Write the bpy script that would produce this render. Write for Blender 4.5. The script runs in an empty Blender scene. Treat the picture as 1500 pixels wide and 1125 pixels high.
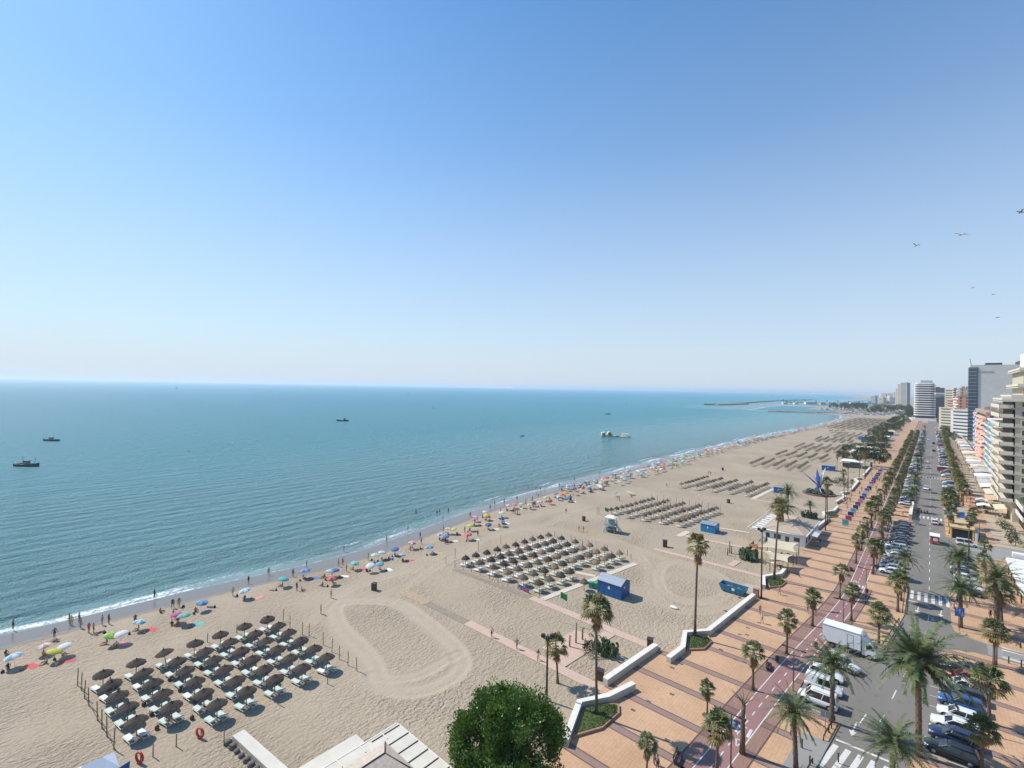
import bpy, math, random
import numpy as np
from mathutils import Vector, Matrix
HAZE = 0.00009
PI = math.pi
R = math.radians
SC = bpy.context.scene
COL = SC.collection
rng = random.Random(7)

# ---------------------------------------------------------------- camera geometry (surveyed from the photograph)
F = 690.0; CAMH = 40.0; YAW = R(41.7); ROLL = R(1.07); HY = 567.5
PITCH = math.atan2((HY-562.5)*math.cos(ROLL), F)
def G(px, py, z=0.0):
    """ground position seen at a photograph pixel, for a horizontal level z"""
    dx = px-750; dy = py-562.5
    c, s = math.cos(ROLL), math.sin(ROLL)
    x = dx*c+dy*s; y = -dx*s+dy*c
    fw = F*math.cos(PITCH)+y*math.sin(PITCH); up = -y*math.cos(PITCH)+F*math.sin(PITCH)
    t = (z-CAMH)/up; r = x*t; f = fw*t
    return (r*math.cos(YAW)-f*math.sin(YAW), r*math.sin(YAW)+f*math.cos(YAW))
def A1(x, y, z=0): return G(x/3.75, 850+y/3.75, z)
def A2(x, y, z=0): return G(300+x/3.75, 850+y/3.75, z)
def R5(x, y, z=0): return G(1150+x/4.09, 850+y/4.09, z)
def R4(x, y, z=0): return G(920+x/4.09, 850+y/4.09, z)
def Q3(x, y, z=0): return G(640+x/4.09, 850+y/4.09, z)
def R3(x, y, z=0): return G(1180+x/4.6875, 700+y/4.6875, z)
def B1(x, y, z=0): return G(640+x/5, 680+y/5, z)
def B2(x, y, z=0): return G(900+x/5, 680+y/5, z)
def S6(x, y, z=0): return G(380+x/4.6875, 700+y/4.6875, z)
def Z5(x, y, z=0): return G(700+x/7.5, 650+y/7.5, z)

cam = bpy.data.cameras.new('camera'); co = bpy.data.objects.new('camera', cam); COL.objects.link(co)
cam.sensor_width = 36; cam.lens = F/1500*36; cam.clip_start = 0.5; cam.clip_end = 60000
co.matrix_world = Matrix.Translation((0, 0, CAMH)) @ Matrix.Rotation(YAW, 4, 'Z') @ Matrix.Rotation(PI/2+PITCH, 4, 'X') @ Matrix.Rotation(ROLL, 4, 'Z')
SC.camera = co

# ---------------------------------------------------------------- light
SUN_EL = R(48.0); SUN_AZ_FROM = math.atan2(-3.6, -13.95)      # direction (x, y) towards the sun
sd = Vector((math.cos(SUN_AZ_FROM)*math.cos(SUN_EL), math.sin(SUN_AZ_FROM)*math.cos(SUN_EL), math.sin(SUN_EL)))
sl = bpy.data.lights.new('sun', 'SUN'); sl.energy = 4.4; sl.angle = R(0.5); sl.color = (1.0, 0.95, 0.86)
so = bpy.data.objects.new('sun', sl); COL.objects.link(so)
so.rotation_euler = sd.to_track_quat('Z', 'Y').to_euler()
W = bpy.data.worlds.new('World'); SC.world = W; W.use_nodes = True
nt = W.node_tree; nt.nodes.clear()
sky = nt.nodes.new('ShaderNodeTexSky'); sky.sky_type = 'NISHITA'; sky.sun_disc = False
sky.sun_elevation = SUN_EL; sky.sun_rotation = math.atan2(sd.x, sd.y)
sky.altitude = 40; sky.air_density = 1.0; sky.dust_density = 0.3; sky.ozone_density = 1.3
bg = nt.nodes.new('ShaderNodeBackground'); bg.inputs[1].default_value = 0.12
wo = nt.nodes.new('ShaderNodeOutputWorld')
hs = nt.nodes.new('ShaderNodeHueSaturation'); hs.inputs['Saturation'].default_value = 1.32; hs.inputs['Value'].default_value = 1.0
nt.links.new(sky.outputs[0], hs.inputs['Color'])
wtc = nt.nodes.new('ShaderNodeTexCoord'); wsx = nt.nodes.new('ShaderNodeSeparateXYZ'); nt.links.new(wtc.outputs['Generated'], wsx.inputs[0])
wr = nt.nodes.new('ShaderNodeValToRGB'); nt.links.new(wsx.outputs['Z'], wr.inputs[0])
wr.color_ramp.interpolation = 'B_SPLINE'
e_ = wr.color_ramp.elements; e_[0].position = 0.0; e_[0].color = (.96, .96, .96, 1); e_[1].position = 0.8; e_[1].color = (0, 0, 0, 1)
x_ = e_.new(0.10); x_.color = (.82, .82, .82, 1); x_ = e_.new(0.28); x_.color = (.50, .50, .50, 1); x_ = e_.new(0.45); x_.color = (.26, .26, .26, 1)
wm = nt.nodes.new('ShaderNodeMix'); wm.data_type = 'RGBA'; nt.links.new(wr.outputs[0], wm.inputs[0]); tn = nt.nodes.new('ShaderNodeMix'); tn.data_type = 'RGBA'; tn.blend_type = 'MULTIPLY'; tn.inputs[0].default_value = 1.0; nt.links.new(hs.outputs[0], tn.inputs[6]); tn.inputs[7].default_value = (0.90, 1.29, 1.33, 1); nt.links.new(tn.outputs[2], wm.inputs[6]); wm.inputs[7].default_value = (4.75, 5.3, 6.25, 1)
nt.links.new(wm.outputs[2], bg.inputs[0]); nt.links.new(bg.outputs[0], wo.inputs[0])
SC.view_settings.view_transform = 'Standard'; SC.view_settings.look = 'None'
SC.view_settings.exposure = 0.17; SC.view_settings.gamma = 1
try:
    SC.cycles.volume_bounces = 1; SC.cycles.max_bounces = 6; SC.cycles.transparent_max_bounces = 8
except Exception: pass

# ---------------------------------------------------------------- materials
MATS = {}
def mat(name, col, rough=0.8, var=0.0, vscale=1.0, bump=0.0, bscale=6.0, metal=0.0, coat=0.0, spec=0.5, trans=0.0):
    """plain surface with real colour variation and relief"""
    if name in MATS: return MATS[name]
    m = bpy.data.materials.new(name); m.use_nodes = True
    t = m.node_tree; b = t.nodes['Principled BSDF']
    b.inputs['Roughness'].default_value = rough; b.inputs['Metallic'].default_value = metal
    b.inputs['Specular IOR Level'].default_value = spec
    b.inputs['Coat Weight'].default_value = coat
    b.inputs['Base Color'].default_value = (*col, 1)
    tc = t.nodes.new('ShaderNodeTexCoord')
    if var > 0:
        n = t.nodes.new('ShaderNodeTexNoise'); n.inputs['Scale'].default_value = vscale; n.inputs['Detail'].default_value = 4
        t.links.new(tc.outputs['Object'], n.inputs['Vector'])
        r = t.nodes.new('ShaderNodeValToRGB')
        r.color_ramp.elements[0].position = 0.3; r.color_ramp.elements[1].position = 0.7
        r.color_ramp.elements[0].color = (*[max(0, c*(1-var)) for c in col], 1)
        r.color_ramp.elements[1].color = (*[min(1, c*(1+var)) for c in col], 1)
        t.links.new(n.outputs['Fac'], r.inputs[0]); t.links.new(r.outputs[0], b.inputs['Base Color'])
    if bump > 0:
        n2 = t.nodes.new('ShaderNodeTexNoise'); n2.inputs['Scale'].default_value = bscale; n2.inputs['Detail'].default_value = 3
        t.links.new(tc.outputs['Object'], n2.inputs['Vector'])
        bp = t.nodes.new('ShaderNodeBump'); bp.inputs['Strength'].default_value = bump; bp.inputs['Distance'].default_value = 0.1
        t.links.new(n2.outputs['Fac'], bp.inputs['Height']); t.links.new(bp.outputs[0], b.inputs['Normal'])
    if trans > 0:
        tr = t.nodes.new('ShaderNodeBsdfTranslucent'); tr.inputs[0].default_value = (*[min(1, c*1.3) for c in col], 1)
        mx = t.nodes.new('ShaderNodeMixShader'); mx.inputs[0].default_value = trans
        out = t.nodes['Material Output']
        t.links.new(b.outputs[0], mx.inputs[1]); t.links.new(tr.outputs[0], mx.inputs[2]); t.links.new(mx.outputs[0], out.inputs[0])
    MATS[name] = m; return m
class NG:
    """tiny node helper"""
    def __init__(s, name):
        s.m = bpy.data.materials.new(name); s.m.use_nodes = True; s.t = s.m.node_tree; s.b = s.t.nodes['Principled BSDF']
        s.tc = s.t.nodes.new('ShaderNodeTexCoord'); s.obj = s.tc.outputs['Object']
    def n(s, ty, **k):
        x = s.t.nodes.new(ty)
        for a, v in k.items(): setattr(x, a, v)
        return x
    def put(s, sock, v):
        if hasattr(v, 'links') or isinstance(v, bpy.types.NodeSocket): s.t.links.new(v, sock)
        else: sock.default_value = v
    def math(s, op, a, b=0.0, clamp=False):
        x = s.n('ShaderNodeMath', operation=op); x.use_clamp = clamp
        s.put(x.inputs[0], a); s.put(x.inputs[1], b); return x.outputs[0]
    def noise(s, scale, detail=3, vec=None, rough=0.5, out='Fac'):
        x = s.n('ShaderNodeTexNoise'); x.inputs['Scale'].default_value = scale; x.inputs['Detail'].default_value = detail
        x.inputs['Roughness'].default_value = rough
        s.t.links.new(vec or s.obj, x.inputs['Vector']); return x.outputs[out]
    def ramp(s, fac, pts):
        x = s.n('ShaderNodeValToRGB'); e = x.color_ramp.elements
        while len(e) > len(pts): e.remove(e[-1])
        while len(e) < len(pts): e.new(0.5)
        for i, (p, c) in enumerate(pts):
            e[i].position = p; e[i].color = (*c, 1) if not isinstance(c, (int, float)) else (c, c, c, 1)
        s.t.links.new(fac, x.inputs[0]); return x.outputs[0]
    def mix(s, fac, a, b):
        x = s.n('ShaderNodeMix', data_type='RGBA'); s.put(x.inputs[0], fac)
        for k, v in ((6, a), (7, b)):
            s.put(x.inputs[k], (*v, 1) if isinstance(v, tuple) and len(v) == 3 else v)
        return x.outputs[2]
    def attr(s, name):
        x = s.n('ShaderNodeAttribute', attribute_name=name); return x.outputs['Fac']
    def xyz(s):
        x = s.n('ShaderNodeSeparateXYZ'); s.t.links.new(s.obj, x.inputs[0]); return x.outputs
    def bump(s, h, strength=1.0, dist=0.1, normal=None):
        x = s.n('ShaderNodeBump'); s.put(x.inputs['Strength'], strength); x.inputs['Distance'].default_value = dist
        s.t.links.new(h, x.inputs['Height'])
        if normal: s.t.links.new(normal, x.inputs['Normal'])
        return x.outputs[0]
    def mapping(s, scale=(1, 1, 1), rot=(0, 0, 0)):
        x = s.n('ShaderNodeMapping'); x.inputs['Scale'].default_value = scale; x.inputs['Rotation'].default_value = rot
        s.t.links.new(s.obj, x.inputs[0]); return x.outputs[0]

# ---------------------------------------------------------------- mesh helpers
class MB:
    def __init__(s): s.v = []; s.f = []; s.m = []; s.s = []
    def face(s, pts, m=0, sm=False):
        i = len(s.v); s.v += [tuple(p) for p in pts]; s.f.append(tuple(range(i, i+len(pts)))); s.m.append(m); s.s.append(sm); return s
    def box(s, c, d, m=0, rz=0.0, taper=1.0):
        cx, cy, cz = c; x, y, z = d[0]/2, d[1]/2, d[2]/2; i = len(s.v); ca, sa = math.cos(rz), math.sin(rz)
        for dz, t in ((-z, 1.0), (z, taper)):
            for dx, dy in ((-x, -y), (x, -y), (x, y), (-x, y)):
                dx *= t; dy *= t
                s.v.append((cx+dx*ca-dy*sa, cy+dx*sa+dy*ca, cz+dz))
        for q in ((3, 2, 1, 0), (4, 5, 6, 7), (0, 1, 5, 4), (1, 2, 6, 5), (2, 3, 7, 6), (3, 0, 4, 7)):
            s.f.append(tuple(i+k for k in q)); s.m.append(m); s.s.append(False)
        return s
    def prism(s, poly, z0, z1, m=0, mside=None, bottom=False):
        a = sum(poly[k][0]*poly[(k+1) % len(poly)][1]-poly[(k+1) % len(poly)][0]*poly[k][1] for k in range(len(poly)))
        if a < 0: poly = poly[::-1]
        n = len(poly); i = len(s.v)
        s.v += [(p[0], p[1], z0) for p in poly]+[(p[0], p[1], z1) for p in poly]
        s.f.append(tuple(range(i+n, i+2*n))); s.m.append(m); s.s.append(False)
        if bottom: s.f.append(tuple(range(i+n-1, i-1, -1))); s.m.append(m); s.s.append(False)
        for k in range(n):
            k2 = (k+1) % n; s.f.append((i+k, i+k2, i+n+k2, i+n+k)); s.m.append(m if mside is None else mside); s.s.append(False)
        return s
    def loft(s, rings, m=0, caps=True, sm=True, close=True):
        n = len(rings[0]); i = len(s.v)
        for r in rings: s.v += [tuple(p) for p in r]
        for a in range(len(rings)-1):
            for k in range(n if close else n-1):
                k2 = (k+1) % n
                s.f.append((i+a*n+k, i+a*n+k2, i+(a+1)*n+k2, i+(a+1)*n+k)); s.m.append(m); s.s.append(sm)
        if caps:
            s.f.append(tuple(i+k for k in range(n-1, -1, -1))); s.m.append(m); s.s.append(False)
            l = i+(len(rings)-1)*n
            s.f.append(tuple(l+k for k in range(n))); s.m.append(m); s.s.append(False)
        return s
    def tube(s, pts, r, n=8, m=0, caps=True, sm=True):
        pts = [Vector(p) for p in pts]; rr = r if isinstance(r, (list, tuple)) else [r]*len(pts)
        rings = []; up = None
        for k, p in enumerate(pts):
            d = (pts[min(k+1, len(pts)-1)]-pts[max(k-1, 0)]).normalized()
            if up is None:
                up = Vector((0, 0, 1)) if abs(d.z) < 0.9 else Vector((1, 0, 0))
            a = d.cross(up).normalized(); b = d.cross(a).normalized(); up = -b if False else up
            rings.append([p+(a*math.cos(2*PI*j/n)+b*math.sin(2*PI*j/n))*rr[k] for j in range(n)])
        return s.loft(rings, m, caps, sm)
    def lathe(s, prof, n=16, m=0, c=(0, 0, 0), caps=False, sm=True):
        return s.loft([[(c[0]+r*math.cos(2*PI*j/n), c[1]+r*math.sin(2*PI*j/n), c[2]+z) for j in range(n)] for r, z in prof], m, caps, sm)
    def build(s, name, mats, parent=None, loc=None):
        me = bpy.data.meshes.new(name); me.from_pydata(s.v, [], s.f)
        for x in (mats if isinstance(mats, (list, tuple)) else [mats]): me.materials.append(x)
        if len(me.materials) > 1: me.polygons.foreach_set('material_index', s.m)
        me.polygons.foreach_set('use_smooth', s.s); me.update()
        o = bpy.data.objects.new(name, me); COL.objects.link(o)
        if parent is not None: o.parent = parent
        if loc is not None: o.location = loc
        return o
SEEN = {}
def tag(o, label, cat, group=None, kind=None, shared=False):
    if label:
        if label in SEEN and not shared: print('DUPLABEL', label)
        if len(label.split()) > 16 or len(label.split()) < 4: print('LABELLEN', label)
        SEEN[label] = 1; o['label'] = label
    if cat: o['category'] = cat
    if group: o['group'] = group
    if kind: o['kind'] = kind
    return o
def empty(name, label, cat, loc=(0, 0, 0), rz=0.0, group=None, sc=1.0):
    o = bpy.data.objects.new(name, None); COL.objects.link(o); o.location = loc; o.rotation_euler = (0, 0, rz); o.scale = (sc, sc, sc)
    o.empty_display_size = 0.2
    return tag(o, label, cat, group)
def struct(o): o['kind'] = 'structure'; return o
def kids(o): return [c for c in o.children]
def dup(src, loc, rz=0.0, label=None, cat=None, group=None, sc=None, mats=None):
    """copy a thing with its parts; mats = {slot: material} given to every mesh that has an object-linked slot"""
    def cp(o, par):
        c = o.copy(); COL.objects.link(c)
        if par is not None: c.parent = par
        if mats and c.type == 'MESH':
            for i, sl_ in enumerate(c.material_slots):
                key = o.get('slots', '')
                k = key.split(',')[i] if key and i < len(key.split(',')) else ''
                if k and k in mats: sl_.link = 'OBJECT'; sl_.material = mats[k]
        for g in kids(o): cp(g, c)
        return c
    r = cp(src, None); r.location = loc; r.rotation_euler = (0, 0, rz)
    if sc is not None: r.scale = (sc, sc, sc) if not isinstance(sc, tuple) else sc
    tag(r, label, cat, group)
    return r
PROTO = []
def proto(o): PROTO.append(o); return o
def drop_protos():
    def rm(o):
        for c in kids(o): rm(c)
        bpy.data.objects.remove(o)
    for o in PROTO: rm(o)
ONES = ['', 'first', 'second', 'third', 'fourth', 'fifth', 'sixth', 'seventh', 'eighth', 'ninth', 'tenth', 'eleventh', 'twelfth', 'thirteenth', 'fourteenth', 'fifteenth', 'sixteenth', 'seventeenth', 'eighteenth', 'nineteenth']
TENS = {2: ('twentieth', 'twenty'), 3: ('thirtieth', 'thirty'), 4: ('fortieth', 'forty'), 5: ('fiftieth', 'fifty'), 6: ('sixtieth', 'sixty'), 7: ('seventieth', 'seventy'), 8: ('eightieth', 'eighty'), 9: ('ninetieth', 'ninety')}
def nth(i):
    if i < 20: return ONES[i]
    if i >= 100: return 'hundred-and-'+nth(i-100) if i > 100 else 'hundredth'
    t, o = divmod(i, 10)
    return TENS[t][0] if o == 0 else TENS[t][1]+'-'+ONES[o]
# ---------------------------------------------------------------- shoreline
SH = [(-300, -104), (-50, -103), (2, -102.4), (14, -101.6), (28, -100.4), (37, -99.3), (49, -97.3), (64, -97.3), (81, -100.3), (103, -104.7), (124, -106.5), (167, -109.5), (215, -109.6), (281, -111.8), (357, -111.8), (489, -110), (670, -102), (850, -101), (960, -105.7), (1060, -118), (1110, -150), (1150, -300), (1400, -330)]
def shore(Y):
    return float(np.interp(Y, [p[0] for p in SH], [p[1] for p in SH]))
WL = -0.45                       # sea level below the promenade

# near tractor tracks in the sand: centre lines (metres) and widths
def seg_dist(X, Y, pts, closed=False):
    d = np.full(X.shape, 1e9)
    n = len(pts); rng_ = range(n if closed else n-1)
    for i in rng_:
        ax, ay = pts[i]; bx, by = pts[(i+1) % n]
        vx, vy = bx-ax, by-ay; L = vx*vx+vy*vy+1e-9
        t = np.clip(((X-ax)*vx+(Y-ay)*vy)/L, 0, 1)
        d = np.minimum(d, np.hypot(X-ax-t*vx, Y-ay-t*vy))
    return d
def smooth_path(p, k=3, closed=False):
    p = [tuple(q) for q in p]
    for _ in range(k):
        q = []
        n = len(p)
        for i in range(n if closed else n-1):
            a = p[i]; b = p[(i+1) % n]
            q += [(a[0]*.75+b[0]*.25, a[1]*.75+b[1]*.25), (a[0]*.25+b[0]*.75, a[1]*.25+b[1]*.75)]
        p = q if closed else [p[0]]+q+[p[-1]]
    return p
loop_c = smooth_path([A2(*p) for p in [(700, 150), (720, 250), (830, 350), (930, 460), (940, 560), (1080, 620), (1260, 590), (1400, 500), (1410, 420), (1330, 330), (1200, 220), (1060, 120), (900, 110), (760, 110)]], 3, True)
cut_c = smooth_path([A2(*p) for p in [(920, 520), (1040, 545), (1180, 520), (1300, 450), (1400, 400)]], 3)
loop2 = smooth_path([B2(*p) for p in [(300, 800), (380, 700), (600, 740), (800, 830), (830, 930), (700, 1010), (480, 1010), (330, 920)]], 3, True)
tracks = [(loop_c, 1.7, True, .85), (cut_c, 1.3, False, .8),
          (smooth_path([A2(*p) for p in [(580, 230), (640, 170), (760, 60), (900, 10), (1050, -40), (1180, -60)]]), 1.3, False, .38),
          (smooth_path([B1(*p) for p in [(-60, 560), (150, 470), (600, 400), (900, 330), (1250, 240), (1500, 180)]]), 2.3, False, .38),
          (smooth_path([B1(*p) for p in [(80, 700), (300, 560), (560, 480), (820, 450), (1000, 330), (1300, 280)]]), 1.5, False, .38),
          (smooth_path([B1(*p) for p in [(700, 480), (900, 470), (1080, 540), (1250, 560), (1450, 600), (1500, 700)]]), 1.4, False, .38),
          (smooth_path([S6(*p) for p in [(600, 860), (1000, 760), (1200, 600), (1480, 480)]]), 1.6, False, .38),
          (smooth_path([S6(*p) for p in [(900, 860), (1040, 700), (1160, 620)]]), 1.0, False, .38),
          (loop2, 1.5, True, .6),
          (smooth_path([B2(*p) for p in [(130, 640), (260, 760), (240, 900), (330, 1030), (560, 1090), (800, 1040), (960, 900)]]), 1.6, False, .38),
          (smooth_path([B2(*p) for p in [(20, 560), (250, 660), (500, 740), (700, 830), (960, 900)]]), 1.3, False, .38)]
GX = smooth_path  # keep the name short for later use

def sand_grid(ys, us, fine):
    """us = distance inland from the top of the wet strip"""
    Y, U = np.meshgrid(ys, us, indexing='ij')
    SX = np.interp(Y, [p[0] for p in SH], [p[1] for p in SH])
    X = SX+U*(-24.0-SX)/(78.0)*1.0
    X = np.where(U < 0, SX+U, SX+U*(-23.5-SX)/78.0)
    dd = X-SX
    Z = np.where(dd > 0, np.minimum(0.0, -0.05+dd*0.02), -0.05+dd*0.066)
    track = np.zeros(X.shape); ridge = np.zeros(X.shape)
    if fine:
        for pts, w, cl, q_ in tracks:
            d = seg_dist(X, Y, pts[::2], cl)
            track = np.maximum(track, q_*np.clip((w-d)/0.5+0.5, 0, 1))
            ridge += q_*(0.08*np.exp(-((d-w)/0.26)**2)-0.07*np.exp(-((d-w*.5)/0.22)**2))
            ridge -= q_*0.03*np.clip((w-d)/0.4, 0, 1)
        rs = np.random.RandomState(3)
        lump = rs.rand(*X.shape)*0.035
        Z = Z+np.where(dd > 1.5, ridge+lump*(1-track), 0)
    else:
        rs = np.random.RandomState(4); Z = Z+np.where(dd > 1.5, rs.rand(*X.shape)*0.04, 0)
    wet = np.clip((1.0-dd)/2.2, 0, 1)
    return X, Y, Z, track, wet
def grid_mesh(name, X, Y, Z, attrs, material, smooth=True):
    ny, nx = X.shape
    co_ = np.stack([X, Y, Z], -1).reshape(-1, 3)
    idx = np.arange(ny*nx).reshape(ny, nx)
    q = np.stack([idx[:-1, :-1], idx[:-1, 1:], idx[1:, 1:], idx[1:, :-1]], -1).reshape(-1, 4)
    me = bpy.data.meshes.new(name)
    me.vertices.add(len(co_)); me.vertices.foreach_set('co', co_.ravel().astype(np.float32))
    me.loops.add(q.size); me.loops.foreach_set('vertex_index', q.ravel().astype(np.int32))
    me.polygons.add(len(q)); me.polygons.foreach_set('loop_start', np.arange(0, q.size, 4, dtype=np.int32))
    me.update(calc_edges=True)
    me.polygons.foreach_set('use_smooth', np.full(len(q), smooth))
    for k, a in attrs.items():
        at = me.attributes.new(k, 'FLOAT', 'POINT'); at.data.foreach_set('value', a.ravel().astype(np.float32))
    me.materials.append(material); me.validate()
    n = np.zeros(3); me.update()
    o = bpy.data.objects.new(name, me); COL.objects.link(o); return o

g = NG('sand')
tr = g.attr('track'); wet = g.attr('wet')
big = g.noise(0.05, 4); mid = g.noise(0.6, 4); fine_ = g.noise(3.2, 4, rough=0.65)
dry = g.mix(g.ramp(big, [(0.35, 0.0), (0.65, 1.0)]), (0.385, 0.31, 0.222), (0.44, 0.36, 0.262))
dry = g.mix(g.math('MULTIPLY', g.ramp(fine_, [(0.38, 1.0), (0.6, 0.0)]), 0.35), dry, (0.25, 0.185, 0.125))
dry = g.mix(tr, dry, (0.43, 0.35, 0.258))
wcol = g.mix(g.ramp(g.math('ADD', wet, g.math('MULTIPLY', g.math('SUBTRACT', mid, 0.5), 0.35)), [(0.0, 0.0), (0.35, 0.6), (0.8, 1.0)]), dry, (0.19, 0.165, 0.145))
g.put(g.b.inputs['Base Color'], wcol)
g.put(g.b.inputs['Roughness'], g.ramp(wet, [(0.4, 0.92), (0.9, 0.22)]))
vor = g.n('ShaderNodeTexVoronoi'); vor.feature = 'SMOOTH_F1'; vor.inputs['Scale'].default_value = 2.7
nv = g.n('ShaderNodeVectorMath', operation='ADD'); g.t.links.new(g.mapping((1.0, 0.55, 1), (0, 0, 0.9)), nv.inputs[0])
sc_ = g.n('ShaderNodeVectorMath', operation='SCALE'); g.t.links.new(g.noise(1.1, 2, out='Color'), sc_.inputs[0]); sc_.inputs['Scale'].default_value = 0.9
g.t.links.new(sc_.outputs[0], nv.inputs[1]); g.t.links.new(nv.outputs[0], vor.inputs['Vector'])
hgt = g.math('ADD', g.math('MULTIPLY', vor.outputs['Distance'], 1.0), g.math('MULTIPLY', fine_, 0.8))
st = g.math('MULTIPLY', g.math('SUBTRACT', 1.0, g.math('MULTIPLY', tr, 0.85)), g.math('SUBTRACT', 1.0, wet), True)
g.put(g.b.inputs['Normal'], g.bump(hgt, g.math('MULTIPLY', st, g.ramp(g.noise(0.09, 3), [(0.35, 0.3), (0.65, 1.0)])), 0.30))
g.b.inputs['Specular IOR Level'].default_value = 0.25
M_sand = g.m

ys = np.arange(-30, 140, 0.33)
us = np.concatenate([[-60, -40, -28, -20, -15, -12, -10, -8, -6, -4.5, -3, -2, -1], np.arange(0, 78.01, 0.36)])
X, Y, Z, T, Wt = sand_grid(ys, us, True)
o = struct(grid_mesh('beach_sand', X, Y, Z, {'track': T, 'wet': Wt}, M_sand)); tag(o, 'pale footprint-covered sand of the near beach with tractor tracks', None)
ys2 = np.concatenate([np.arange(139.67, 400, 1.2), np.arange(400, 1140, 6.0)])
us2 = np.concatenate([[-60, -30, -15, -10, -6, -3, -1], np.arange(0, 78.01, 1.0)])
X, Y, Z, T, Wt = sand_grid(ys2, us2, False)
o = struct(grid_mesh('beach_sand', X, Y, Z, {'track': T*0, 'wet': Wt}, M_sand)); tag(o, 'long far stretch of beach sand curving to the harbour', None)

# ---------------------------------------------------------------- sea
g = NG('sea_water')
s_ = g.attr('sd')
nz = g.noise(0.16, 3)
dep = g.math('DIVIDE', g.math('ADD', s_, g.math('MULTIPLY', g.math('SUBTRACT', g.noise(0.012, 3, vec=g.mapping((0.4, 1, 1))), 0.5), 60)), 900.0, True)
col = g.ramp(dep, [(0.0, (0.13, 0.19, 0.185)), (0.014, (0.15, 0.35, 0.36)), (0.07, (0.13, 0.385, 0.42)), (0.3, (0.11, 0.37, 0.44)), (1.0, (0.11, 0.34, 0.45))])
# breaking foam: a line at the edge of the water and shorter lines farther out
wob = g.math('MULTIPLY', g.math('SUBTRACT', g.noise(0.045, 2, vec=g.mapping((0.15, 1, 1))), 0.5), 6.0)
sw = g.math('ADD', s_, wob)
fn = g.noise(1.3, 5, rough=0.7)
def line(center, width, gate_scale, lo, hi):
    d = g.math('ABSOLUTE', g.math('SUBTRACT', sw, center))
    a = g.math('SUBTRACT', 1.0, g.math('DIVIDE', d, width), True)
    gate = g.ramp(g.noise(gate_scale, 1, vec=g.mapping((0.1, 1, 1), (0, 0, center))), [(lo, 0.0), (hi, 1.0)])
    return g.math('MULTIPLY', g.math('MULTIPLY', a, gate), g.ramp(fn, [(0.40, 0.0), (0.56, 0.9)]))
foam = g.math('MAXIMUM', line(8.2, 1.3, 0.03, 0.44, 0.54), g.math('MAXIMUM', line(6.8, 0.5, 0.05, 0.50, 0.58), line(12.5, 0.9, 0.03, 0.52, 0.6)))
edge = g.math('MULTIPLY', g.math('SUBTRACT', 1.0, g.math('DIVIDE', g.math('ABSOLUTE', g.math('SUBTRACT', g.math('ADD', s_, g.math('MULTIPLY', wob, 0.1)), 6.5)), 0.3), True), g.ramp(fn, [(0.45, 0.0), (0.65, 0.45)]))
foam = g.math('MINIMUM', g.math('MULTIPLY', g.math('MAXIMUM', foam, edge), 1.5), 1.0)
# shallow swash: wet sand shows through
sh_ = g.ramp(g.math('DIVIDE', sw, 20.0, True), [(0.35, (0.21, 0.20, 0.19)), (0.7, (0.125, 0.23, 0.225))])
col = g.mix(g.math('SUBTRACT', 1.0, g.math('DIVIDE', sw, 17.0, True), True), col, sh_)
col = g.mix(foam, col, (0.8, 0.82, 0.82))
g.put(g.b.inputs['Base Color'], col)
g.put(g.b.inputs['Roughness'], g.mix(foam, g.ramp(g.math('DIVIDE', s_, 1200.0, True), [(0.0, 0.12), (0.08, 0.22), (0.18, 0.42), (1.0, 0.56)]), (0.7, 0.7, 0.7)))
g.b.inputs['IOR'].default_value = 1.33; g.b.inputs['Specular IOR Level'].default_value = 0.5
w1 = g.noise(0.09, 4, vec=g.mapping((1.6, 0.55, 1), (0, 0, R(-8))), rough=0.6)
w2 = g.noise(0.5, 5, vec=g.mapping((1.3, 0.6, 1), (0, 0, R(20))), rough=0.65)
wv = g.n('ShaderNodeTexWave'); wv.inputs['Scale'].default_value = 0.055; wv.inputs['Distortion'].default_value = 7; wv.inputs['Detail'].default_value = 3; wv.inputs['Detail Scale'].default_value = 0.7
g.t.links.new(g.mapping((1, 0.25, 1), (0, 0, R(5))), wv.inputs['Vector'])
nearshore = g.ramp(g.math('DIVIDE', s_, 260.0, True), [(0.0, 0.1), (0.05, 0.5), (0.25, 1.0), (1.0, 0.12)])
h = g.math('ADD', g.math('ADD', g.math('MULTIPLY', w1, 3.4), g.math('ADD', g.math('MULTIPLY', w2, 2.5), g.math('MULTIPLY', g.noise(2.2, 2), 0.85))), g.math('MULTIPLY', g.math('MULTIPLY', wv.outputs['Fac'], nearshore), 0.75))
calm = g.ramp(g.math('DIVIDE', sw, 20.0, True), [(0.35, 0.12), (0.7, 1.0)])
g.put(g.b.inputs['Normal'], g.bump(h, calm, 1.9))
M_sea = g.m
sY = np.concatenate([[-20000, -8000, -3000, -1200, -500, -250], np.arange(-120, 240, 3.0), np.arange(240, 1160, 12.0), [1200, 1300, 1400, 1700, 2200, 3000, 5000, 9000, 16000, 30000]])
sS = np.concatenate([[0, 1, 2, 3, 4, 5, 6, 7, 8, 9, 10, 12, 14, 17, 20, 25, 30, 40, 55, 75, 100, 150, 250, 400, 700, 1200, 2500, 5000, 10000, 20000, 38000]])
YY, SS = np.meshgrid(sY, sS, indexing='ij')
SX = np.interp(YY, [p[0] for p in SH], [p[1] for p in SH])
XX = SX-SS
# the sea also fills in behind the curved bay
o = struct(grid_mesh('sea_water', XX[:, ::-1], YY[:, ::-1], np.full(XX.shape, WL)+0.12*np.exp(-SS/3.0)*0-0.0, {'sd': SS[:, ::-1]}, M_sea))
tag(o, 'blue green sea with small waves and a foam line', None)

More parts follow.
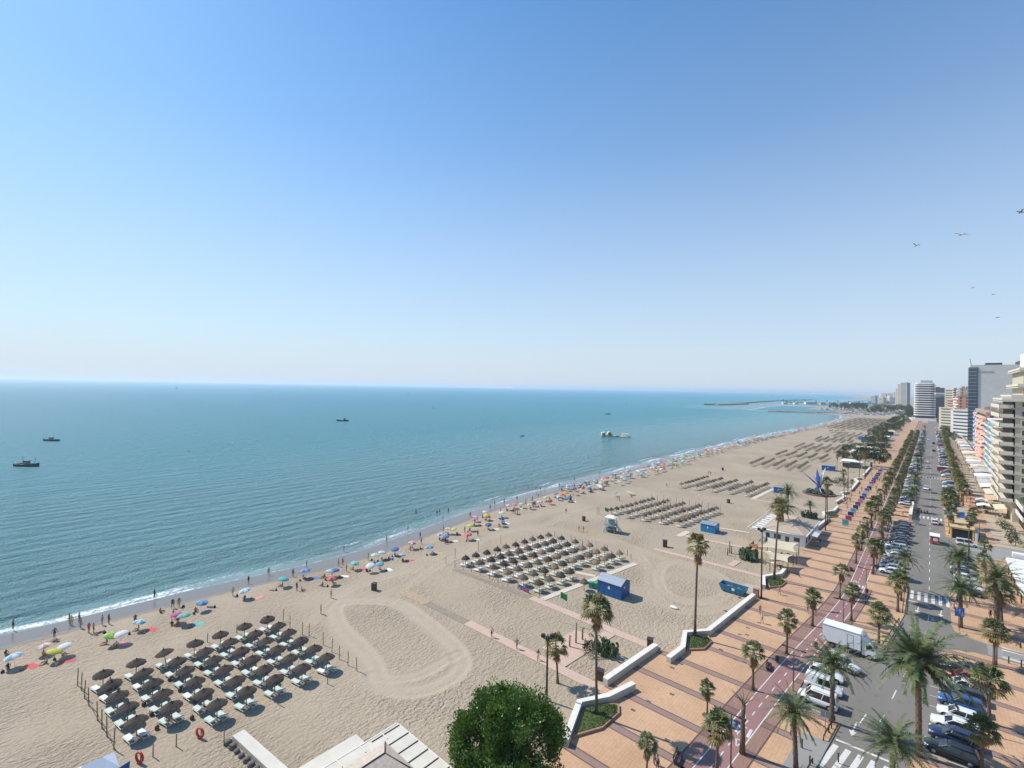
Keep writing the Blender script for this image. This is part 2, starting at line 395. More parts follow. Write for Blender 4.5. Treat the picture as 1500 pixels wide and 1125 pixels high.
g = NG('harbour_water'); g.put(g.b.inputs['Base Color'], g.ramp(g.noise(0.02, 2), [(0.3, (0.06, 0.22, 0.28)), (0.7, (0.075, 0.25, 0.30))])); g.b.inputs['Roughness'].default_value = 0.45; g.b.inputs['IOR'].default_value = 1.33
b = MB(); b.face([(-900, 1050, WL-.03), (-20, 1050, WL-.03), (-20, 30000, WL-.03), (-900, 30000, WL-.03)]); o = struct(b.build('sea_water', g.m)); tag(o, 'calm water inside the harbour beyond the end of the beach', None)
# ---------------------------------------------------------------- paved ground
def shader_paving(name, base, base2, band, lines=True, period=6.33, off=56.1, width=1.15):
    g = NG(name); x, y, z = g.xyz()
    ym = g.math('MODULO', g.math('ADD', g.math('SUBTRACT', y, off), period*100), period)
    inb = g.math('MULTIPLY', g.math('GREATER_THAN', ym, 0.0), g.math('LESS_THAN', ym, width))
    e1 = g.math('LESS_THAN', g.math('ABSOLUTE', g.math('SUBTRACT', ym, width)), 0.09)
    e2 = g.math('LESS_THAN', ym, 0.16)
    ed = g.math('MAXIMUM', e1, e2)
    n1 = g.noise(0.18, 4); n2 = g.noise(2.5, 4, rough=0.7)
    c = g.mix(g.ramp(n1, [(0.35, 0.0), (0.7, 1.0)]), base, base2)
    c = g.mix(g.math('MULTIPLY', g.ramp(n2, [(0.3, 1.0), (0.55, 0.0)]), 0.22), c, tuple(v*0.6 for v in base))
    # small square pavers
    br = g.n('ShaderNodeTexBrick'); br.inputs['Scale'].default_value = 1.0; br.offset = 0.0
    br.inputs['Brick Width'].default_value = 0.4; br.inputs['Row Height'].default_value = 0.4; br.inputs['Mortar Size'].default_value = 0.012
    br.inputs['Color1'].default_value = (1, 1, 1, 1); br.inputs['Color2'].default_value = (0.9, 0.9, 0.9, 1); br.inputs['Mortar'].default_value = (0.55, 0.55, 0.55, 1)
    g.t.links.new(g.obj, br.inputs['Vector'])
    if lines:
        c = g.mix(inb, c, band); c = g.mix(g.math('MULTIPLY', ed, 0.85), c, (0.11, 0.07, 0.058))
    c = g.mix(g.ramp(g.noise(0.55, 5, rough=0.75), [(0.56, 0.0), (0.72, 0.35)]), c, (0.22, 0.14, 0.10))
    mu = g.n('ShaderNodeMix', data_type='RGBA', blend_type='MULTIPLY'); mu.inputs[0].default_value = 0.8
    g.t.links.new(c, mu.inputs[6]); g.t.links.new(br.outputs['Color'], mu.inputs[7])
    g.put(g.b.inputs['Base Color'], mu.outputs[2]); g.b.inputs['Roughness'].default_value = 0.75
    g.b.inputs['Specular IOR Level'].default_value = 0.3
    return g.m
OR1 = (0.60, 0.375, 0.225); OR2 = (0.50, 0.305, 0.18); MAUVE = (0.31, 0.205, 0.17)
M_prom = shader_paving('promenade_paving', OR1, OR2, MAUVE)
M_mauve = shader_paving('mauve_paving', (0.335, 0.20, 0.155), (0.29, 0.17, 0.135), (0.23, 0.13, 0.11), True, 6.33, 56.1, 1.15)
M_cream = shader_paving('cream_paving', (0.52, 0.42, 0.29), (0.46, 0.37, 0.26), (0.33, 0.22, 0.17), True, 9.5, 3, 0.5)
def asphalt(name, c0, c1, stain=True):
    g = NG(name); n1 = g.noise(0.25, 5, vec=g.mapping((1, 0.25, 1))); n2 = g.noise(25, 2)
    c = g.mix(g.ramp(n1, [(0.3, 0.0), (0.7, 1.0)]), c0, c1); c = g.mix(g.math('MULTIPLY', n2, 0.25), c, tuple(v*1.7 for v in c1))
    st = g.ramp(g.noise(0.9, 4, vec=g.mapping((1, 0.4, 1))), [(0.6, 0.0), (0.75, 0.5)])
    c = g.mix(st, c, tuple(v*0.55 for v in c0))
    g.put(g.b.inputs['Base Color'], c); g.b.inputs['Roughness'].default_value = 0.85; return g.m
M_asph = asphalt('asphalt', (0.155, 0.138, 0.12), (0.195, 0.178, 0.155))
M_asph2 = asphalt('asphalt_light', (0.23, 0.215, 0.195), (0.28, 0.265, 0.245))
M_bike = asphalt('bike_path_red', (0.235, 0.125, 0.115), (0.275, 0.148, 0.135))
M_line = mat('road_paint', (0.62, 0.60, 0.56), 0.7, 0.12, 3)
M_kerb = mat('kerb_stone', (0.42, 0.39, 0.34), 0.8, 0.15, 1.2)
M_darkline = mat('dark_paver', (0.10, 0.062, 0.05), 0.8)
g = NG('town_ground'); c = g.ramp(g.noise(0.02, 4), [(0.35, (0.22, 0.19, 0.15)), (0.65, (0.3, 0.26, 0.2))])
g.put(g.b.inputs['Base Color'], c); g.b.inputs['Roughness'].default_value = 0.9
M_town = g.m

# everything inland lies on one big sheet; asphalt on it; raised pavements on that
b = MB(); b.face([(-23, -3000, -0.06), (40000, -3000, -0.06), (40000, 38000, -0.06), (-23, 38000, -0.06)]); o = struct(b.build('ground', M_town)); tag(o, 'flat town ground behind the sea front reaching the horizon', None)
# land closing the bay behind the harbour
b = MB(); b.prism([(-24, 1100), (-125, 1105), (-160, 1180), (-150, 1330), (-235, 1400), (-240, 1560), (-430, 1640), (-430, 1720), (-170, 1800), (-150, 3000), (-1500, 12000), (-24, 12000)], -3, -0.2)
o = struct(b.build('harbour_land', mat('harbour_ground', (0.33, 0.28, 0.21), 0.9, 0.35, 0.02))); tag(o, 'low sandy harbour land at the far end of the bay', None)

b = MB(); b.face([(-14, 20, 0.0), (22, 20, 0.0), (22, 1200, 0.0), (-14, 1200, 0.0)]); o = struct(b.build('road', M_asph)); tag(o, 'grey asphalt sea front road with parking bays', None)
PZ = 0.13
bikeC = [(-19.6, 20), (-18.3, 38), (-17.25, 50), (-16.0, 66), (-14.55, 82), (-12.85, 97), (-12.0, 105), (-11.25, 116), (-11.1, 124), (-11.1, 960)]
def off(pts, d):
    out = []
    for i, p in enumerate(pts):
        a = pts[max(i-1, 0)]; c_ = pts[min(i+1, len(pts)-1)]
        t = Vector((c_[0]-a[0], c_[1]-a[1])).normalized(); out.append((p[0]+t.y*d, p[1]-t.x*d))
    return out
def strip(pts, d0, d1, z, m, name, label=None):
    a = off(pts, d0); c_ = off(pts, d1); b = MB()
    for i in range(len(pts)-1): b.face([(*a[i], z), (*c_[i], z), (*c_[i+1], z), (*a[i+1], z)])
    o = struct(b.build(name, m))
    if label: o['label'] = label
    return o
bikeS = smooth_path(bikeC, 2)
# promenade proper: from the sand wall to the strip along the bike path
west = [(-30.2, 20), (-30.3, 45.0), (-32.6, 50.4), (-32.4, 56.4), (-31.2, 69.6), (-29.4, 71.5), (-29.4, 76.5), (-26.8, 79.7), (-25.2, 99.8), (-25.6, 111), (-24.2, 119.3), (-24.2, 1000)]
east_w = off(bikeS, -3.0)
poly = west+east_w[::-1]
b = MB(); b.prism(poly, -0.3, PZ); o = struct(b.build('promenade', [M_prom])); tag(o, 'orange paved promenade with dark cross bands beside the beach', None)
strip(bikeS, -3.0, -1.25, PZ+0.006, M_mauve, 'pavement', 'mauve paver strip on the sea side of the bike path')
strip(bikeS, -3.12, -2.95, PZ+0.012, M_darkline, 'paving_line')
strip(bikeS, -1.25, 1.25, PZ-0.0, M_bike, 'bike_path', 'red surfaced two way bike path along the promenade')
strip(bikeS, -1.32, -1.2, PZ+0.010, M_line, 'painted_line'); strip(bikeS, 1.2, 1.32, PZ+0.010, M_line, 'painted_line')
# base under the bike strip
a = off(bikeS, -3.0); c_ = off(bikeS, 1.25); b = MB(); b.prism(a+c_[::-1], -0.3, PZ-0.006); struct(b.build('bike_path_base', M_kerb))
east_strip = [p for p in bikeS if p[1] < 69.3]; strip(east_strip, 1.34, 2.6, PZ+.006, M_mauve, 'pavement'); strip(east_strip, 2.6, 2.75, PZ+.012, M_darkline, 'paving_line')
east_strip = [p for p in bikeS if 97 < p[1] < 132.5]; strip(east_strip, 1.34, 2.4, PZ+.006, M_mauve, 'pavement'); strip(east_strip, 2.4, 2.55, PZ+.012, M_darkline, 'paving_line')
b = MB()
for i in range(26):
    x_, y_ = rng.uniform(-28, -19), rng.uniform(45, 150); x_ = max(x_, -25.0 if y_ > 100 else -28); b.face([(x_-.3, y_-.2, PZ+.006), (x_+.3, y_-.2, PZ+.006), (x_+.3, y_+.2, PZ+.006), (x_-.3, y_+.2, PZ+.006)])
struct(b.build('drain_covers', mat('drain_iron', (.12, .10, .09), .6)))
# dashes
b = MB(); acc = 0.0; dense = []
for i in range(len(bikeS)-1):
    p, q = Vector(bikeS[i]), Vector(bikeS[i+1]); L = (q-p).length; n = max(1, int(L/0.25))
    for k in range(n): dense.append(p.lerp(q, k/n))
acc = 0; on = False
for i in range(len(dense)-1):
    p, q = dense[i], dense[i+1]
    if p.y < 35 or p.y > 420: continue
    acc += (q-p).length
    if acc % 2.4 < 1.1:
        t = (q-p).normalized(); nrm = Vector((t.y, -t.x))*0.06
        b.face([(*(p+nrm), PZ+0.01), (*(q+nrm), PZ+0.01), (*(q-nrm), PZ+0.01), (*(p-nrm), PZ+0.01)][::-1])
struct(b.build('painted_dashes', M_line))
def bike_at(Y, d=0.0):
    pts = off(bikeS, d); ys_ = [p[1] for p in pts]; return float(np.interp(Y, ys_, [p[0] for p in pts]))
# zebra bars, give-way triangles and arrows painted on the bike path
b = MB()
for yy in (60.2, 121.5):
    for k in range(4):
        x = bike_at(yy, -0.95+k*0.63)
        b.face([(x-.16, yy-0.85, PZ+.012), (x+.16, yy-0.85, PZ+.012), (x+.16, yy+0.85, PZ+.012), (x-.16, yy+0.85, PZ+.012)])
    for sgn, dd in ((1, -0.6), (-1, 0.6)):
        x = bike_at(yy+sgn*2.4, dd); y0 = yy+sgn*1.9; y1 = yy+sgn*3.2
        for (p, q) in (((x-.38, y0), (x+.38, y0)), ((x-.38, y0), (x, y1)), ((x+.38, y0), (x, y1))):
            t = Vector((q[0]-p[0], q[1]-p[1])).normalized()*0.07; nn = Vector((t.y, -t.x))
            b.face([(p[0]+nn.x, p[1]+nn.y, PZ+.013+sgn*.002), (q[0]+nn.x, q[1]+nn.y, PZ+.013+sgn*.002), (q[0]-nn.x, q[1]-nn.y, PZ+.013+sgn*.002), (p[0]-nn.x, p[1]-nn.y, PZ+.013+sgn*.002)])
struct(b.build('painted_marks', M_line))

# seaward pavement between bike path and road, with parking bays cut into it
bx = lambda y: bike_at(y, 1.25)
def pave(poly, name='pavement', m=None, kerb=True, label=None, z=PZ):
    b = MB(); b.prism(poly, -0.02, z, 0, 1); o = struct(b.build(name, [m or M_prom, M_kerb]))
    if label: o['label'] = label
    return o
KERB = [(-9.3, 20), (-9.0, 55), (-8.8, 60), (-8.3, 65), (-7.9, 69.3)]
pave([(bx(y)+.0, y) for y in (20, 35, 50, 60, 68.6)]+[(-13.0, 69.6), (-8.3, 69.6)]+[(p[0], p[1]) for p in KERB[::-1]], label='orange pavement south of the seaward parking bay')
pave([(bx(y), y) for y in (69.4, 80, 92, 97)]+[(-11.3, 95.5), (-11.3, 92.6), (-12.3, 86), (-13.2, 70.3)], m=M_mauve, label='narrow paved strip behind the seaward parking bay')
pave([(bx(y), y) for y in (95.5, 105, 116, 124, 132.5)]+[(-8.7, 132.5), (-3.9, 132.5), (-3.3, 127), (-3.3, 112), (-3.9, 106), (-5.2, 94.6), (-11.5, 93.2)], label='orange pavement with palms beyond the white truck')
bays_L = [(133, 191), (222, 300), (310, 392), (402, 486), (498, 580), (592, 680), (692, 780), (792, 900)]
prev = 133
for y0, y1 in bays_L:
    if y0 > prev: pave([(-9.85, prev), (-3.4, prev), (-3.4, y0), (-9.85, y0)], label=f'orange pavement before the seaward parking bay starting {y0} metres out')
    pave([(-9.85, y0), (-9.0, y0), (-9.0, y1), (-9.85, y1)], m=M_mauve)
    prev = y1
pave([(-9.85, 900), (-3.4, 900), (-3.4, 1000), (-9.85, 1000)])
strip([(-9.85, 133), (-9.85, 1000)], 0.0, 0.0, 0, M_kerb, 'unused') if False else None
# landward side
pave([(4.6, 20), (4.6, 70), (4.7, 96), (1.9, 97), (1.3, 98.3), (1.7, 100.6), (3.0, 102.2), (5.5, 103.3), (22, 104.2), (40, 104.2), (40, 20)], label='orange pavement behind the near landward parking bay')
pave([(-2.6, 20), (-2.4, 55), (-1.5, 66), (-0.9, 70.2), (0, 70.6), (4.6, 70.6), (4.6, 20)], label='orange pavement tip under the big date palm', m=M_prom)
pave([(3.05, 131), (3.0, 113.5), (3.3, 110.6), (4.6, 109.2), (7.5, 108.3), (22, 108.6), (40, 108.6), (40, 166), (12.2, 166), (11, 164), (8.3, 164), (8.3, 131)], label='orange pavement with blue sign north of the side street')
pave([(8.3, 180), (3.4, 182), (3.4, 232), (8.3, 232), (8.3, 1000), (13.4, 1000), (13.4, 180)], label='orange landward promenade running into the distance')
pave([(13.4, 180), (13.4, 1000), (60, 1000), (60, 180)], m=M_cream, label='cream tiled terrace strip in front of the apartment blocks')
bays_R = [(131, 164), (232, 300), (312, 392), (404, 486), (500, 580), (594, 680), (700, 780), (800, 900)]
prev = 232
for y0, y1 in bays_R[1:]:
    if y0 > prev: pave([(3.4, prev), (8.3, prev), (8.3, y0), (3.4, y0)])
    prev = y1

# road paint
b = MB()
def rect(x0, y0, x1, y1, w, z=0.008):
    t = Vector((x1-x0, y1-y0)).normalized(); n = Vector((t.y, -t.x))*w/2
    b.face([(x0+n.x, y0+n.y, z), (x1+n.x, y1+n.y, z), (x1-n.x, y1-n.y, z), (x0-n.x, y0-n.y, z)][::-1])
for i in range(5):           # near zebra
    x = -8.1+i*1.15; rect(x-.45, 60.6, x+.35, 65.3, 0.55)
for i in range(6):           # far zebra
    x = -2.55+i*1.05; rect(x, 122.0, x, 127.2, 0.5)
for i in range(6): x = -2.6+i*1.05; rect(x, 203.5, x, 207.5, 0.5)
for i in range(6): x = -2.6+i*1.05; rect(x, 303.5, x, 307.5, 0.5)
lane = [(-6.1, 71), (-5.2, 77), (-3.4, 82.5), (-2.6, 90), (-1.2, 100), (0, 112), (0, 960)]
for lx in ([(-6.2, 71.2), (-5.7, 74.3)], [(-4.35, 73.6), (-4.0, 75.6)], [(-3.5, 80.2), (-3.2, 82.9)], [(-2.6, 87.6), (-2.2, 90.4)], [(-1.7, 95.5), (-1.3, 98.5)], [(-0.6, 104), (-0.35, 107)], [(-0.1, 112), (0, 115)]):
    rect(lx[0][0], lx[0][1], lx[1][0], lx[1][1], 0.13)
y = 130
while y < 700:
    if not 200 < y < 210 and not 300 < y < 310: rect(0, y, 0, y+2.4, 0.12)
    y += 6.5
rect(-7.9, 66.3, -3.0, 66.4, 0.35, 0.009); rect(-3.1, 120.6, 0, 120.6, 0.35, 0.009)
# arrows
for ax, ay in ((-6.6, 69.3), (-1.6, 116.0), (1.6, 117.0)):
    rect(ax, ay, ax+.15, ay+2.2, 0.16, 0.010); b.face([(ax-.4, ay, .011), (ax, ay-1.1, .011), (ax+.4, ay, .011)])
# bay dividers
for y0, y1, x0, x1 in ((70.5, 94, -13.0, -8.6), (71.0, 96, 0.2, 4.5)):
    y = y0
    while y < y1: rect(x0, y, x1, y, 0.1); y += 2.75
for y0, y1 in bays_L[:4]:
    y = y0+1
    while y < y1: rect(-8.9, y, -4.2, y, 0.1); y += 2.75
struct(b.build('road_markings', M_line))
# light concrete slabs: dropped kerb corner and the side streets
b = MB(); b.face([(-9.0, 55.5, .004+PZ), (-8.75, 60.3, .004+PZ), (-8.3, 65.2, .004+PZ), (-11.1, 64.6, .004+PZ), (-11.6, 56.5, .004+PZ)]); struct(b.build('concrete_slab', M_asph2))
b = MB(); b.face([(7.0, 104.3, .005), (40, 104.3, .005), (40, 108.5, .005), (7.0, 108.2, .005)]); struct(b.build('side_street', M_asph2))
b = MB(); b.face([(8, 164.5, .004), (60, 164.5, .004), (60, 180, .004), (8, 180, .004)]); struct(b.build('side_street', M_asph2))
b = MB()
for k, (yy, w) in enumerate(((104.6, .35), (105.2, .12))): b.face([(8.5, yy, .012), (40, yy, .012), (40, yy+w, .012), (8.5, yy+w, .012)])
struct(b.build('road_markings', M_line))

# boardwalks on the sand
def planks(name, c0, c1, plank=0.35, rot=0.0, w=None):
    g = NG(name); n1 = g.noise(1.2, 4)
    wv = g.n('ShaderNodeTexWave'); wv.wave_type = 'BANDS'; wv.bands_direction = 'X'; wv.inputs['Scale'].default_value = 0.9
    g.t.links.new(g.mapping((1, 1, 1), (0, 0, rot)), wv.inputs['Vector'])
    c = g.mix(g.ramp(n1, [(0.3, 0.0), (0.7, 1.0)]), c0, c1)
    c = g.mix(g.ramp(wv.outputs['Fac'], [(0.0, 0.5), (0.12, 0.0)]), c, tuple(v*0.5 for v in c0))
    g.put(g.b.inputs['Base Color'], c); g.b.inputs['Roughness'].default_value = 0.85; return g.m
M_pink = planks('pink_slab_path', (0.52, 0.36, 0.27), (0.58, 0.42, 0.33))
M_wood = planks('weathered_boards', (0.24, 0.19, 0.14), (0.32, 0.26, 0.195))
M_white_path = planks('cream_path', (0.58, 0.50, 0.38), (0.64, 0.56, 0.44), rot=PI/2)
def path(x0, y0, x1, y1, w, m, label, h=0.1):
    t = Vector((x1-x0, y1-y0)).normalized(); n = Vector((t.y, -t.x))*w/2
    b = MB(); b.prism([(x0+n.x, y0+n.y), (x1+n.x, y1+n.y), (x1-n.x, y1-n.y), (x0-n.x, y0-n.y)], -0.02, h)
    o = struct(b.build('boardwalk', m)); o['label'] = label
    return o
path(-58.3, 55.25, -32.3, 55.35, 1.7, M_pink, 'pink slab path with walkers crossing the sand')
path(-69, 55.1, -58.35, 55.25, 1.5, M_wood, 'weathered board path continuing towards the sea', 0.07)
path(-76, 55.0, -69.05, 55.1, 2.1, mat('tan_mat', (0.40, 0.29, 0.19), 0.9, 0.2, 2), 'tan mat end of the near beach path', 0.05)
path(-56.5, 70.1, -30.6, 69.9, 1.7, M_pink, 'pink slab path beside the second lounger block')
path(-77.5, 69.2, -56.55, 70.1, 1.3, M_wood, 'weathered board path beside the second lounger block', 0.06)
path(-54.6, 70.9, -50.4, 100.6, 1.3, M_white_path, 'cream path along the landward edge of the second lounger block')
path(-57.5, 86.5, -53.2, 87.6, 1.2, M_white_path, 'short cream path branch among the green loungers', 0.085)
pz = [Q3(700, 485), Q3(750, 515), Q3(1075, 325), Q3(1040, 290)]
b = MB(); b.prism([(-41.0, 56.2), (-38.9, 56.2), (-38.0, 69.0), (-39.9, 69.0)], -0.02, 0.11); b.prism([(-44.4, 57.8), (-40.85, 57.9), (-40.2, 66.0), (-43.6, 66.0)], -0.02, 0.095); o = struct(b.build('shower_plaza', M_pink)); o['label'] = 'pink paved shower plaza joining two beach paths'
for k, (xa, ya, xb, yb, w, m, lb) in enumerate([
    (B2(290, 622)[0], B2(290, 622)[1], -24.6, 113, 1.5, M_pink, 'pink slab path passing the cactus bed'),
    (B2(480, 520)[0], B2(480, 520)[1], B2(1100, 640)[0], B2(1100, 640)[1], 1.5, M_pink, 'pink slab path towards the restaurant terrace'),
    (B2(1000, 255)[0], B2(1000, 255)[1], -29.0, 190, 1.5, M_pink, 'pale path from the fourth lounger block to the promenade')]):
    path(xa, ya, xb, yb, w, m, lb)
path(*B2(850, 745), *B2(905, 710), 1.5, M_pink, 'short pink path beside the cactus bed', 0.12)
path(*B2(470, 530), *B2(540, 495), 1.6, M_white_path, 'short cream path near the blue shed', 0.13)
path(*B2(770, 470), *B2(990, 505), 1.0, M_white_path, 'thin white path from the blue shed to the restaurant', 0.14)
path(*B2(1015, 255), *B2(1165, 180), 1.7, M_white_path, 'wide white path beside the fourth lounger block', 0.12)
b = MB(); b.prism([B2(930, 890), B2(960, 878), B2(1160, 915), B2(1090, 990), B2(1040, 970)], -0.02, 0.09); o = struct(b.build('concrete_ramp', mat('pale_concrete', (0.42, 0.37, 0.31), 0.85, 0.15, 0.8))); o['label'] = 'pale concrete ramp beside the blue skip'
# ================================================================= plants
M_frond = mat('fan_frond_green', (0.135, 0.16, 0.055), 0.55, 0.35, 1.5, trans=0.18)
M_frond2 = mat('date_frond_green', (0.10, 0.128, 0.046), 0.55, 0.35, 1.5, trans=0.18)
M_dry = mat('dry_frond', (0.33, 0.20, 0.09), 0.85, 0.35, 2.0)
M_drygreen = mat('yellowing_frond', (0.21, 0.17, 0.055), 0.7, 0.3, 2.0, trans=0.15)
M_trunk = mat('palm_trunk', (0.15, 0.105, 0.072), 0.95, 0.35, 5, 0.6, 9)
M_leaf = mat('broad_leaf_green', (0.068, 0.148, 0.016), 0.4, 0.45, 1.1, trans=0.12)
M_leaf2 = mat('lit_leaf_green', (0.12, 0.185, 0.028), 0.4, 0.3, 1.1, trans=0.25)  # lighter green for random clumps: leaf variety plus lit spots put into colour
M_leafd = mat('dark_tree_green', (0.035, 0.065, 0.016), 0.5, 0.45, 0.8, trans=0.12)
M_bark = mat('bark', (0.13, 0.10, 0.075), 0.95, 0.3, 6, 0.5, 12)
M_cactus = mat('cactus_green', (0.07, 0.12, 0.05), 0.6, 0.3, 1.5)
M_grass = mat('lawn', (0.075, 0.11, 0.025), 0.9, 0.35, 3, 0.8, 30)

def fan_frond(b, o, az, el, L, m, r, fan=0.95, droop=0.0):
    """petiole + pleated fan blade whose tips hang"""
    d = Vector((math.cos(az)*math.cos(el), math.sin(az)*math.cos(el), math.sin(el)))
    tip = o+d*L+Vector((0, 0, -droop)); side = Vector((-math.sin(az), math.cos(az), 0)); up = side.cross(d)*-1
    b.face([o+side*.03, tip+side*.02, tip-side*.02, o-side*.03], m)
    n = 9
    for i in range(n):
        a = (i/(n-1)-0.5)*2.5; a2 = a+0.12
        l = fan*(1-0.25*abs(a)/1.25)*r.uniform(.85, 1.1)
        v = (d*math.cos(a)+side*math.sin(a)); w = (d*math.cos(a+.17)+side*math.sin(a+.17)); w0 = (d*math.cos(a-.17)+side*math.sin(a-.17))
        k = r.uniform(-.05, .05)
        mid = tip+v*l*.62+up*k; end = tip+v*l*.95+Vector((0, 0, -l*r.uniform(.2, .45)))
        b.face([tip, tip+w0*l*.6+up*(k-.05), mid, tip+w*l*.6+up*(k-.05)], m)
        b.face([tip+w0*l*.6+up*(k-.05), end, mid], m); b.face([mid, end, tip+w*l*.6+up*(k-.05)], m)

def fan_palm(seed, H, crown=1.0, skirt=1.0, nf=30, dry=0.0, trunk_r=0.16, lean=0.2):
    r = random.Random(seed)
    e = empty('fan_palm', None, None)
    pts = []; rad = []
    lx, ly = r.uniform(-lean, lean), r.uniform(-lean, lean)
    for i in range(7):
        t = i/6; pts.append((lx*t*t, ly*t*t, H*t-.1*(i == 0))); rad.append(trunk_r*(1.45-0.55*min(1, t*5) if t < .2 else 0.9-0.15*t))
    MB().tube(pts, rad, 8).build('trunk', M_trunk, e)
    top = Vector(pts[-1])
    b = MB()
    for i in range(nf):
        az = r.uniform(0, 2*PI); q = i/nf
        el = 1.35-1.75*q+r.uniform(-.15, .15)
        m = 1 if (r.random() < dry or (dry > 0 and q > .6)) else 0
        fan_frond(b, top+Vector((0, 0, .15*(1-q))), az, el, crown*r.uniform(.6, .85), m, r, crown*r.uniform(.8, 1.05), 0.1+.25*q)
    b.build('crown', [M_frond, M_drygreen], e)
    b = MB()
    for i in range(int(16*skirt)+4):
        az = r.uniform(0, 2*PI); L = crown*r.uniform(.35, .6)
        el = -0.55-0.8*r.random()
        fan_frond(b, top+Vector((0, 0, -.05-.75*r.random()*skirt*crown)), az, el, L*.5, 0, r, L*1.15, .1)
    b.build('dead_skirt', [M_dry], e)
    return e

def date_palm(seed, H, L=3.6, nf=44, nl=16, trunk_r=0.24, m=None, head=True, lean=0.25, bend=1.0):
    r = random.Random(seed)
    e = empty('date_palm', None, None)
    lx, ly = r.uniform(-lean, lean), r.uniform(-lean, lean)
    pts = []; rad = []
    for i in range(9):
        t = i/8; pts.append((lx*t*t, ly*t*t, H*t-.1*(i == 0))); rad.append(trunk_r*(1.3 if i == 0 else 1.05-.15*t))
    rad[-1] *= 1.25
    b = MB().tube(pts, rad, 10)
    top = Vector(pts[-1])
    # stubs of cut leaves round the trunk
    for i in range(int(H*9)):
        t = i/(H*9); az = i*2.399; z = H*t; rr = trunk_r*1.0
        c = Vector((lx*t*t+math.cos(az)*rr, ly*t*t+math.sin(az)*rr, z)); s_ = Vector((-math.sin(az), math.cos(az), 0))*.09; ou = Vector((math.cos(az), math.sin(az), 0))*.09
        b.face([c-s_, c+s_, c+ou+Vector((0, 0, .16))], 0)
    b.build('trunk', M_trunk, e)
    if head:
        b = MB()
        for i in range(60):
            az = i*2.399; el = r.uniform(-.6, .9); d = Vector((math.cos(az)*math.cos(el), math.sin(az)*math.cos(el), math.sin(el)*.8)); c = top+Vector((0, 0, -.2))
            b.tube([c+d*.1, c+d*r.uniform(.55, .8)*trunk_r/.24], [.07, .03], 4)
        b.build('leaf_bases', M_dry, e)
    b = MB()
    for i in range(nf):
        az = i*2.399+r.uniform(-.25, .25); q = (i+.5)/nf
        el0 = 1.4-1.65*q+r.uniform(-.12, .12); l = L*r.uniform(.85, 1.08)*(0.8+.2*math.sin(q*PI))
        p = top+Vector((0, 0, .1)); el = el0; pts = [p.copy()]; seg = 7
        h = Vector((math.cos(az), math.sin(az), 0))
        for k in range(seg):
            el -= (0.06+.11*q+0.10*(k/seg))*(1.0+r.uniform(-.25, .25))*(1.15 if el > 0 else .7)*bend
            el = max(el, -1.35)
            p = p+(h*math.cos(el)+Vector((0, 0, math.sin(el))))*l/seg; pts.append(p.copy())
        mm = 0 if r.random() < .82 or q < .5 else 1
        side = Vector((-math.sin(az), math.cos(az), 0))
        for k in range(seg):
            a, c = pts[k], pts[k+1]; w = .035*(1-k/seg)+.012
            b.face([a+side*w, c+side*w*.8, c-side*w*.8, a-side*w], mm)
        for k in range(nl):
            t = .12+.86*k/(nl-1); x = t*seg; i0 = min(int(x), seg-1); pt = pts[i0].lerp(pts[i0+1], x-i0); dr = (pts[i0+1]-pts[i0]).normalized()
            ll = l*.135*(math.sin(min(1, t*1.25+.12)*PI)*.7+.45)*r.uniform(.85, 1.15)
            upv = side.cross(dr)
            for sg in (-1, 1):
                d = (side*sg*.8+dr*.75+upv*r.uniform(-.15, .25)*-1+Vector((0, 0, -.3*r.random()))).normalized()
                wv = dr*(.055+.02*r.random())*L/4.2
                b.face([pt-wv, pt+d*ll*.5-wv*.8+Vector((0, 0, .02)), pt+d*ll+Vector((0, 0, -.06*ll)), pt+d*ll*.5+wv*.9, pt+wv], mm)
    b.build('crown', [m or M_frond2, M_drygreen], e)
    return e

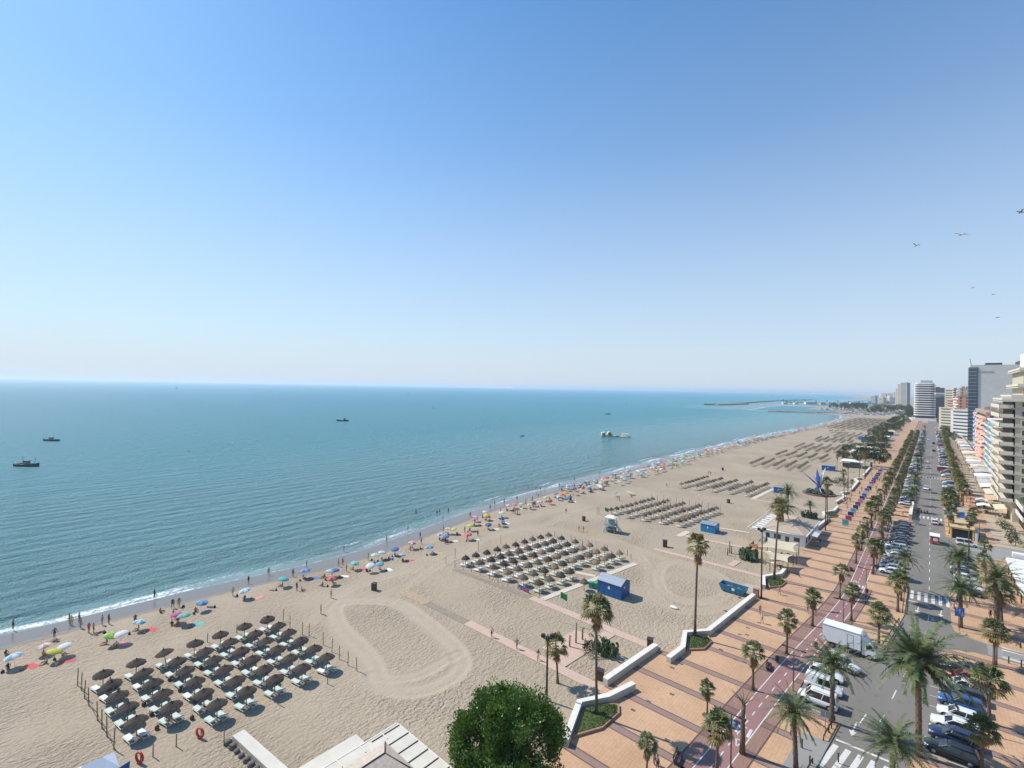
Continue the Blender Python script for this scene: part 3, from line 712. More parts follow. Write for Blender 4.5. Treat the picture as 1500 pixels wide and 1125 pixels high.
def leaf_tree(seed, rad, cz, rz, trunk_pts, nclump=260, nleaf=16, leaf=0.2, m=None, mb=None, name='broad_leaved_tree', squash=0.75, spread=1.0):
    r = random.Random(seed); e = empty(name, None, None)
    b = MB()
    for pts, rr in trunk_pts: b.tube(pts, rr, 8)
    b.build('trunk', mb or M_bark, e)
    b = MB()
    lob = [(r.uniform(0, 2*PI), r.uniform(-.4, 1), r.uniform(.04, .24)-.06) for _ in range(22)]
    lobes = []
    if spread > 1:
        for _ in range(120):
            u = r.uniform(-.9, 1); az = r.uniform(0, 2*PI); s = math.sqrt(1-u*u); k = r.uniform(.7, .9) if _ < 95 else r.uniform(.2, .6); lobes.append((Vector((math.cos(az)*s*rad*k, math.sin(az)*s*rad*k, cz+u*rz*k*(1 if u > 0 else squash))), r.uniform(.7, 1.35), Vector((math.cos(az)*s, math.sin(az)*s, u))))
    for i in range(nclump):
        u = r.uniform(-.75, 1); az = r.uniform(0, 2*PI); s = math.sqrt(max(0, 1-u*u))
        d = Vector((math.cos(az)*s, math.sin(az)*s, u))
        k = 0.86 if r.random() < .8 else r.uniform(.5, .8)
        for la, lu, lk in lob:
            ls = math.sqrt(max(0, 1-lu*lu)); dt = d.dot(Vector((math.cos(la)*ls, math.sin(la)*ls, lu)))
            if dt > .8: k += lk*(dt-.8)*5
        c = Vector((d.x*rad*k, d.y*rad*k, cz+d.z*rz*k*(1 if d.z > 0 else squash)))
        if lobes:
            lc, lr, ld0 = lobes[i % len(lobes)]; dv = (Vector((r.gauss(0, 1), r.gauss(0, 1), r.gauss(0, 1))).normalized()+ld0*.9).normalized(); c = lc+dv*lr
        mi = 1 if r.random() < .22 else 0; c = c*r.uniform(.96, 1.05)
        cr = leaf*spread*r.uniform(1.5, 2.6); c = c*(1+(.0 if spread == 1 else r.uniform(-.03, .07))); od = (d*.7+Vector((0, 0, .6))).normalized()
        for j in range(nleaf):
            q = Vector((r.gauss(0, 1), r.gauss(0, 1), r.gauss(0, 1))).normalized()
            p = c+q*cr*r.uniform(.5, 1)+od*cr*r.uniform(0, .7)
            ld = (q*.6+od+Vector((r.uniform(-.3, .3), r.uniform(-.3, .3), 0))).normalized(); sd_ = ld.cross(Vector((r.uniform(-1, 1), r.uniform(-1, 1), r.uniform(-1, 1)))).normalized()
            l = leaf*r.uniform(.7, 1.3); w = l*.36
            b.face([p, p+ld*l*.5+sd_*w, p+ld*l, p+ld*l*.5-sd_*w], mi)
    b.build('crown', [m or M_leaf, M_leaf2 if m is None else m], e)
    return e

P_fan = [proto(fan_palm(s, 4.6, .95, 1.9, 32, 0.0, .15)) for s in (1, 2, 3)]
P_fanbig = [proto(fan_palm(s, 5.2, 1.28, 1.2, 46, 0.04, .2)) for s in (11, 12)]
P_tall = [proto(fan_palm(21, 14.2, 1.45, 1.7, 42, 0.25, .2, .25)), proto(fan_palm(22, 15.5, 1.35, 2.2, 34, .75, .2, .35))]
P_tallg = proto(fan_palm(25, 6.6, 1.55, 1.4, 30, .2, .2, .2))
P_date = [proto(date_palm(31, 6.0, 3.7, 46, 18)), proto(date_palm(32, 6.8, 4.0, 48, 18))]
P_datebig = proto(date_palm(33, 10.2, 6.3, 66, 26, .3, bend=.95))
P_fanlow = [proto(fan_palm(s, 4.8, 1.2, .6, 13, 0.0, .16)) for s in (41, 42)]

def palm(kind, src, x, y, sc, label, cat='palm tree', group=None, z=PZ, rz=None):
    o = dup(src, (x, y, z), rng.uniform(0, 6.28) if rz is None else rz, label, cat, group, (sc*rng.uniform(.93, 1.07), sc*rng.uniform(.93, 1.07), sc))
    o.rotation_euler[0] = rng.uniform(-.035, .035); o.rotation_euler[1] = rng.uniform(-.035, .035); o.name = kind; return o
gA = 'fan palms in the row on the sea side of the bike path'; gB = 'fan palms in the row between bike path and road'; gC = 'palms along the landward pavement'
yA_ = [137.3, 149.6, 164.5, 176.1]
# near fan palms, read from the photograph
near = [
 (G(947, 1140), 0.80, P_fan[0], 'small fan palm at the bottom edge beside two standing people'),
 (G(1036, 1050), 0.76, P_fan[1], 'short fan palm standing on the promenade left of the dead palm'),
 (G(1103, 1012), 1.12, P_fan[2], 'fan palm with hanging dry skirt left of the bench by the bike path'),
 (G(1152, 959), 1.15, P_fan[0], 'fan palm with hanging dry skirt between the bench and the white truck'),
 (G(1190, 918), 1.12, P_fan[1], 'fan palm just left of the box truck roof, person in blue beside'),
 (G(1230, 878), 1.18, P_fan[2], 'fan palm behind the truck where the bike path bends'),
 (G(1247, 910), 1.12, P_fan[1], 'fan palm right behind the truck on the strip east of bike path')]
for (x, y), s, src, lb in near: palm('fan_palm', src, x, y, s, lb, group='small fan palms on the promenade')
palm('fan_palm', P_fanbig[0], *G(1050, 1131), 0.92, 'bushy fan palm in front of the lamp at the bottom edge', group='bushy fan palms')
palm('fan_palm', P_fanbig[1], *G(1287, 946), 0.98, 'bushy fan palm on the pavement between truck and road bend', group='bushy fan palms')
palm('fan_palm', P_fanbig[0], *G(1315, 897), 1.05, 'bushy fan palm on the pavement edge before the far zebra crossing', group='bushy fan palms')
palm('fan_palm', P_fanbig[1], *G(1320, 881), 0.9, 'bushy fan palm just behind another one near the far zebra crossing', group='bushy fan palms')
palm('fan_palm', P_fanbig[0], *G(1456, 977), 1.0, 'bushy fan palm on the landward pavement nearest the side street', group='bushy fan palms')
palm('fan_palm', P_fanbig[1], *G(1449, 1061), 1.05, 'bushy fan palm behind the parked red car', group='bushy fan palms')
palm('fan_palm', P_fanbig[0], *G(1438, 1131), 0.85, 'bushy fan palm behind the parked black estate car', group='bushy fan palms')
palm('fan_palm', P_fanbig[1], *R5(1300, 290), 1.15, 'bushy fan palm behind three people north of the side street', group='bushy fan palms')
palm('date_palm', P_date[0], *G(1166, 1128), 0.98, 'date palm left of the two white vans at the bottom')
palm('date_palm', P_date[1], *G(1218, 1058), 1.05, 'date palm in front of the parked white vans')
palm('date_palm', P_datebig, *G(1346, 1109), 1.0, 'biggest date palm with wide arching crown between road and parked cars', rz=0.6)
palm('date_palm', P_date[0], *G(1407, 920), 1.12, 'date palm with the blue sign on its trunk')
palm('date_palm', P_date[1], *G(1404, 880), 1.22, 'pale date palm behind the blue sign, leaning over the parked cars')
palm('date_palm', P_date[0], 8.7, 116.5, 1.45, 'broad date palm beside the white roofed terrace')
palm('date_palm', P_date[1], *G(1325, 868), 0.98, 'date palm at the near end of the second seaward parking bay')
palm('date_palm', P_date[1], *G(1306, 1190), 0.95, 'date palm with only its crown showing at the bottom edge')
palm('fan_palm', P_tall[0], -30.16, 50.5, 0.93, 'tall fan palm rising from the nearest grass planter', 'palm tree', 'tall fan palms')
palm('fan_palm', P_tall[1], -28.2, 77.2, 0.99, 'very tall fan palm with withered crown in the second grass planter', 'palm tree', 'tall fan palms')
palm('fan_palm', P_tallg, *G(817, 1001), 0.78, 'fan palm standing on the sand beside the first beach path', 'palm tree', z=0)
palm('fan_palm', P_tall[1], -24.5, 111.9, 1.02, 'very tall withered fan palm in front of the shade sails', 'palm tree', 'tall fan palms')
palm('date_palm', P_date[0], -30.6, 149.5, 1.35, 'date palm in the restaurant yard behind the withered fan palm', z=0)
palm('date_palm', P_date[1], *G(1153, 757), 1.2, 'date palm on the sand behind the restaurant pergola', z=0)
palm('date_palm', P_date[0], *G(1188, 759), 0.72, 'low date palm in the dark shrub bed behind the restaurant', z=0)
pit = MB()
for (x, y), s, src, lb in near: pit.lathe([(.62, PZ+.006), (.02, PZ+.03)], 10, 0, (x, y, 0))
for y in yA_: pit.lathe([(.6, PZ+.01), (.02, PZ+.03)], 8, 0, (-12.95, y, 0))
struct(pit.build('soil_pits', mat('soil', (.13, .09, .06), .95, .3, 5)))
# dead palm: bare trunk with a few grey upright fronds
e = empty('dead_palm', 'dead palm with bare grey fronds beside the bike path', 'palm tree', (*G(1087, 1105), PZ))
MB().tube([(0, 0, -.1), (.05, 0, 2), (.0, .05, 4), (.1, 0, 5.4)], [.34, .25, .24, .2], 9).build('trunk', M_trunk, e)
b = MB(); r_ = random.Random(5)
for i in range(11):
    az = i*.6+r_.uniform(-.2, .2); el = 1.25; p = Vector((.1, 0, 5.3)); pts = [p]
    for k in range(4): el -= .22; p = p+(Vector((math.cos(az), math.sin(az), 0))*math.cos(el)+Vector((0, 0, math.sin(el))))*.55; pts.append(p)
    b.tube(pts, [.06, .08, .05, .03, .01], 4)
b.build('crown', mat('grey_dead_frond', (0.25, 0.19, 0.12), .9, .2, 2), e)

# long rows fading into the distance (spacing about 13 m)
yA = [137.3, 149.6, 164.5, 176.1]+[176.1+12.6*i for i in range(1, 34)]
for i, y in enumerate(yA):
    palm('fan_palm', (P_fan+P_fanbig)[i % 5] if y > 170 else P_fan[i % 3], -12.95, y+rng.uniform(-.6, .6), rng.uniform(.98, 1.22), f'fan palm, {nth(i+1)} beyond the path bend in the seaward row along the bike path', group=gA)
yB = [131.8, 145, 158.3]+[158.3+8.4*i for i in range(1, 54)]
for i, y in enumerate(yB):
    src = P_fan[i % 3] if i % 3 else P_fanbig[i % 2]
    palm('fan_palm', src, -9.4+rng.uniform(-.3, .3), y, rng.uniform(.9, 1.2), f'fan palm, {nth(i+1)} beyond the far zebra in the row behind the seaward parked cars', group=gB)
k = 0
for y in [212, 226, 241, 258, 305, 318, 398, 408, 492, 588, 686]:
    palm('date_palm', P_date[k % 2], -4.9, y, rng.uniform(.75, 1.0), f'date palm, {nth(k+1)} along the seaward kerb of the far road', group='date palms on the seaward kerb'); k += 1
k = 0
for y in [186, 197, 210.4, 222]+[236+9.5*i for i in range(40)]:
    palm('fan_palm', P_fanbig[k % 2] if k % 3 else P_fan[k % 3], (4.6 if y < 235 else 8.6)+rng.uniform(-.3, .3), y, rng.uniform(1.0, 1.35) if y > 235 else 1.4, f'fan palm, {nth(k+1)} beyond the yellow parking entrance on the landward side', group=gC); k += 1
k = 0
for y in [128, 143, 156, 187, 200]:
    palm('fan_palm', P_fan[k % 3], 9.5+rng.uniform(-.5, .5), y, 1.1, f'small fan palm, {nth(k+1)} past the side street on the landward pavement', group=gC); k += 1
# tall palms by the sculpture and the far beach bars
tallpx = [(1212, 768), (1237, 735), (1247, 728), (1258, 703), (1267, 702), (1226, 690), (1284, 668), (1290, 662)]
topz = [698, 690, 702, 664, 660, 668, 635, 632]
for k, ((px, py), tp) in enumerate(zip(tallpx, topz)):
    x, y = G(px, py); f = -x*math.sin(YAW)+y*math.cos(YAW); h = (py-tp)*f/690
    palm('fan_palm', P_tall[k % 2], x, y, h/16.2, f'tall fan palm, {nth(k+1)} of the far group by the beach sculpture and bars', group='far tall fan palms', z=0)

# big broad-leaved tree at the bottom
TX, TY = -30.4, 34.6
big_tree = leaf_tree(9, 4.95, 5.0, 4.1, [([(-2.2, -1.0, -.2), (-2.0, -.8, 1.2), (-2.6, -1.3, 3.4)], [.26, .2, .15]), ([(0, 0, -.2), (0.1, .1, 2), (.6, .2, 4.6)], [.34, .28, .2]), ([(-2.0, -.8, 1.0), (-1.2, -.2, 3.6)], [.17, .12])], 2000, 38, .21, squash=.9, spread=1.15)
big_tree.location = (TX, TY, 0); tag(big_tree, 'large round dense green tree at the bottom edge on the sand', 'tree')

# cacti beds
def cactus(seed, n, rad, h):
    r = random.Random(seed); e = empty('cactus', None, None)
    b = MB()
    for i in range(n):
        az = r.uniform(0, 6.28); d = rad*math.sqrt(r.random())*.8; p = Vector((math.cos(az)*d, math.sin(az)*d, 0)); z = 0
        for k in range(r.randint(2, 4)):
            s = r.uniform(.28, .42)*h/1.2; ax = r.uniform(0, PI); q = p+Vector((0, 0, z+s*.8))
            u = Vector((math.cos(ax), math.sin(ax), 0)); vz = (Vector((0, 0, 1))+Vector((r.uniform(-.5, .5), r.uniform(-.5, .5), 0))).normalized(); w = u.cross(vz).normalized()
            rings = []
            for (a, t) in ((-.09*s, .8), (-.1*s, 1), (.1*s, 1), (.09*s, .8)):
                rings.append([q+w*a+(u*math.cos(j*PI/4)*.75+vz*math.sin(j*PI/4))*s*t for j in range(8)])
            b.loft(rings, 0); z += s*1.45; p = p+Vector((r.uniform(-.2, .2), r.uniform(-.2, .2), 0))*h
    b.build('pads', M_cactus, e); return e
c = cactus(1, 55, 2.1, 1.15); c.location = (*Q3(1010, 435), 0); tag(c, 'prickly pear clump on the sand beside the shower plaza', 'cactus')
c = cactus(2, 60, 2.4, 1.5); c.location = (*B2(985, 700), 0); tag(c, 'prickly pear clump beside the pink path before the restaurant', 'cactus')
c = cactus(3, 50, 2.6, 1.2); c.location = (*B2(1430, 395), 0); tag(c, 'dark shrubby cactus bed under the low date palm', 'cactus')
def bush(name, seed, rad, h, x, y, label, m=None, nc=60, leaf=.2, z=0):
    e = leaf_tree(seed, rad, h*.5, h*.5, [([(0, 0, -.05), (0, 0, h*.4)], [.1, .06])], nc, 12, leaf, m or M_leafd, name=name)
    e.location = (x, y, z); tag(e, label, 'shrub' if name == 'shrub' else 'tree'); return e
bush('shrub', 3, 1.1, 1.3, *Q3(930, 440), 'small dark shrub at the left of the prickly pear clump')
x, y = G(1278, 687); e = leaf_tree(14, 7.5, 6.0, 4.6, [([(0, 0, -.1), (0, 0, 3)], [.5, .4])], 260, 18, .55, M_leafd); e.location = (x-1, y+6, 0); tag(e, 'wide dark tree beside the beach bar beyond the sculpture', 'tree')
x, y = G(1231, 712); bush('shrub', 5, 2.6, 3.2, x, y, 'green shrub beside the tall palms beyond the sculpture', nc=90, leaf=.3)
# far belt of trees between road and beach, one by one
Tf = [proto(leaf_tree(50+i, 5.0, 5.2, 3.6, [([(0, 0, -.1), (0, 0, 3)], [.4, .3])], 120, 12, .6, M_leafd)) for i in range(2)]
k = 0
for i in range(54):
    y = 330+i*12.5+rng.uniform(-4, 4); x = -25-rng.random()*18
    if y < 420 and x > -30: x = -40
    k += 1; o = dup(Tf[i % 2], (x, y, 0), rng.uniform(0, 6), f'dark green tree, {nth(k)} from the near end of the far belt behind the beach', 'tree', 'far belt of trees behind the beach', rng.uniform(.4, .78)); o.name = 'broad_leaved_tree'
k = 0
for i in range(26):
    y = 560+i*16+rng.uniform(-4, 4); x = 9+rng.random()*8
    k += 1; o = dup(Tf[i % 2], (x, y, 0), rng.uniform(0, 6), f'dark green tree, {nth(k)} from the near end on the far landward side', 'tree', 'far trees on the landward side', rng.uniform(.4, .7)); o.name = 'broad_leaved_tree'
k = 0; rf_ = random.Random(77)
for i in range(90):
    y = rf_.uniform(1010, 1750); x = rf_.uniform(-100, 60) if y < 1350 else rf_.uniform(-190, 90)
    if x < -60 and y < 1150: x += 70
    if y < 1100 and -22 < x < 14: continue
    k += 1; o = dup(Tf[i % 2], (x, y, -.2), rf_.uniform(0, 6), f'hazy dark tree, {nth(k)} of those scattered over the flat land by the harbour', 'tree', 'scattered trees by the harbour', rf_.uniform(.9, 1.6)); o.name = 'broad_leaved_tree'
# ================================================================= beach furniture
M_thatch = [mat('thatch_dark', (0.075, 0.057, 0.045), .95, .35, 5, .8, 30), mat('thatch_brown', (0.15, 0.118, 0.088), .95, .3, 5, .8, 30), mat('thatch_tan', (0.27, 0.185, 0.115), .95, .25, 5, .8, 30)]
M_pole = mat('wood_pole', (0.20, 0.14, 0.09), .9, .2, 3)
M_wpl = mat('white_plastic', (0.74, 0.74, 0.70), .5)
M_mint = mat('mint_fabric', (0.56, 0.63, 0.56), .85, .06, 4); M_whitef = mat('white_fabric', (0.74, 0.74, 0.71), .85, .04, 4)
M_lime = mat('pale_lime_fabric', (0.60, 0.63, 0.50), .85, .06, 4); M_tanf = mat('beige_fabric', (0.50, 0.44, 0.34), .85, .06, 4)
def parasol(seed, rad=1.12, pole_h=2.15, n=14, steep=1.0):
    r = random.Random(seed); e = empty('thatched_parasol', None, None)
    MB().tube([(0, 0, -.2), (0, 0, pole_h+.35)], .055, 6).build('pole', M_pole, e)
    # two-tiered shallow thatch dome with ragged rim
    prof = [(rad*1.0, -.34*steep), (rad*.8, -.16*steep), (rad*.45, .06), (rad*.36, .10), (rad*.37, .05), (rad*.2, .2), (.06, .33), (.03, .45*steep)]
    rings = []
    for q, (rr, z) in enumerate(prof):
        ring = []
        for j in range(n*2):
            k = 1+(r.uniform(-.05, .05) if q < 2 else r.uniform(-.03, .03)); ring.append((rr*k*math.cos(PI*j/n), rr*k*math.sin(PI*j/n), pole_h+z+r.uniform(-.02, .02)+(r.uniform(-.06, .03) if q == 0 else 0)))
        rings.append(ring)
    under = [[(x*.97, y*.97, z+.03) for x, y, z in rings[0]], [(x*.5, y*.5, pole_h+.0) for x, y, z in rings[0]]]
    b = MB(); b.loft(rings, 0, False, False); b.loft(under[::-1], 0, False, False)
    cn = b.build('canopy', M_thatch[0], e); cn['slots'] = 'thatch'
    return e
def lounger(low=False):
    e = empty('sun_lounger', None, None)
    b = MB()
    b.box((-.32, 0, .27), (.05, 1.95, .06)); b.box((.32, 0, .27), (.05, 1.95, .06)); b.box((0, -.95, .27), (.64, .05, .06)); b.box((0, .95, .27), (.64, .05, .06)); b.build('frame', M_wpl, e)
    if not low:
        for sx in (-.3, .3):
            for sy in (-.75, .75): MB().box((sx, sy, .12), (.05, .06, .26)).build('leg', M_wpl, e)
    b = MB(); b.box((0, -.32, .34), (.62, 1.25, .09))
    ms = b.build('mattress', M_mint, e); ms['slots'] = 'cloth'
    b = MB(); b.loft([[(-.31, .3, .31), (.31, .3, .31), (.31, .3, .41), (-.31, .3, .41)], [(-.31, .93, .62), (.31, .93, .62), (.31, .88, .72), (-.31, .88, .72)]], 0, True, False)
    bk = b.build('backrest', M_mint, e); bk['slots'] = 'cloth'
    return e
P_para = [proto(parasol(s)) for s in (1, 2, 3)]
P_para2 = [proto(parasol(s, .98, 2.05, 9, 1.5)) for s in (4, 5)]
P_loun = proto(lounger()); P_loun2 = proto(lounger(True))
def put_parasol(src, x, y, z, m, label, group, sc=1.0, cat='parasol'):
    o = dup(src, (x, y, z), rng.uniform(0, 6.28), label, cat, group, sc, {'thatch': m}); q_ = .12 if rng.random() < .15 else .045; o.rotation_euler[0] = rng.uniform(-q_, q_); o.rotation_euler[1] = rng.uniform(-q_, q_); o.name = 'thatched_parasol'; return o
NL = 0
def put_lounger(src, x, y, z, rz, m, label, group):
    global NL; NL += 1
    o = dup(src, (x, y, z), rz, label, 'sun lounger', group, None, {'cloth': m}); o.location.x += rng.uniform(-.15, .15); o.name = 'sun_lounger'; return o
# block 1 (nearest): 7 lines along the shore direction, 5 or 6 deep
g1 = 'dark thatched parasols in the nearest lounger block'; gl1 = 'loungers in the nearest block'
for j in range(7):
    n = 5 if j < 2 else 6
    for i in range(n):
        x = -79.9+3.42*i+.02*j; y = 11.1+3.37*j+.24*i
        x += rng.uniform(-.12, .12); y += rng.uniform(-.12, .12)
        put_parasol(P_para[(i+j) % 3], x, y, 0, M_thatch[0], f'dark thatched parasol, {nth(i+1)} from the sea in the {nth(j+1)} line, nearest block', g1)
        for sgn, nm in ((-1, 'near'), (1, 'far')):
            wl = (i == n-1 and j == 0)
            put_lounger(P_loun, x+.1, y+sgn*.58-.05, 0, R(-78)+rng.uniform(-.06, .06), M_whitef if wl or rng.random() < .1 else M_mint,
                        f'{nm} lounger under parasol {nth(i+1)} from the sea in the {nth(j+1)} line, nearest block', gl1)
# block 2: rows follow the shore, brown and tan thatch
g2 = 'thatched parasols in the second lounger block'; gl2 = 'loungers in the second block'
for i in range(6):
    t = i/5.0
    xa, ya = -77.4+t*20.4, 72.4+t*1.0; xb, yb = -74.3+t*20.2, 98.9+t*1.1
    for j in range(10):
        if i == 5 and j in (4, 5): continue
        u = j/9; x = xa+(xb-xa)*u+rng.uniform(-.2, .2); y = ya+(yb-ya)*u+rng.uniform(-.2, .2)
        th = M_thatch[2] if rng.random() < (.06+.25*(i >= 4)+.07*(i >= 2)) else (M_thatch[1] if rng.random() < .4 else M_thatch[0])
        tone = {M_thatch[0].name: 'dark', M_thatch[1].name: 'brown', M_thatch[2].name: 'tan'}[th.name]
        put_parasol(P_para2[j % 2], x, y, 0, th, f'{tone} thatched parasol, {nth(j+1)} along row {nth(i+1)} from the sea, second block', g2)
        cl = M_whitef if i < 3 or (i == 3 and j < 2) else M_lime
        for sgn, nm in ((-1, 'near'), (1, 'far')):
            put_lounger(P_loun2 if i else P_loun, x+.15, y+sgn*.58, 0, R(-84)+rng.uniform(-.05, .05), cl, f'{nm} lounger beside parasol {nth(j+1)} in row {nth(i+1)} from the sea, second block', gl2)
# blocks 3 and 4
def block(num, xa, xb, ya, yb, skew, rows, cols, th, loungers=True, nm_='third'):
    for i in range(rows):
        for j in range(cols):
            x = xa+(xb-xa)*i/(rows-1)+skew[0]*j/(cols-1)+rng.uniform(-.15, .15); y = ya+(yb-ya)*j/(cols-1)+skew[1]*i/(rows-1)+rng.uniform(-.15, .15)
            m = th if rng.random() < .75 else M_thatch[0]
            put_parasol(P_para2[j % 2], x, y, 0, m, f'thatched parasol, {nth(j+1)} along row {nth(i+1)} from the sea, {nm_} block', f'thatched parasols in the {nm_} lounger block', 1.0)
            if loungers and NL < 296:
                put_lounger(P_loun2, x+.3, y-.5, 0, R(-84), M_tanf if rng.random() < .6 else M_whitef, f'lounger beside parasol {nth(j+1)} of row {nth(i+1)} from the sea, {nm_} block', f'loungers in the {nm_} block')
block(3, -75.5, -55.0, 133.6, 157.6, (2.5, 3.0), 5, 10, M_thatch[1])
block(4, -76.2, -52.5, 191.5, 216.0, (1.5, 3.5), 5, 9, M_thatch[1], nm_='fourth')
gy = lambda p: (940+p[0]/4.4118, 550+p[1]/4.4118)
for nm_, pa, pb, pc in (('fifth', (705, 562), (1010, 592), (785, 528)), ('sixth', (870, 505), (1150, 535), (935, 482))):
    a = G(*gy(pa), 2.2); b_ = G(*gy(pb), 2.2); c = G(*gy(pc), 2.2)
    for i in range(5):
        for j in range(8):
            x = a[0]+(b_[0]-a[0])*i/4+(c[0]-a[0])*j/7; y = a[1]+(b_[1]-a[1])*i/4+(c[1]-a[1])*j/7
            put_parasol(P_para2[j % 2], x, y, 0, M_thatch[1], f'thatched parasol, {nth(j+1)} along row {nth(i+1)} from the sea, {nm_} block', f'thatched parasols in the {nm_} lounger block', 1.05)
# farther blocks read as rows of thatch: one object
b = MB(); rr_ = random.Random(8)
def far_par(x, y):
    b.lathe([(1.35, 1.95), (.6, 2.35), (.05, 2.7)], 7, 0, (x, y, 0), False, False); b.tube([(x, y, 0), (x, y, 2.3)], .07, 4, 1, False)
    b.box((x+1.2, y-.4, .35), (1.9, .6, .2), 2)
for pa, pb, pc, rows, cols in (((990, 462), (1240, 478), (1050, 436), 5, 8), ((1125, 410), (1330, 420), (1160, 392), 5, 8), ((1240, 388), (1380, 392), (1290, 368), 4, 8), ((1215, 357), (1290, 357), (1235, 352), 3, 3)):
    a = G(*gy(pa), 2.2); b_ = G(*gy(pb), 2.2); c = G(*gy(pc), 2.2)
    for i in range(rows):
        for j in range(cols):
            far_par(a[0]+(b_[0]-a[0])*i/(rows-1)+(c[0]-a[0])*j/(cols-1), a[1]+(b_[1]-a[1])*i/(rows-1)+(c[1]-a[1])*j/(cols-1))
for blk in range(5):
    y0 = 640+blk*62
    for i in range(9):
        for j in range(11): far_par(-88+i*6.2+j*.3, y0+j*4.3)
o = b.build('far_parasols', [M_thatch[1], M_pole, M_tanf]); tag(o, 'rows of thatched parasols on the far beach beyond the sixth block', 'parasols', kind='stuff')

# posts round the blocks
P_post = proto(MB().tube([(0, 0, -.2), (0, 0, 1)], .055, 6).build('post', M_pole))
k = 0
def posts(pts, h, lab, grp):
    for i, (x, y) in enumerate(pts):
        o = dup(P_post, (x, y, 0), 0, f'thin wooden post, {nth(i+1)} {lab}', 'post', grp, (1, 1, h)); o.name = 'post'; o.rotation_euler = (rng.uniform(-.04, .04), rng.uniform(-.04, .04), 0)
posts([A1(*p) for p in [(425, 580), (447, 605), (463, 650), (488, 690), (535, 770), (560, 815), (587, 860), (625, 930)]], 2.3, 'from the sea on the near side of the nearest block', 'posts left of the nearest block')
posts([A2(*p) for p in [(430, 225), (468, 262), (535, 300), (573, 305), (650, 355), (698, 395), (738, 435), (786, 468), (835, 500)]], 2.0, 'from the sea on the far side of the nearest block', 'posts right of the nearest block')
posts([A1(968, 915), A1(840, 970), A2(673, 570), A2(402, 682), A2(175, 290), A2(14, 340)], 1.4, 'among the scattered ones around the nearest block', 'scattered posts')
posts([B1(*p) for p in [(65, 730), (132, 752), (192, 775), (252, 792), (315, 815), (382, 840), (447, 865), (520, 895), (592, 915), (748, 980)]], 1.5, 'from the sea beside the board path of the second block', 'posts beside the board path')
posts([B1(*p) for p in [(862, 530), (983, 560), (1110, 597), (1248, 630), (1395, 668), (1422, 697)]], 1.4, 'from the sea on the far side of the second block', 'posts behind the second block')
posts([B1(1172, 365), B1(1187, 370), B1(133, 690), B1(468, 585), B1(305, 640)], 2.4, 'of the tall markers towards the sea by the second block', 'tall marker posts')
posts([B2(40+i*76, 400+i*9) for i in range(7)], 2.0, 'from the sea on the near side of the third block', 'posts before the third block')
posts([B2(270+i*46, 290+i*8.2) for i in range(12)], 3.6, 'from the sea of the tall row behind the third block', 'tall posts behind the third block')
# rope between the near posts (low rails)
def simple(name, b, m, label, cat, loc=None, group=None):
    o = b.build(name, m, None, loc); return tag(o, label, cat, group)
b = MB(); pp = [A1(*p) for p in [(425, 580), (447, 605), (463, 650), (488, 690), (535, 770), (560, 815), (587, 860), (625, 930)]]
for (x0, y0), (x1, y1) in zip(pp, pp[1:]): b.tube([(x0, y0, .75), ((x0+x1)/2, (y0+y1)/2, .6), (x1, y1, .75)], .03, 5)
simple('rope', b, M_pole, 'rope strung between the posts left of the nearest block', 'rope')
# lifebuoys
M_red = mat('red_paint', (0.55, 0.05, 0.04), .5); M_black = mat('black_plastic', (0.02, 0.02, 0.022), .5); M_grey = mat('grey_metal', (0.22, 0.22, 0.22), .5, .1, 2)
for (x, y), lb in ((A1(1098, 868), 'red ring lifebuoy standing on the sand below the nearest block'), (A1(765, 1005), 'red ring lifebuoy beside the blue roofed hut')):
    e = empty('lifebuoy', lb, 'lifebuoy', (x, y, 0), .4, 'red lifebuoys'); b = MB(); rings = []
    for j in range(20):
        a = 2*PI*j/20; c_, s__ = math.cos(a), math.sin(a); rings.append([((.5+.12*math.cos(2*PI*q/8))*c_, .12*math.sin(2*PI*q/8), .62+(.5+.12*math.cos(2*PI*q/8))*s__) for q in range(8)])
    rings.append(rings[0]); b.loft(rings, 0, False); b.build('ring', M_red, e); MB().box((0, .12, .35), (.08, .06, .75)).build('stand', M_pole, e)

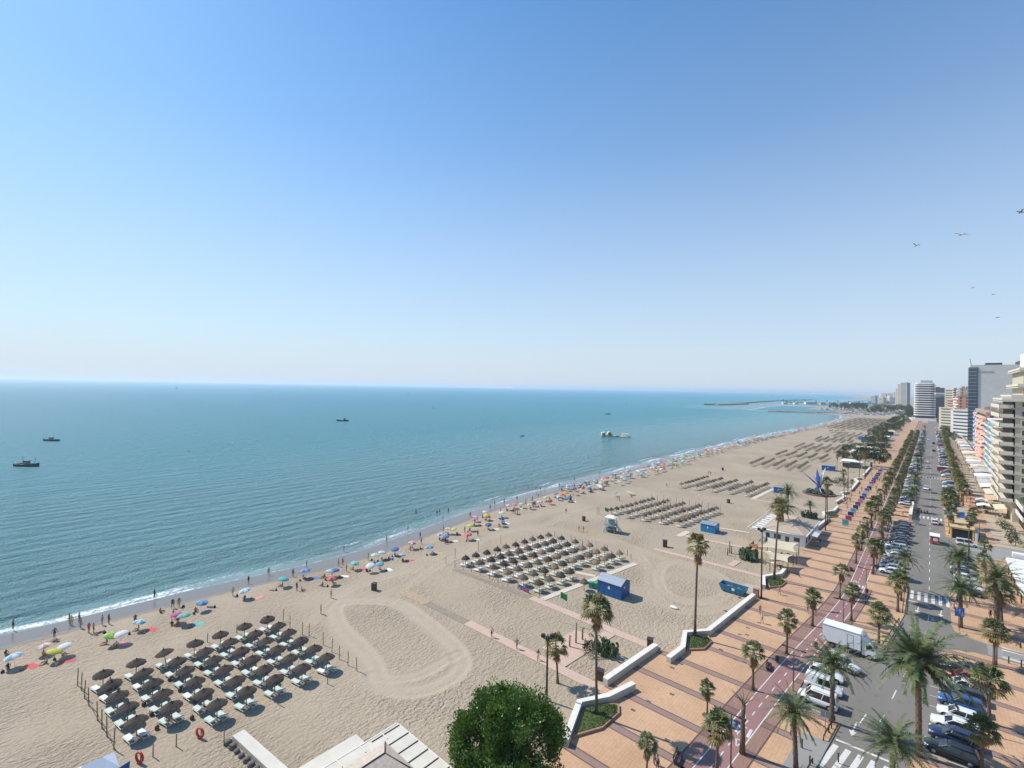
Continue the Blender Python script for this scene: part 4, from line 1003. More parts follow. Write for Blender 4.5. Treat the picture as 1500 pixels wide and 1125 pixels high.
# ================================================================= coloured beach umbrellas and people
UC = {'white': (.78, .78, .78), 'red': (.62, .07, .06), 'blue': (.06, .2, .5), 'light blue': (.22, .5, .68), 'teal': (.1, .5, .5), 'green': (.14, .5, .1), 'lime': (.5, .68, .08), 'yellow': (.8, .58, .06), 'orange': (.75, .3, .08), 'pink': (.72, .28, .33), 'magenta': (.6, .08, .32), 'navy': (.03, .05, .16), 'salmon': (.72, .33, .27), 'mint': (.45, .68, .6), 'grey': (.4, .42, .45), 'purple': (.2, .1, .3)}
MU = {k: mat('umbrella_'+k.replace(' ', '_'), tuple(c_*.82+.04 for c_ in v), .8, trans=.2) for k, v in UC.items()}
def umbrella(n=8, rad=1.05, h=1.95):
    e = empty('beach_umbrella', None, None)
    MB().tube([(0, 0, -.1), (0, 0, h+.12)], .022, 5).build('pole', M_wpl, e)
    b = MB(); N = n*2; rings = []
    for t in range(6):
        a = t/5*.95; z = h+.0-.62*(1-math.cos(a*1.25))*rad; rr = rad*math.sin(a*1.25)/math.sin(.95*1.25)
        rings.append([(max(rr, .01)*(1 if j % 2 == 0 else .965)*math.cos(PI*j/n), max(rr, .01)*(1 if j % 2 == 0 else .965)*math.sin(PI*j/n), z+(.0 if j % 2 == 0 else .03*t/5)) for j in range(N)])
    for t in range(5):
        for j in range(N): b.face([rings[t+1][j], rings[t+1][(j+1) % N], rings[t][(j+1) % N], rings[t][j]], (j//2) % 2)
    for j in range(N): p, q = rings[5][j], rings[5][(j+1) % N]; b.face([p, (p[0]*.97, p[1]*.97, p[2]-.1), (q[0]*.97, q[1]*.97, q[2]-.1), q], (j//2) % 2)
    c = b.build('canopy', [MU['white'], MU['blue']], e); c['slots'] = 'ca,cb'; return e
P_umb = proto(umbrella())
UNUM = {}; UMBS = []
def put_umb(x, y, col, label, z=0.0, col2=None, tilt=True):
    o = dup(P_umb, (x, y, z), rng.uniform(0, 6), label, 'beach umbrella', 'umbrellas along the waterline', rng.uniform(.82, 1.0), {'ca': MU[col], 'cb': MU[col2 or col]}); o.name = 'beach_umbrella'
    if tilt: o.rotation_euler = (rng.uniform(-.22, .22), rng.uniform(-.28, .05), o.rotation_euler[2])
    return o

# ---- people
M_skin = [mat('skin_tan', (0.36, 0.19, 0.115), .6), mat('skin_light', (0.50, 0.30, 0.20), .6), mat('skin_brown', (0.20, 0.105, 0.065), .6)]
M_hair = [mat('hair_dark', (0.03, 0.02, 0.015), .7), mat('hair_brown', (0.12, 0.07, 0.04), .7), mat('hair_blond', (0.38, 0.26, 0.12), .7)]
CC = {'black': (.02, .02, .025), 'red': (.5, .04, .04), 'blue': (.05, .12, .38), 'white': (.72, .72, .70), 'navy': (.02, .03, .1), 'pink': (.62, .2, .26), 'green': (.08, .3, .12), 'orange': (.65, .22, .05), 'grey': (.25, .26, .27), 'teal': (.05, .3, .32), 'yellow': (.7, .5, .08)}
MC = {k: mat('cloth_'+k, v, .85) for k, v in CC.items()}
def person_mesh(pose, female=False):
    """skeleton -> skin modifier -> one continuous body; slots: skin, lower clothes, upper clothes, hair"""
    J = {}; 
    def P(n, x, y, z, r, r2=None): J[n] = ((x, y, z), (r, r2 or r))
    if pose in ('stand', 'walk', 'hold'):
        P('pel', 0, 0, .95, .15, .11); P('waist', 0, 0, 1.1, .13, .1); P('chest', 0, .0, 1.32, .165, .11); P('neck', 0, 0, 1.47, .06); P('head', 0, .03, 1.57, .085, .1); P('top', 0, .02, 1.68, .075, .085)
        st = .22 if pose == 'walk' else .0
        for s, n in ((-1, 'l'), (1, 'r')):
            f = s*st
            P('hip'+n, s*.1, 0, .88, .095); P('knee'+n, s*.11, f*.7+.03, .5, .062); P('ank'+n, s*.11, f*1.2-.02, .09, .042); P('toe'+n, s*.12, f*1.2+.16, .035, .04, .03)
            P('sh'+n, s*.19, 0, 1.41, .06); 
            if pose == 'hold' and s == 1: P('el'+n, s*.27, .08, 1.17, .045); P('wr'+n, s*.2, .28, 1.22, .03)
            else: P('el'+n, s*.27, -f*.4-.02, 1.13, .045); P('wr'+n, s*.28, -f*.9+.06, .88, .03)
    elif pose == 'sit':
        P('pel', 0, 0, .14, .15, .12); P('waist', 0, -.05, .3, .13, .1); P('chest', 0, -.04, .52, .165, .11); P('neck', 0, .0, .67, .06); P('head', 0, .04, .77, .085, .1); P('top', 0, .03, .88, .075, .085)
        for s, n in ((-1, 'l'), (1, 'r')):
            P('hip'+n, s*.1, .04, .13, .095); P('knee'+n, s*.13, .42, .42 if s > 0 else .12, .062); P('ank'+n, s*.12, .62 if s > 0 else .8, .07, .042); P('toe'+n, s*.12, .75 if s > 0 else .84, .05 if s > 0 else .17, .035)
            P('sh'+n, s*.19, -.03, .6, .06); P('el'+n, s*.24, .08, .36, .045); P('wr'+n, s*.16, .3, .3, .03)
    else:
        P('pel', 0, 0, .12, .15, .11); P('waist', 0, -.16, .12, .13, .1); P('chest', 0, -.38, .13, .165, .11); P('neck', 0, -.53, .13, .06); P('head', 0, -.64, .13, .085, .1); P('top', 0, -.75, .13, .075, .085)
        for s, n in ((-1, 'l'), (1, 'r')):
            P('hip'+n, s*.1, .08, .11, .095); P('knee'+n, s*.13, .45, .14 if s < 0 else .3, .062); P('ank'+n, s*.14, .86 if s < 0 else .7, .07, .042); P('toe'+n, s*.17, .92 if s < 0 else .83, .14 if s < 0 else .05, .035)
            P('sh'+n, s*.19, -.45, .12, .06); P('el'+n, s*.36, -.28, .07, .045); P('wr'+n, s*.3, -.05, .06, .03)
    E = [('pel', 'waist'), ('waist', 'chest'), ('chest', 'neck'), ('neck', 'head'), ('head', 'top')]
    for n in 'lr': E += [('pel', 'hip'+n), ('hip'+n, 'knee'+n), ('knee'+n, 'ank'+n), ('ank'+n, 'toe'+n), ('chest', 'sh'+n), ('sh'+n, 'el'+n), ('el'+n, 'wr'+n)]
    for n in 'lr':
        w = Vector(J['wr'+n][0]); e_ = Vector(J['el'+n][0]); d = (w-e_).normalized(); sd_ = d.cross(Vector((0, 1, .2))).normalized(); up = sd_.cross(d)
        p = w+d*.075; J['palm'+n] = (tuple(p), (.034, .02)); E.append(('wr'+n, 'palm'+n))
        for q in range(4):
            a = w+d*(.12)+up*(q-1.5)*.022; c = a+d*(.055, .065, .06, .045)[q]+sd_*.015; J[f'f{q}a'+n] = (tuple(a), (.009, .009)); J[f'f{q}b'+n] = (tuple(c), (.008, .008)); E += [('palm'+n, f'f{q}a'+n), (f'f{q}a'+n, f'f{q}b'+n)]
        a = w+d*.05+up*.045; c = a+d*.035+up*.015; J['ta'+n] = (tuple(a), (.011, .011)); J['tb'+n] = (tuple(c), (.009, .009)); E += [('palm'+n, 'ta'+n), ('ta'+n, 'tb'+n)]
    names = list(J); ix = {n: i for i, n in enumerate(names)}
    me = bpy.data.meshes.new('person'); me.from_pydata([J[n][0] for n in names], [(ix[a], ix[b]) for a, b in E], [])
    o = bpy.data.objects.new('person', me); COL.objects.link(o)
    m = o.modifiers.new('skin', 'SKIN'); m.use_smooth_shade = True
    if not me.skin_vertices: me.skin_vertices.new()
    sv = me.skin_vertices[0].data
    for i, n in enumerate(names): sv[i].radius = J[n][1]
    sv[ix['pel']].use_root = True
    s2 = o.modifiers.new('sub', 'SUBSURF'); s2.levels = 1; s2.render_levels = 1
    dg = bpy.context.evaluated_depsgraph_get(); dg.update()
    out = bpy.data.meshes.new_from_object(o.evaluated_get(dg)); bpy.data.objects.remove(o)
    hd = Vector(J['head'][0]); tp = Vector(J['top'][0]); ch = Vector(J['chest'][0]); pe = Vector(J['pel'][0]); ne = Vector(J['neck'][0]); wa = Vector(J['waist'][0])
    # nose and brow: pull the front of the head
    face = Vector((0, 1, 0)) if pose != 'lie' else Vector((0, 0, 1)); upd = (tp-hd).normalized()
    for v in out.vertices:
        r = v.co-hd
        if r.length < .16 and abs(r.dot(upd)-.0) < .025 and abs(r.x) < .03 and r.dot(face) > .05: v.co += face*.022
    cent = [(ch, .2), (wa, .17)]
    for p in out.polygons:
        c = p.center; mi = 0
        if (c-hd).dot(upd) > -.02 and (c-hd).length < .3 and ((c-hd).dot(face) < .045 or (c-hd).dot(upd) > .1): mi = 3
        elif (c-pe).length < .21 or min((c-Vector(J['hipl'][0])).length, (c-Vector(J['hipr'][0])).length) < .15: mi = 1
        elif min((c-ch).length, (c-wa).length) < .20 and abs(c.x) < .22 and (c-ne).length > .08: mi = 2
        p.material_index = mi
    for q in (M_skin[0], MC['black'], MC['white'], M_hair[0]): out.materials.append(q)
    return out
PM = {p: person_mesh(p) for p in ('stand', 'walk', 'hold', 'sit', 'lie')}
NP = 0
def person(pose, x, y, label, lower, upper=None, z=0.0, rz=None, sc=1.0, group=None, skin=None, hair=None):
    """upper None = bare or swimwear top in skin colour"""
    global NP; NP += 1
    o = bpy.data.objects.new('person', PM[pose]); COL.objects.link(o); o.location = (x, y, z); o.rotation_euler = (0, 0, rng.uniform(0, 6.28) if rz is None else rz); o.scale = (sc, sc, sc)
    sk = M_skin[rng.randint(0, 2)] if skin is None else M_skin[skin]
    for i, m in enumerate((sk, MC[lower], MC[upper] if upper else sk, M_hair[hair if hair is not None else rng.choice((0, 0, 0, 1, 1, 2))])):
        o.material_slots[i].link = 'OBJECT'; o.material_slots[i].material = m
    tag(o, label, 'person', group); return o
cl = list(CC)
M_towel = {k: mat('towel_'+k, v, .95) for k, v in (('red', (.6, .1, .1)), ('blue', (.08, .2, .45)), ('white', (.7, .7, .7)), ('pink', (.7, .25, .3)), ('teal', (.1, .45, .42)), ('orange', (.7, .35, .15)))}
def towel(x, y, c, label, rz=None, w=.95, l=1.8):
    b = MB(); n = 5; r = random.Random(int(x*100)); g_ = [[((i/n-.5)*w, (j/n-.5)*l, .035+r.uniform(-.012, .02)) for i in range(n+1)] for j in range(n+1)]
    for j in range(n):
        for i in range(n): b.face([g_[j][i], g_[j][i+1], g_[j+1][i+1], g_[j+1][i]])
    for i in range(n):
        for (p, q) in ((g_[0][i+1], g_[0][i]), (g_[n][i], g_[n][i+1])): b.face([p, q, (q[0], q[1], -.02), (p[0], p[1], -.02)])
    o = b.build('beach_towel', M_towel[c]); o.location = (x, y, 0.0); o.rotation_euler = (0, 0, rz if rz is not None else rng.uniform(0, 3)); tag(o, label, 'towel', 'towels near the water'); return o
def bag(x, y, label):
    b = MB(); b.loft([[(.22*math.cos(2*PI*j/8)*s_, .16*math.sin(2*PI*j/8)*s_, z) for j in range(8)] for s_, z in ((.9, 0), (1.15, .12), (1, .26), (.6, .36))]); b.tube([(-.12, 0, .34), (0, 0, .52), (.12, 0, .34)], .02, 5)
    o = b.build('beach_bag', MC['navy']); o.location = (x, y, 0); o.rotation_euler = (0, 0, rng.uniform(0, 3)); tag(o, label, 'bag'); return o
ZU = 1.75
near_u = [  # (x, y) of canopy centre, colour, second colour, place
 (A1(85, 408, ZU), 'white', 'light blue', 'white and light blue beach umbrella nearest the left edge'),
 (A1(258, 340, ZU), 'salmon', 'white', 'salmon and white beach umbrella behind the lime one'),
 (A1(278, 382, ZU), 'lime', 'yellow', 'lime yellow beach umbrella in the leftmost cluster'),
 (A1(362, 345, ZU), 'white', None, 'plain white beach umbrella right of the lime yellow one'),
 (A1(597, 292, ZU), 'green', 'lime', 'bright green tilted beach umbrella beside the person in red'),
 (A1(672, 283, ZU), 'white', None, 'small white beach umbrella touching the bright green one'),
 (A1(760, 215, ZU), 'white', 'teal', 'white and teal beach umbrella at the edge of the wet sand'),
 (A1(968, 178, ZU), 'magenta', None, 'magenta beach umbrella beside the multicoloured one'),
 (A1(1012, 187, ZU), 'green', 'light blue', 'green and light blue beach umbrella beside the magenta one'),
 (A1(1105, 112, ZU), 'light blue', 'blue', 'blue beach umbrella standing alone right of the magenta one'),
 (A1(1355, 47, ZU), 'light blue', 'white', 'light blue beach umbrella right of the lone blue one'),
 (S6(155, 688, ZU), 'teal', None, 'teal beach umbrella left of the standing pair in the near cluster'),
 (S6(312, 632, ZU), 'blue', 'light blue', 'blue beach umbrella beside two tall walkers in the shallows'),
 (S6(475, 632, ZU), 'mint', None, 'mint beach umbrella behind the bright red one'),
 (S6(515, 622, ZU), 'blue', None, 'plain blue beach umbrella behind the bright red one'),
 (S6(498, 670, ZU), 'red', 'salmon', 'bright red beach umbrella above two sitting people'),
 (S6(648, 575, ZU), 'teal', 'mint', 'teal and mint beach umbrella above a pale towel'),
 (S6(792, 525, ZU), 'white', 'mint', 'white beach umbrella at the water side of the big teal one'),
 (S6(836, 508, ZU), 'mint', 'white', 'mint beach umbrella next to the water left of the lone blue one'),
 (S6(768, 587, ZU), 'white', None, 'pale beach umbrella touching the big teal one'),
 (S6(825, 577, ZU), 'teal', 'light blue', 'big teal beach umbrella over a seated family'),
 (S6(932, 477, ZU), 'blue', None, 'blue beach umbrella by the water before the red and white one'),
 (S6(975, 517, ZU), 'mint', 'light blue', 'pale mint beach umbrella landward of the blue one'),
 (S6(1048, 438, ZU), 'red', 'white', 'red and white beach umbrella at the edge of the wet sand'),
 (S6(1168, 470, ZU), 'light blue', 'blue', 'blue beach umbrella with a sunbather to its right'),
 (S6(1252, 380, ZU), 'blue', 'white', 'blue and white beach umbrella before the yellow ones'),
 (S6(1285, 390, ZU), 'blue', None, 'deep blue beach umbrella before the yellow ones'),
 (S6(1295, 342, ZU), 'grey', 'white', 'grey beach umbrella left of the yellow one'),
 (S6(1342, 343, ZU), 'yellow', 'lime', 'yellow beach umbrella in the middle cluster'),
 (S6(1450, 320, ZU), 'lime', None, 'lime beach umbrella right of the yellow one'),
 (S6(1435, 380, ZU), 'red', 'pink', 'red and pink beach umbrella with a standing person beside'),
 (S6(1478, 260, ZU), 'pink', 'white', 'pink and white beach umbrella nearest the wet sand'),
 (S6(1480, 284, ZU), 'pink', 'magenta', 'pink and magenta beach umbrella in front of its pink neighbour'),
 (Z5(68, 738, ZU), 'white', None, 'white beach umbrella by the wet sand before the small yellow one'),
 (Z5(92, 775, ZU), 'yellow', None, 'small yellow beach umbrella by the curved wet sand'),
 (Z5(270, 748, ZU), 'mint', 'white', 'mint and white beach umbrella left of the three walkers'),
 (Z5(248, 812, ZU), 'navy', None, 'navy beach umbrella set back from the water'),
 (Z5(258, 846, ZU), 'light blue', 'blue', 'light blue beach umbrella just in front of the navy one'),
 (Z5(118, 872, ZU), 'navy', 'blue', 'dark blue beach umbrella farthest inland in the middle stretch'),
 (Z5(335, 672, ZU), 'pink', 'white', 'pink striped beach umbrella left of the tall standing people'),
 (Z5(395, 655, ZU), 'pink', None, 'rose beach umbrella beside the pink striped one'),
 (Z5(480, 648, ZU), 'mint', None, 'mint beach umbrella between pink ones and the man in red'),
 (Z5(575, 605, ZU), 'teal', 'grey', 'teal grey beach umbrella behind the man in red'),
 (Z5(575, 660, ZU), 'orange', 'white', 'pale orange beach umbrella below the black one'),
 (Z5(620, 632, ZU), 'navy', None, 'black looking beach umbrella right of the man in red'),
 (Z5(678, 628, ZU), 'pink', 'white', 'pink beach umbrella right of the black looking one'),
 (Z5(752, 578, ZU), 'white', 'green', 'white beach umbrella before the red flat one'),
 (Z5(795, 612, ZU), 'red', None, 'flat red beach umbrella with a towel beside it'),
 (Z5(870, 540, ZU), 'navy', 'blue', 'navy beach umbrella left of the big red cluster'),
 (Z5(895, 568, ZU), 'white', 'light blue', 'white beach umbrella in front of the navy one'),
 (Z5(932, 552, ZU), 'red', 'orange', 'big red beach umbrella in the tight cluster'),
 (Z5(965, 528, ZU), 'yellow', 'orange', 'orange yellow beach umbrella behind the big red one'),
 (Z5(1003, 583, ZU), 'blue', None, 'blue beach umbrella at the right end of the tight cluster'),
 (Z5(1060, 515, ZU), 'pink', 'salmon', 'pink beach umbrella between tight cluster and the crowd'),
]
poses = ['sit', 'lie', 'sit', 'sit', 'lie']
for k, ((x, y), c1, c2, lb) in enumerate(near_u):
    put_umb(x, y, c1, lb, 0, c2)
    short = lb.split(' umbrella')[0]+' umbrella'
    rest = lb.split('umbrella ', 1)[1] if 'umbrella ' in lb else ''
    c = rng.choice(cl); full = ' '.join(lb.split()[:10])
    person('sit', x+rng.uniform(-.6, .9), y+rng.uniform(-.9, .2), f'person in {c} sitting by the {full}', c, rng.choice([None, 'black', 'white', None]), z=-.0)
    if k % 2 == 0:
        person('lie', x+1.3, y+rng.uniform(.4, 1.0), f'person lying under the {full}', rng.choice(cl), None, rz=R(80)+rng.uniform(-.5, .5))
        towel(x+1.3, y+1.6, rng.choice(list(M_towel)), f'towel beside the {full}'[:95])
    if k % 3 == 0: bag(x+.6, y-1.2, f'dark bag beside the {full}')
# standing and walking people
ppl = [
 (G(19, 919), 'stand', 'black', None, 'person wading in the sea at the left edge'),
 (A1(380, 232), 'stand', 'black', 'black', 'left person of the pair standing in the foam'),
 (A1(434, 225), 'stand', 'navy', None, 'right person of the pair standing in the foam'),
 (A1(442, 262), 'hold', 'pink', None, 'person on wet sand in front of the foam pair'),
 (A1(560, 245), 'hold', 'grey', None, 'left person of two on wet sand beyond the foam pair'),
 (A1(597, 240), 'stand', 'black', None, 'right person of two on wet sand beyond the foam pair'),
 (A1(299, 318), 'walk', 'navy', None, 'person walking at the wet sand behind the salmon umbrella'),
 (A1(487, 290), 'hold', 'red', 'red', 'person in red standing left of the bright green umbrella'),
 (A1(513, 292), 'stand', 'black', 'navy', 'person in dark clothes standing beside the person in red'),
 (A1(848, 88), 'stand', 'black', None, 'person wading alone in shallow water above the magenta umbrella'),
 (A1(948, 152), 'walk', 'black', 'navy', 'person in dark clothes walking above the magenta umbrella'),
 (A1(880, 180), 'sit', 'black', None, 'person crouching on the wet sand edge left of the magenta umbrella'),
 (S6(230, 678), 'stand', 'black', None, 'tall person standing on wet sand left of the blue umbrella'),
 (S6(324, 612), 'stand', 'navy', 'black', 'tall person standing in the shallows behind the blue umbrella'),
 (S6(580, 495), 'stand', 'black', None, 'person standing in the swash beyond the red umbrella'),
 (S6(571, 600), 'stand', 'red', None, 'person standing right of the plain blue umbrella'),
 (S6(543, 608), 'stand', 'black', None, 'person standing just right of the mint umbrella pair'),
 (S6(256, 775), 'stand', 'black', 'navy', 'standing person of the close pair in front of the orange towels'),
 (S6(290, 778), 'sit', 'teal', 'grey', 'bent person of the close pair in front of the orange towels'),
 (S6(491, 825), 'stand', 'green', None, 'person standing alone on open sand below the red umbrella'),
 (S6(421, 935), 'stand', 'grey', None, 'person standing alone on open sand above the nearest parasol block'),
 (S6(1103, 415), 'stand', 'blue', 'blue', 'person in blue on wet sand right of the red and white umbrella'),
 (S6(1105, 492), 'sit', 'black', None, 'person kneeling on the sand right of the red and white umbrella'),
 (S6(1075, 238), 'stand', 'black', None, 'person wading in the sea, leftmost of four bathers'),
 (S6(1219, 245), 'stand', 'navy', None, 'second of four bathers from the left'),
 (S6(1237, 238), 'stand', 'black', None, 'third of four bathers from the left'),
 (S6(1298, 232), 'stand', 'navy', None, 'rightmost of four bathers in the water'),
 (S6(1276, 455), 'walk', 'black', 'navy', 'person walking on sand below the deep blue umbrella'),
 (S6(1499, 400), 'stand', 'black', 'red', 'person standing right of the red and pink umbrella'),
 (Z5(387, 770), 'stand', 'black', 'navy', 'leftmost of three walkers below the rose umbrella'),
 (Z5(410, 772), 'walk', 'navy', 'grey', 'middle one of three walkers below the rose umbrella'),
 (Z5(435, 768), 'stand', 'blue', 'red', 'rightmost of three walkers below the rose umbrella'),
 (Z5(430, 615), 'stand', 'black', None, 'person standing on wet sand behind the rose umbrella'),
 (Z5(527, 650), 'stand', 'red', 'red', 'man in red standing among the middle umbrellas'),
 (Z5(552, 500), 'stand', 'black', None, 'person wading off the middle stretch, leftmost of three'),
 (Z5(638, 498), 'stand', 'black', None, 'person wading off the middle stretch, second of three'),
 (Z5(685, 508), 'stand', 'navy', None, 'person wading off the middle stretch, third of three'),
 (Z5(1062, 490), 'stand', 'red', 'navy', 'person standing at the water before the crowd begins'),
 (Z5(135, 722), 'stand', 'grey', None, 'person standing on wet sand above the small yellow umbrella'),
 (Z5(183, 668), 'stand', 'black', None, 'person in the swash beyond the small yellow umbrella'),
 (Z5(662, 590), 'stand', 'red', None, 'person on wet sand behind the black looking umbrella'),
 (Z5(968, 765), 'stand', 'black', 'black', 'lone person in black crossing the open sand'),
 (Z5(1110, 965), 'walk', 'red', None, 'left person of the pair walking towards the lifeguard tower'),
 (Z5(1158, 968), 'walk', 'black', None, 'right person of the pair walking towards the lifeguard tower'),
 (B1(60, 585), 'walk', 'black', 'navy', 'person striding on the sand left of the second block'),
 (B2(383, 168), 'stand', 'black', None, 'person standing alone between third and fourth blocks'),
 (B2(690, 75), 'stand', 'orange', None, 'left person of two on open sand behind the fourth block'),
 (B2(705, 78), 'stand', 'grey', None, 'right person of two on open sand behind the fourth block'),
 (Q3(328, 345), 'walk', 'black', 'white', 'first walker seen from the sea on the pink slab path'),
 (Q3(479, 415), 'walk', 'grey', 'grey', 'second walker from the sea on the pink slab path'),
 (Q3(606, 482), 'walk', 'white', 'red', 'adult in red and white on the pink slab path by the lamp'),
 (R4(790, 208), 'walk', 'blue', 'grey', 'rear person of the pair walking on the promenade'),
 (R4(803, 262), 'walk', 'red', 'white', 'front person of the pair walking on the promenade'),
 (R4(907, 90), 'walk', 'orange', None, 'person walking alone below the third grass planter'),
 (R4(1077, 205), 'walk', 'blue', 'blue', 'person in blue beside a palm left of the truck'),
 (G(958, 1122), 'stand', 'grey', 'black', 'left person of two at the bottom edge by the small palm'),
 (G(963, 1131), 'stand', 'black', 'grey', 'right person of two at the bottom edge by the small palm'),
 (R5(375, 445), 'stand', 'black', 'blue', 'person in blue standing beside the truck box'),
 (R5(1230, 235), 'stand', 'black', 'black', 'leftmost of three dark dressed people under the palms'),
 (R5(1262, 240), 'stand', 'black', 'navy', 'middle one of three dark dressed people under the palms'),
 (R5(1282, 245), 'stand', 'navy', 'black', 'rightmost of three dark dressed people under the palms'),
 (R3(668, 262), 'walk', 'red', 'black', 'person in dark red crossing the pavement behind the second bay'),
 (R3(1345, 340), 'stand', 'black', 'red', 'person standing on the cream terrace beside the potted shrubs'),
 (R3(1440, 385), 'walk', 'navy', 'black', 'person walking on the cream terrace near the right edge'),
]
for (x, y), ps, lo, up, lb in ppl:
    zz = 0.0
    sx = shore(y)
    if x < sx-1: zz = max(-.75, -.05+(x-sx)*.04)
    elif x > -31: zz = PZ
    person(ps, x, y, lb, lo, up, zz, rz=rng.uniform(-.6, .6)+(0 if ps != 'walk' else 1.2))
# crowd farther along the beach
crowdY = []
y = 150.0
while y < 640:
    dens = 0.9 if y < 165 else (1.15 if y < 330 else 1.9)
    y += dens*rng.uniform(.7, 1.3); crowdY.append(y)
order = ['white', 'red', 'blue', 'light blue', 'teal', 'pink', 'salmon', 'mint', 'orange', 'yellow', 'green', 'magenta', 'navy', 'grey', 'purple', 'lime']
wts = [9, 4, 6, 8, 5, 6, 5, 7, 2, 3, 3, 2, 2, 3, 1, 2]
nU = len(near_u); cnt = {}
b_far = []
for y in crowdY:
    u = rng.random(); wdt = 12 if y < 260 else (9 if y < 420 else 7)
    x = shore(y)+.8+wdt*u*u**.3
    c = rng.choices(order, wts)[0]
    if nU < 296:
        nU += 1; cnt[c] = cnt.get(c, 0)+1
        put_umb(x, y, c, f'{c} beach umbrella, {nth(cnt[c])} {c} one in the crowd beyond the lifeguard tower', 0, 'white' if rng.random() < .3 else None)
        if NP < 175: person('sit' if rng.random() < .6 else 'lie', x+rng.uniform(.2, 1.4), y+rng.uniform(-.8, .5), f'person resting beside the {nth(cnt[c])} {c} umbrella in the far crowd', rng.choice(cl), rng.choice([None, None, 'white', 'red', 'black']))
        if rng.random() < .3 and NP < 200: person('stand', x+rng.uniform(-1.5, 1.5), y+rng.uniform(-1, 1), f'person standing near the {nth(cnt[c])} {c} umbrella in the far crowd', rng.choice(cl), rng.choice([None, 'red', 'black', 'white']))
    else: b_far.append((x, y, c))
k = 0
for y in [172+i*21 for i in range(11)]:
    k += 1; x = shore(y)-rng.uniform(1, 9); person('stand', x, y, f'bather, {nth(k)} along the shallow water off the crowded stretch', rng.choice(cl), None, max(-.6, -.05+(x-shore(y))*.04))
k = 0
for i in range(46):
    y = 4+i*3.4+rng.uniform(-1.5, 1.5); w_ = rng.random(); x = shore(y)+(rng.uniform(-9, -1) if w_ < .35 else rng.uniform(1, 9)); k += 1
    ps = 'stand' if w_ < .35 else rng.choice(['stand', 'sit', 'sit', 'lie', 'walk']); c1 = rng.choice(cl)
    person(ps, x, y, f'person in {c1}, {nth(k)} from the left among the scattered bathers {"in the shallows" if w_ < .35 else "on the sand"}', c1, rng.choice([None, None, c1]), max(-.6, -.05+(x-shore(y))*.066) if x < shore(y) else 0)
    if w_ > .75: bag(x+.7, y+.5, f'dark bag beside the {nth(k)} of the scattered bathers')
# the farthest crowd is one mass
mb = MB(); keys = order
y = 400
for i in range(520):
    y = rng.uniform(380, 1080); x = shore(y)+rng.uniform(0, 8); ci = rng.choices(range(len(order)), wts)[0]
    if y < 640 and rng.random() < .45: 
        mb.lathe([(.2, 0), (.22, .6), (.1, 1.0), (.09, 1.4)], 5, ci, (x, y, 0), True, False); continue
    mb.lathe([(1.1, 1.7), (.6, 2.0), (.03, 2.12)], 7, ci, (x, y, 0), False, False); mb.tube([(x, y, 0), (x, y, 1.8)], .04, 4, 0, False)
o = mb.build('far_beach_crowd', [MU[k_] for k_ in order]); tag(o, 'distant crowd of umbrellas and bathers along the waterline', 'crowd', kind='stuff')
# ================================================================= walls, planters
M_wall = mat('whitewashed_wall', (0.70, 0.66, 0.58), .8, .06, 1.5); M_wallside = mat('stone_face', (0.52, 0.47, 0.40), .85, .1, 2)
M_brick = mat('terracotta_edge', (0.34, 0.19, 0.12), .85, .2, 3)
def wall(pts, w, h, label, loc_z=0.0):
    a = off(pts, -w/2); c_ = off(pts, w/2); b = MB(); b.prism(a+c_[::-1], -.2, h); b2 = MB()
    e = empty('low_wall', label, 'wall'); b.build('wall_body', M_wallside, e)
    a = off(pts, -w/2-.03); c_ = off(pts, w/2+.03); b2.prism(a+c_[::-1], h+.0, h+.07); b2.build('coping', M_wall, e); return e
H1 = .95
wall([(-32.5, 56.5), (-31.3, 69.5)], .75, H1, 'white low wall between the two pink slab paths')
wall([(-30.1, 43.8), (-32.5, 50.3), (-30.5, 53.7), (-29.3, 58.4)], .7, H1, 'white angled wall round the nearest grass planter')
wall([(-28.4, 67.4), (-28.0, 71.8), (-29.5, 76.4), (-26.9, 79.6), (-25.3, 99.8)], .7, H1, 'long white wall with an angled bay round the second grass planter')
wall([(-25.0, 105.8), (-26.3, 110.9), (-24.0, 115.4), (-24.0, 119.0)], .65, H1, 'white angled wall round the third grass planter')
wall([(-24.9, 161.5), (-23.9, 176), (-26.3, 184.5), (-24.0, 190), (-24.0, 198)], .65, H1, 'white zigzag wall behind the restaurant')
wall([(-25.5, 206), (-24.2, 219), (-26.4, 226), (-24.2, 231)], .65, H1, 'white wall beside the beach sculpture')
wall([(-24.2, 236), (-24.2, 262), (-26.0, 268), (-24.2, 274)], .65, H1, 'white wall beyond the beach sculpture')
wall([(-24.2, 282), (-24.2, 318)], .65, H1, 'white wall leading to the dark tree by the beach bar')
def planter(poly, label):
    e = empty('grass_planter', label, 'planter'); cx = sum(p[0] for p in poly)/len(poly); cy = sum(p[1] for p in poly)/len(poly)
    b = MB(); b.prism(poly, 0, .42); b.build('brick_edge', M_brick, e)
    b = MB(); b.prism([(cx+(p[0]-cx)*.86, cy+(p[1]-cy)*.86) for p in poly], .40, .47); 
    r = random.Random(int(cx*10))
    for i in range(700):
        k = r.randrange(len(poly)); p, q = poly[k], poly[(k+1) % len(poly)]; u, v = math.sqrt(r.random())*.85, r.random()
        x = cx+(p[0]*(1-v)+q[0]*v-cx)*u; y = cy+(p[1]*(1-v)+q[1]*v-cy)*u; a = r.uniform(0, 3); dx, dy = math.cos(a)*.05, math.sin(a)*.05
        b.face([(x-dx, y-dy, .46), (x+dx, y+dy, .46), (x+r.uniform(-.08, .08), y+r.uniform(-.08, .08), .46+r.uniform(.08, .2))])
    b.build('lawn', M_grass, e); return e
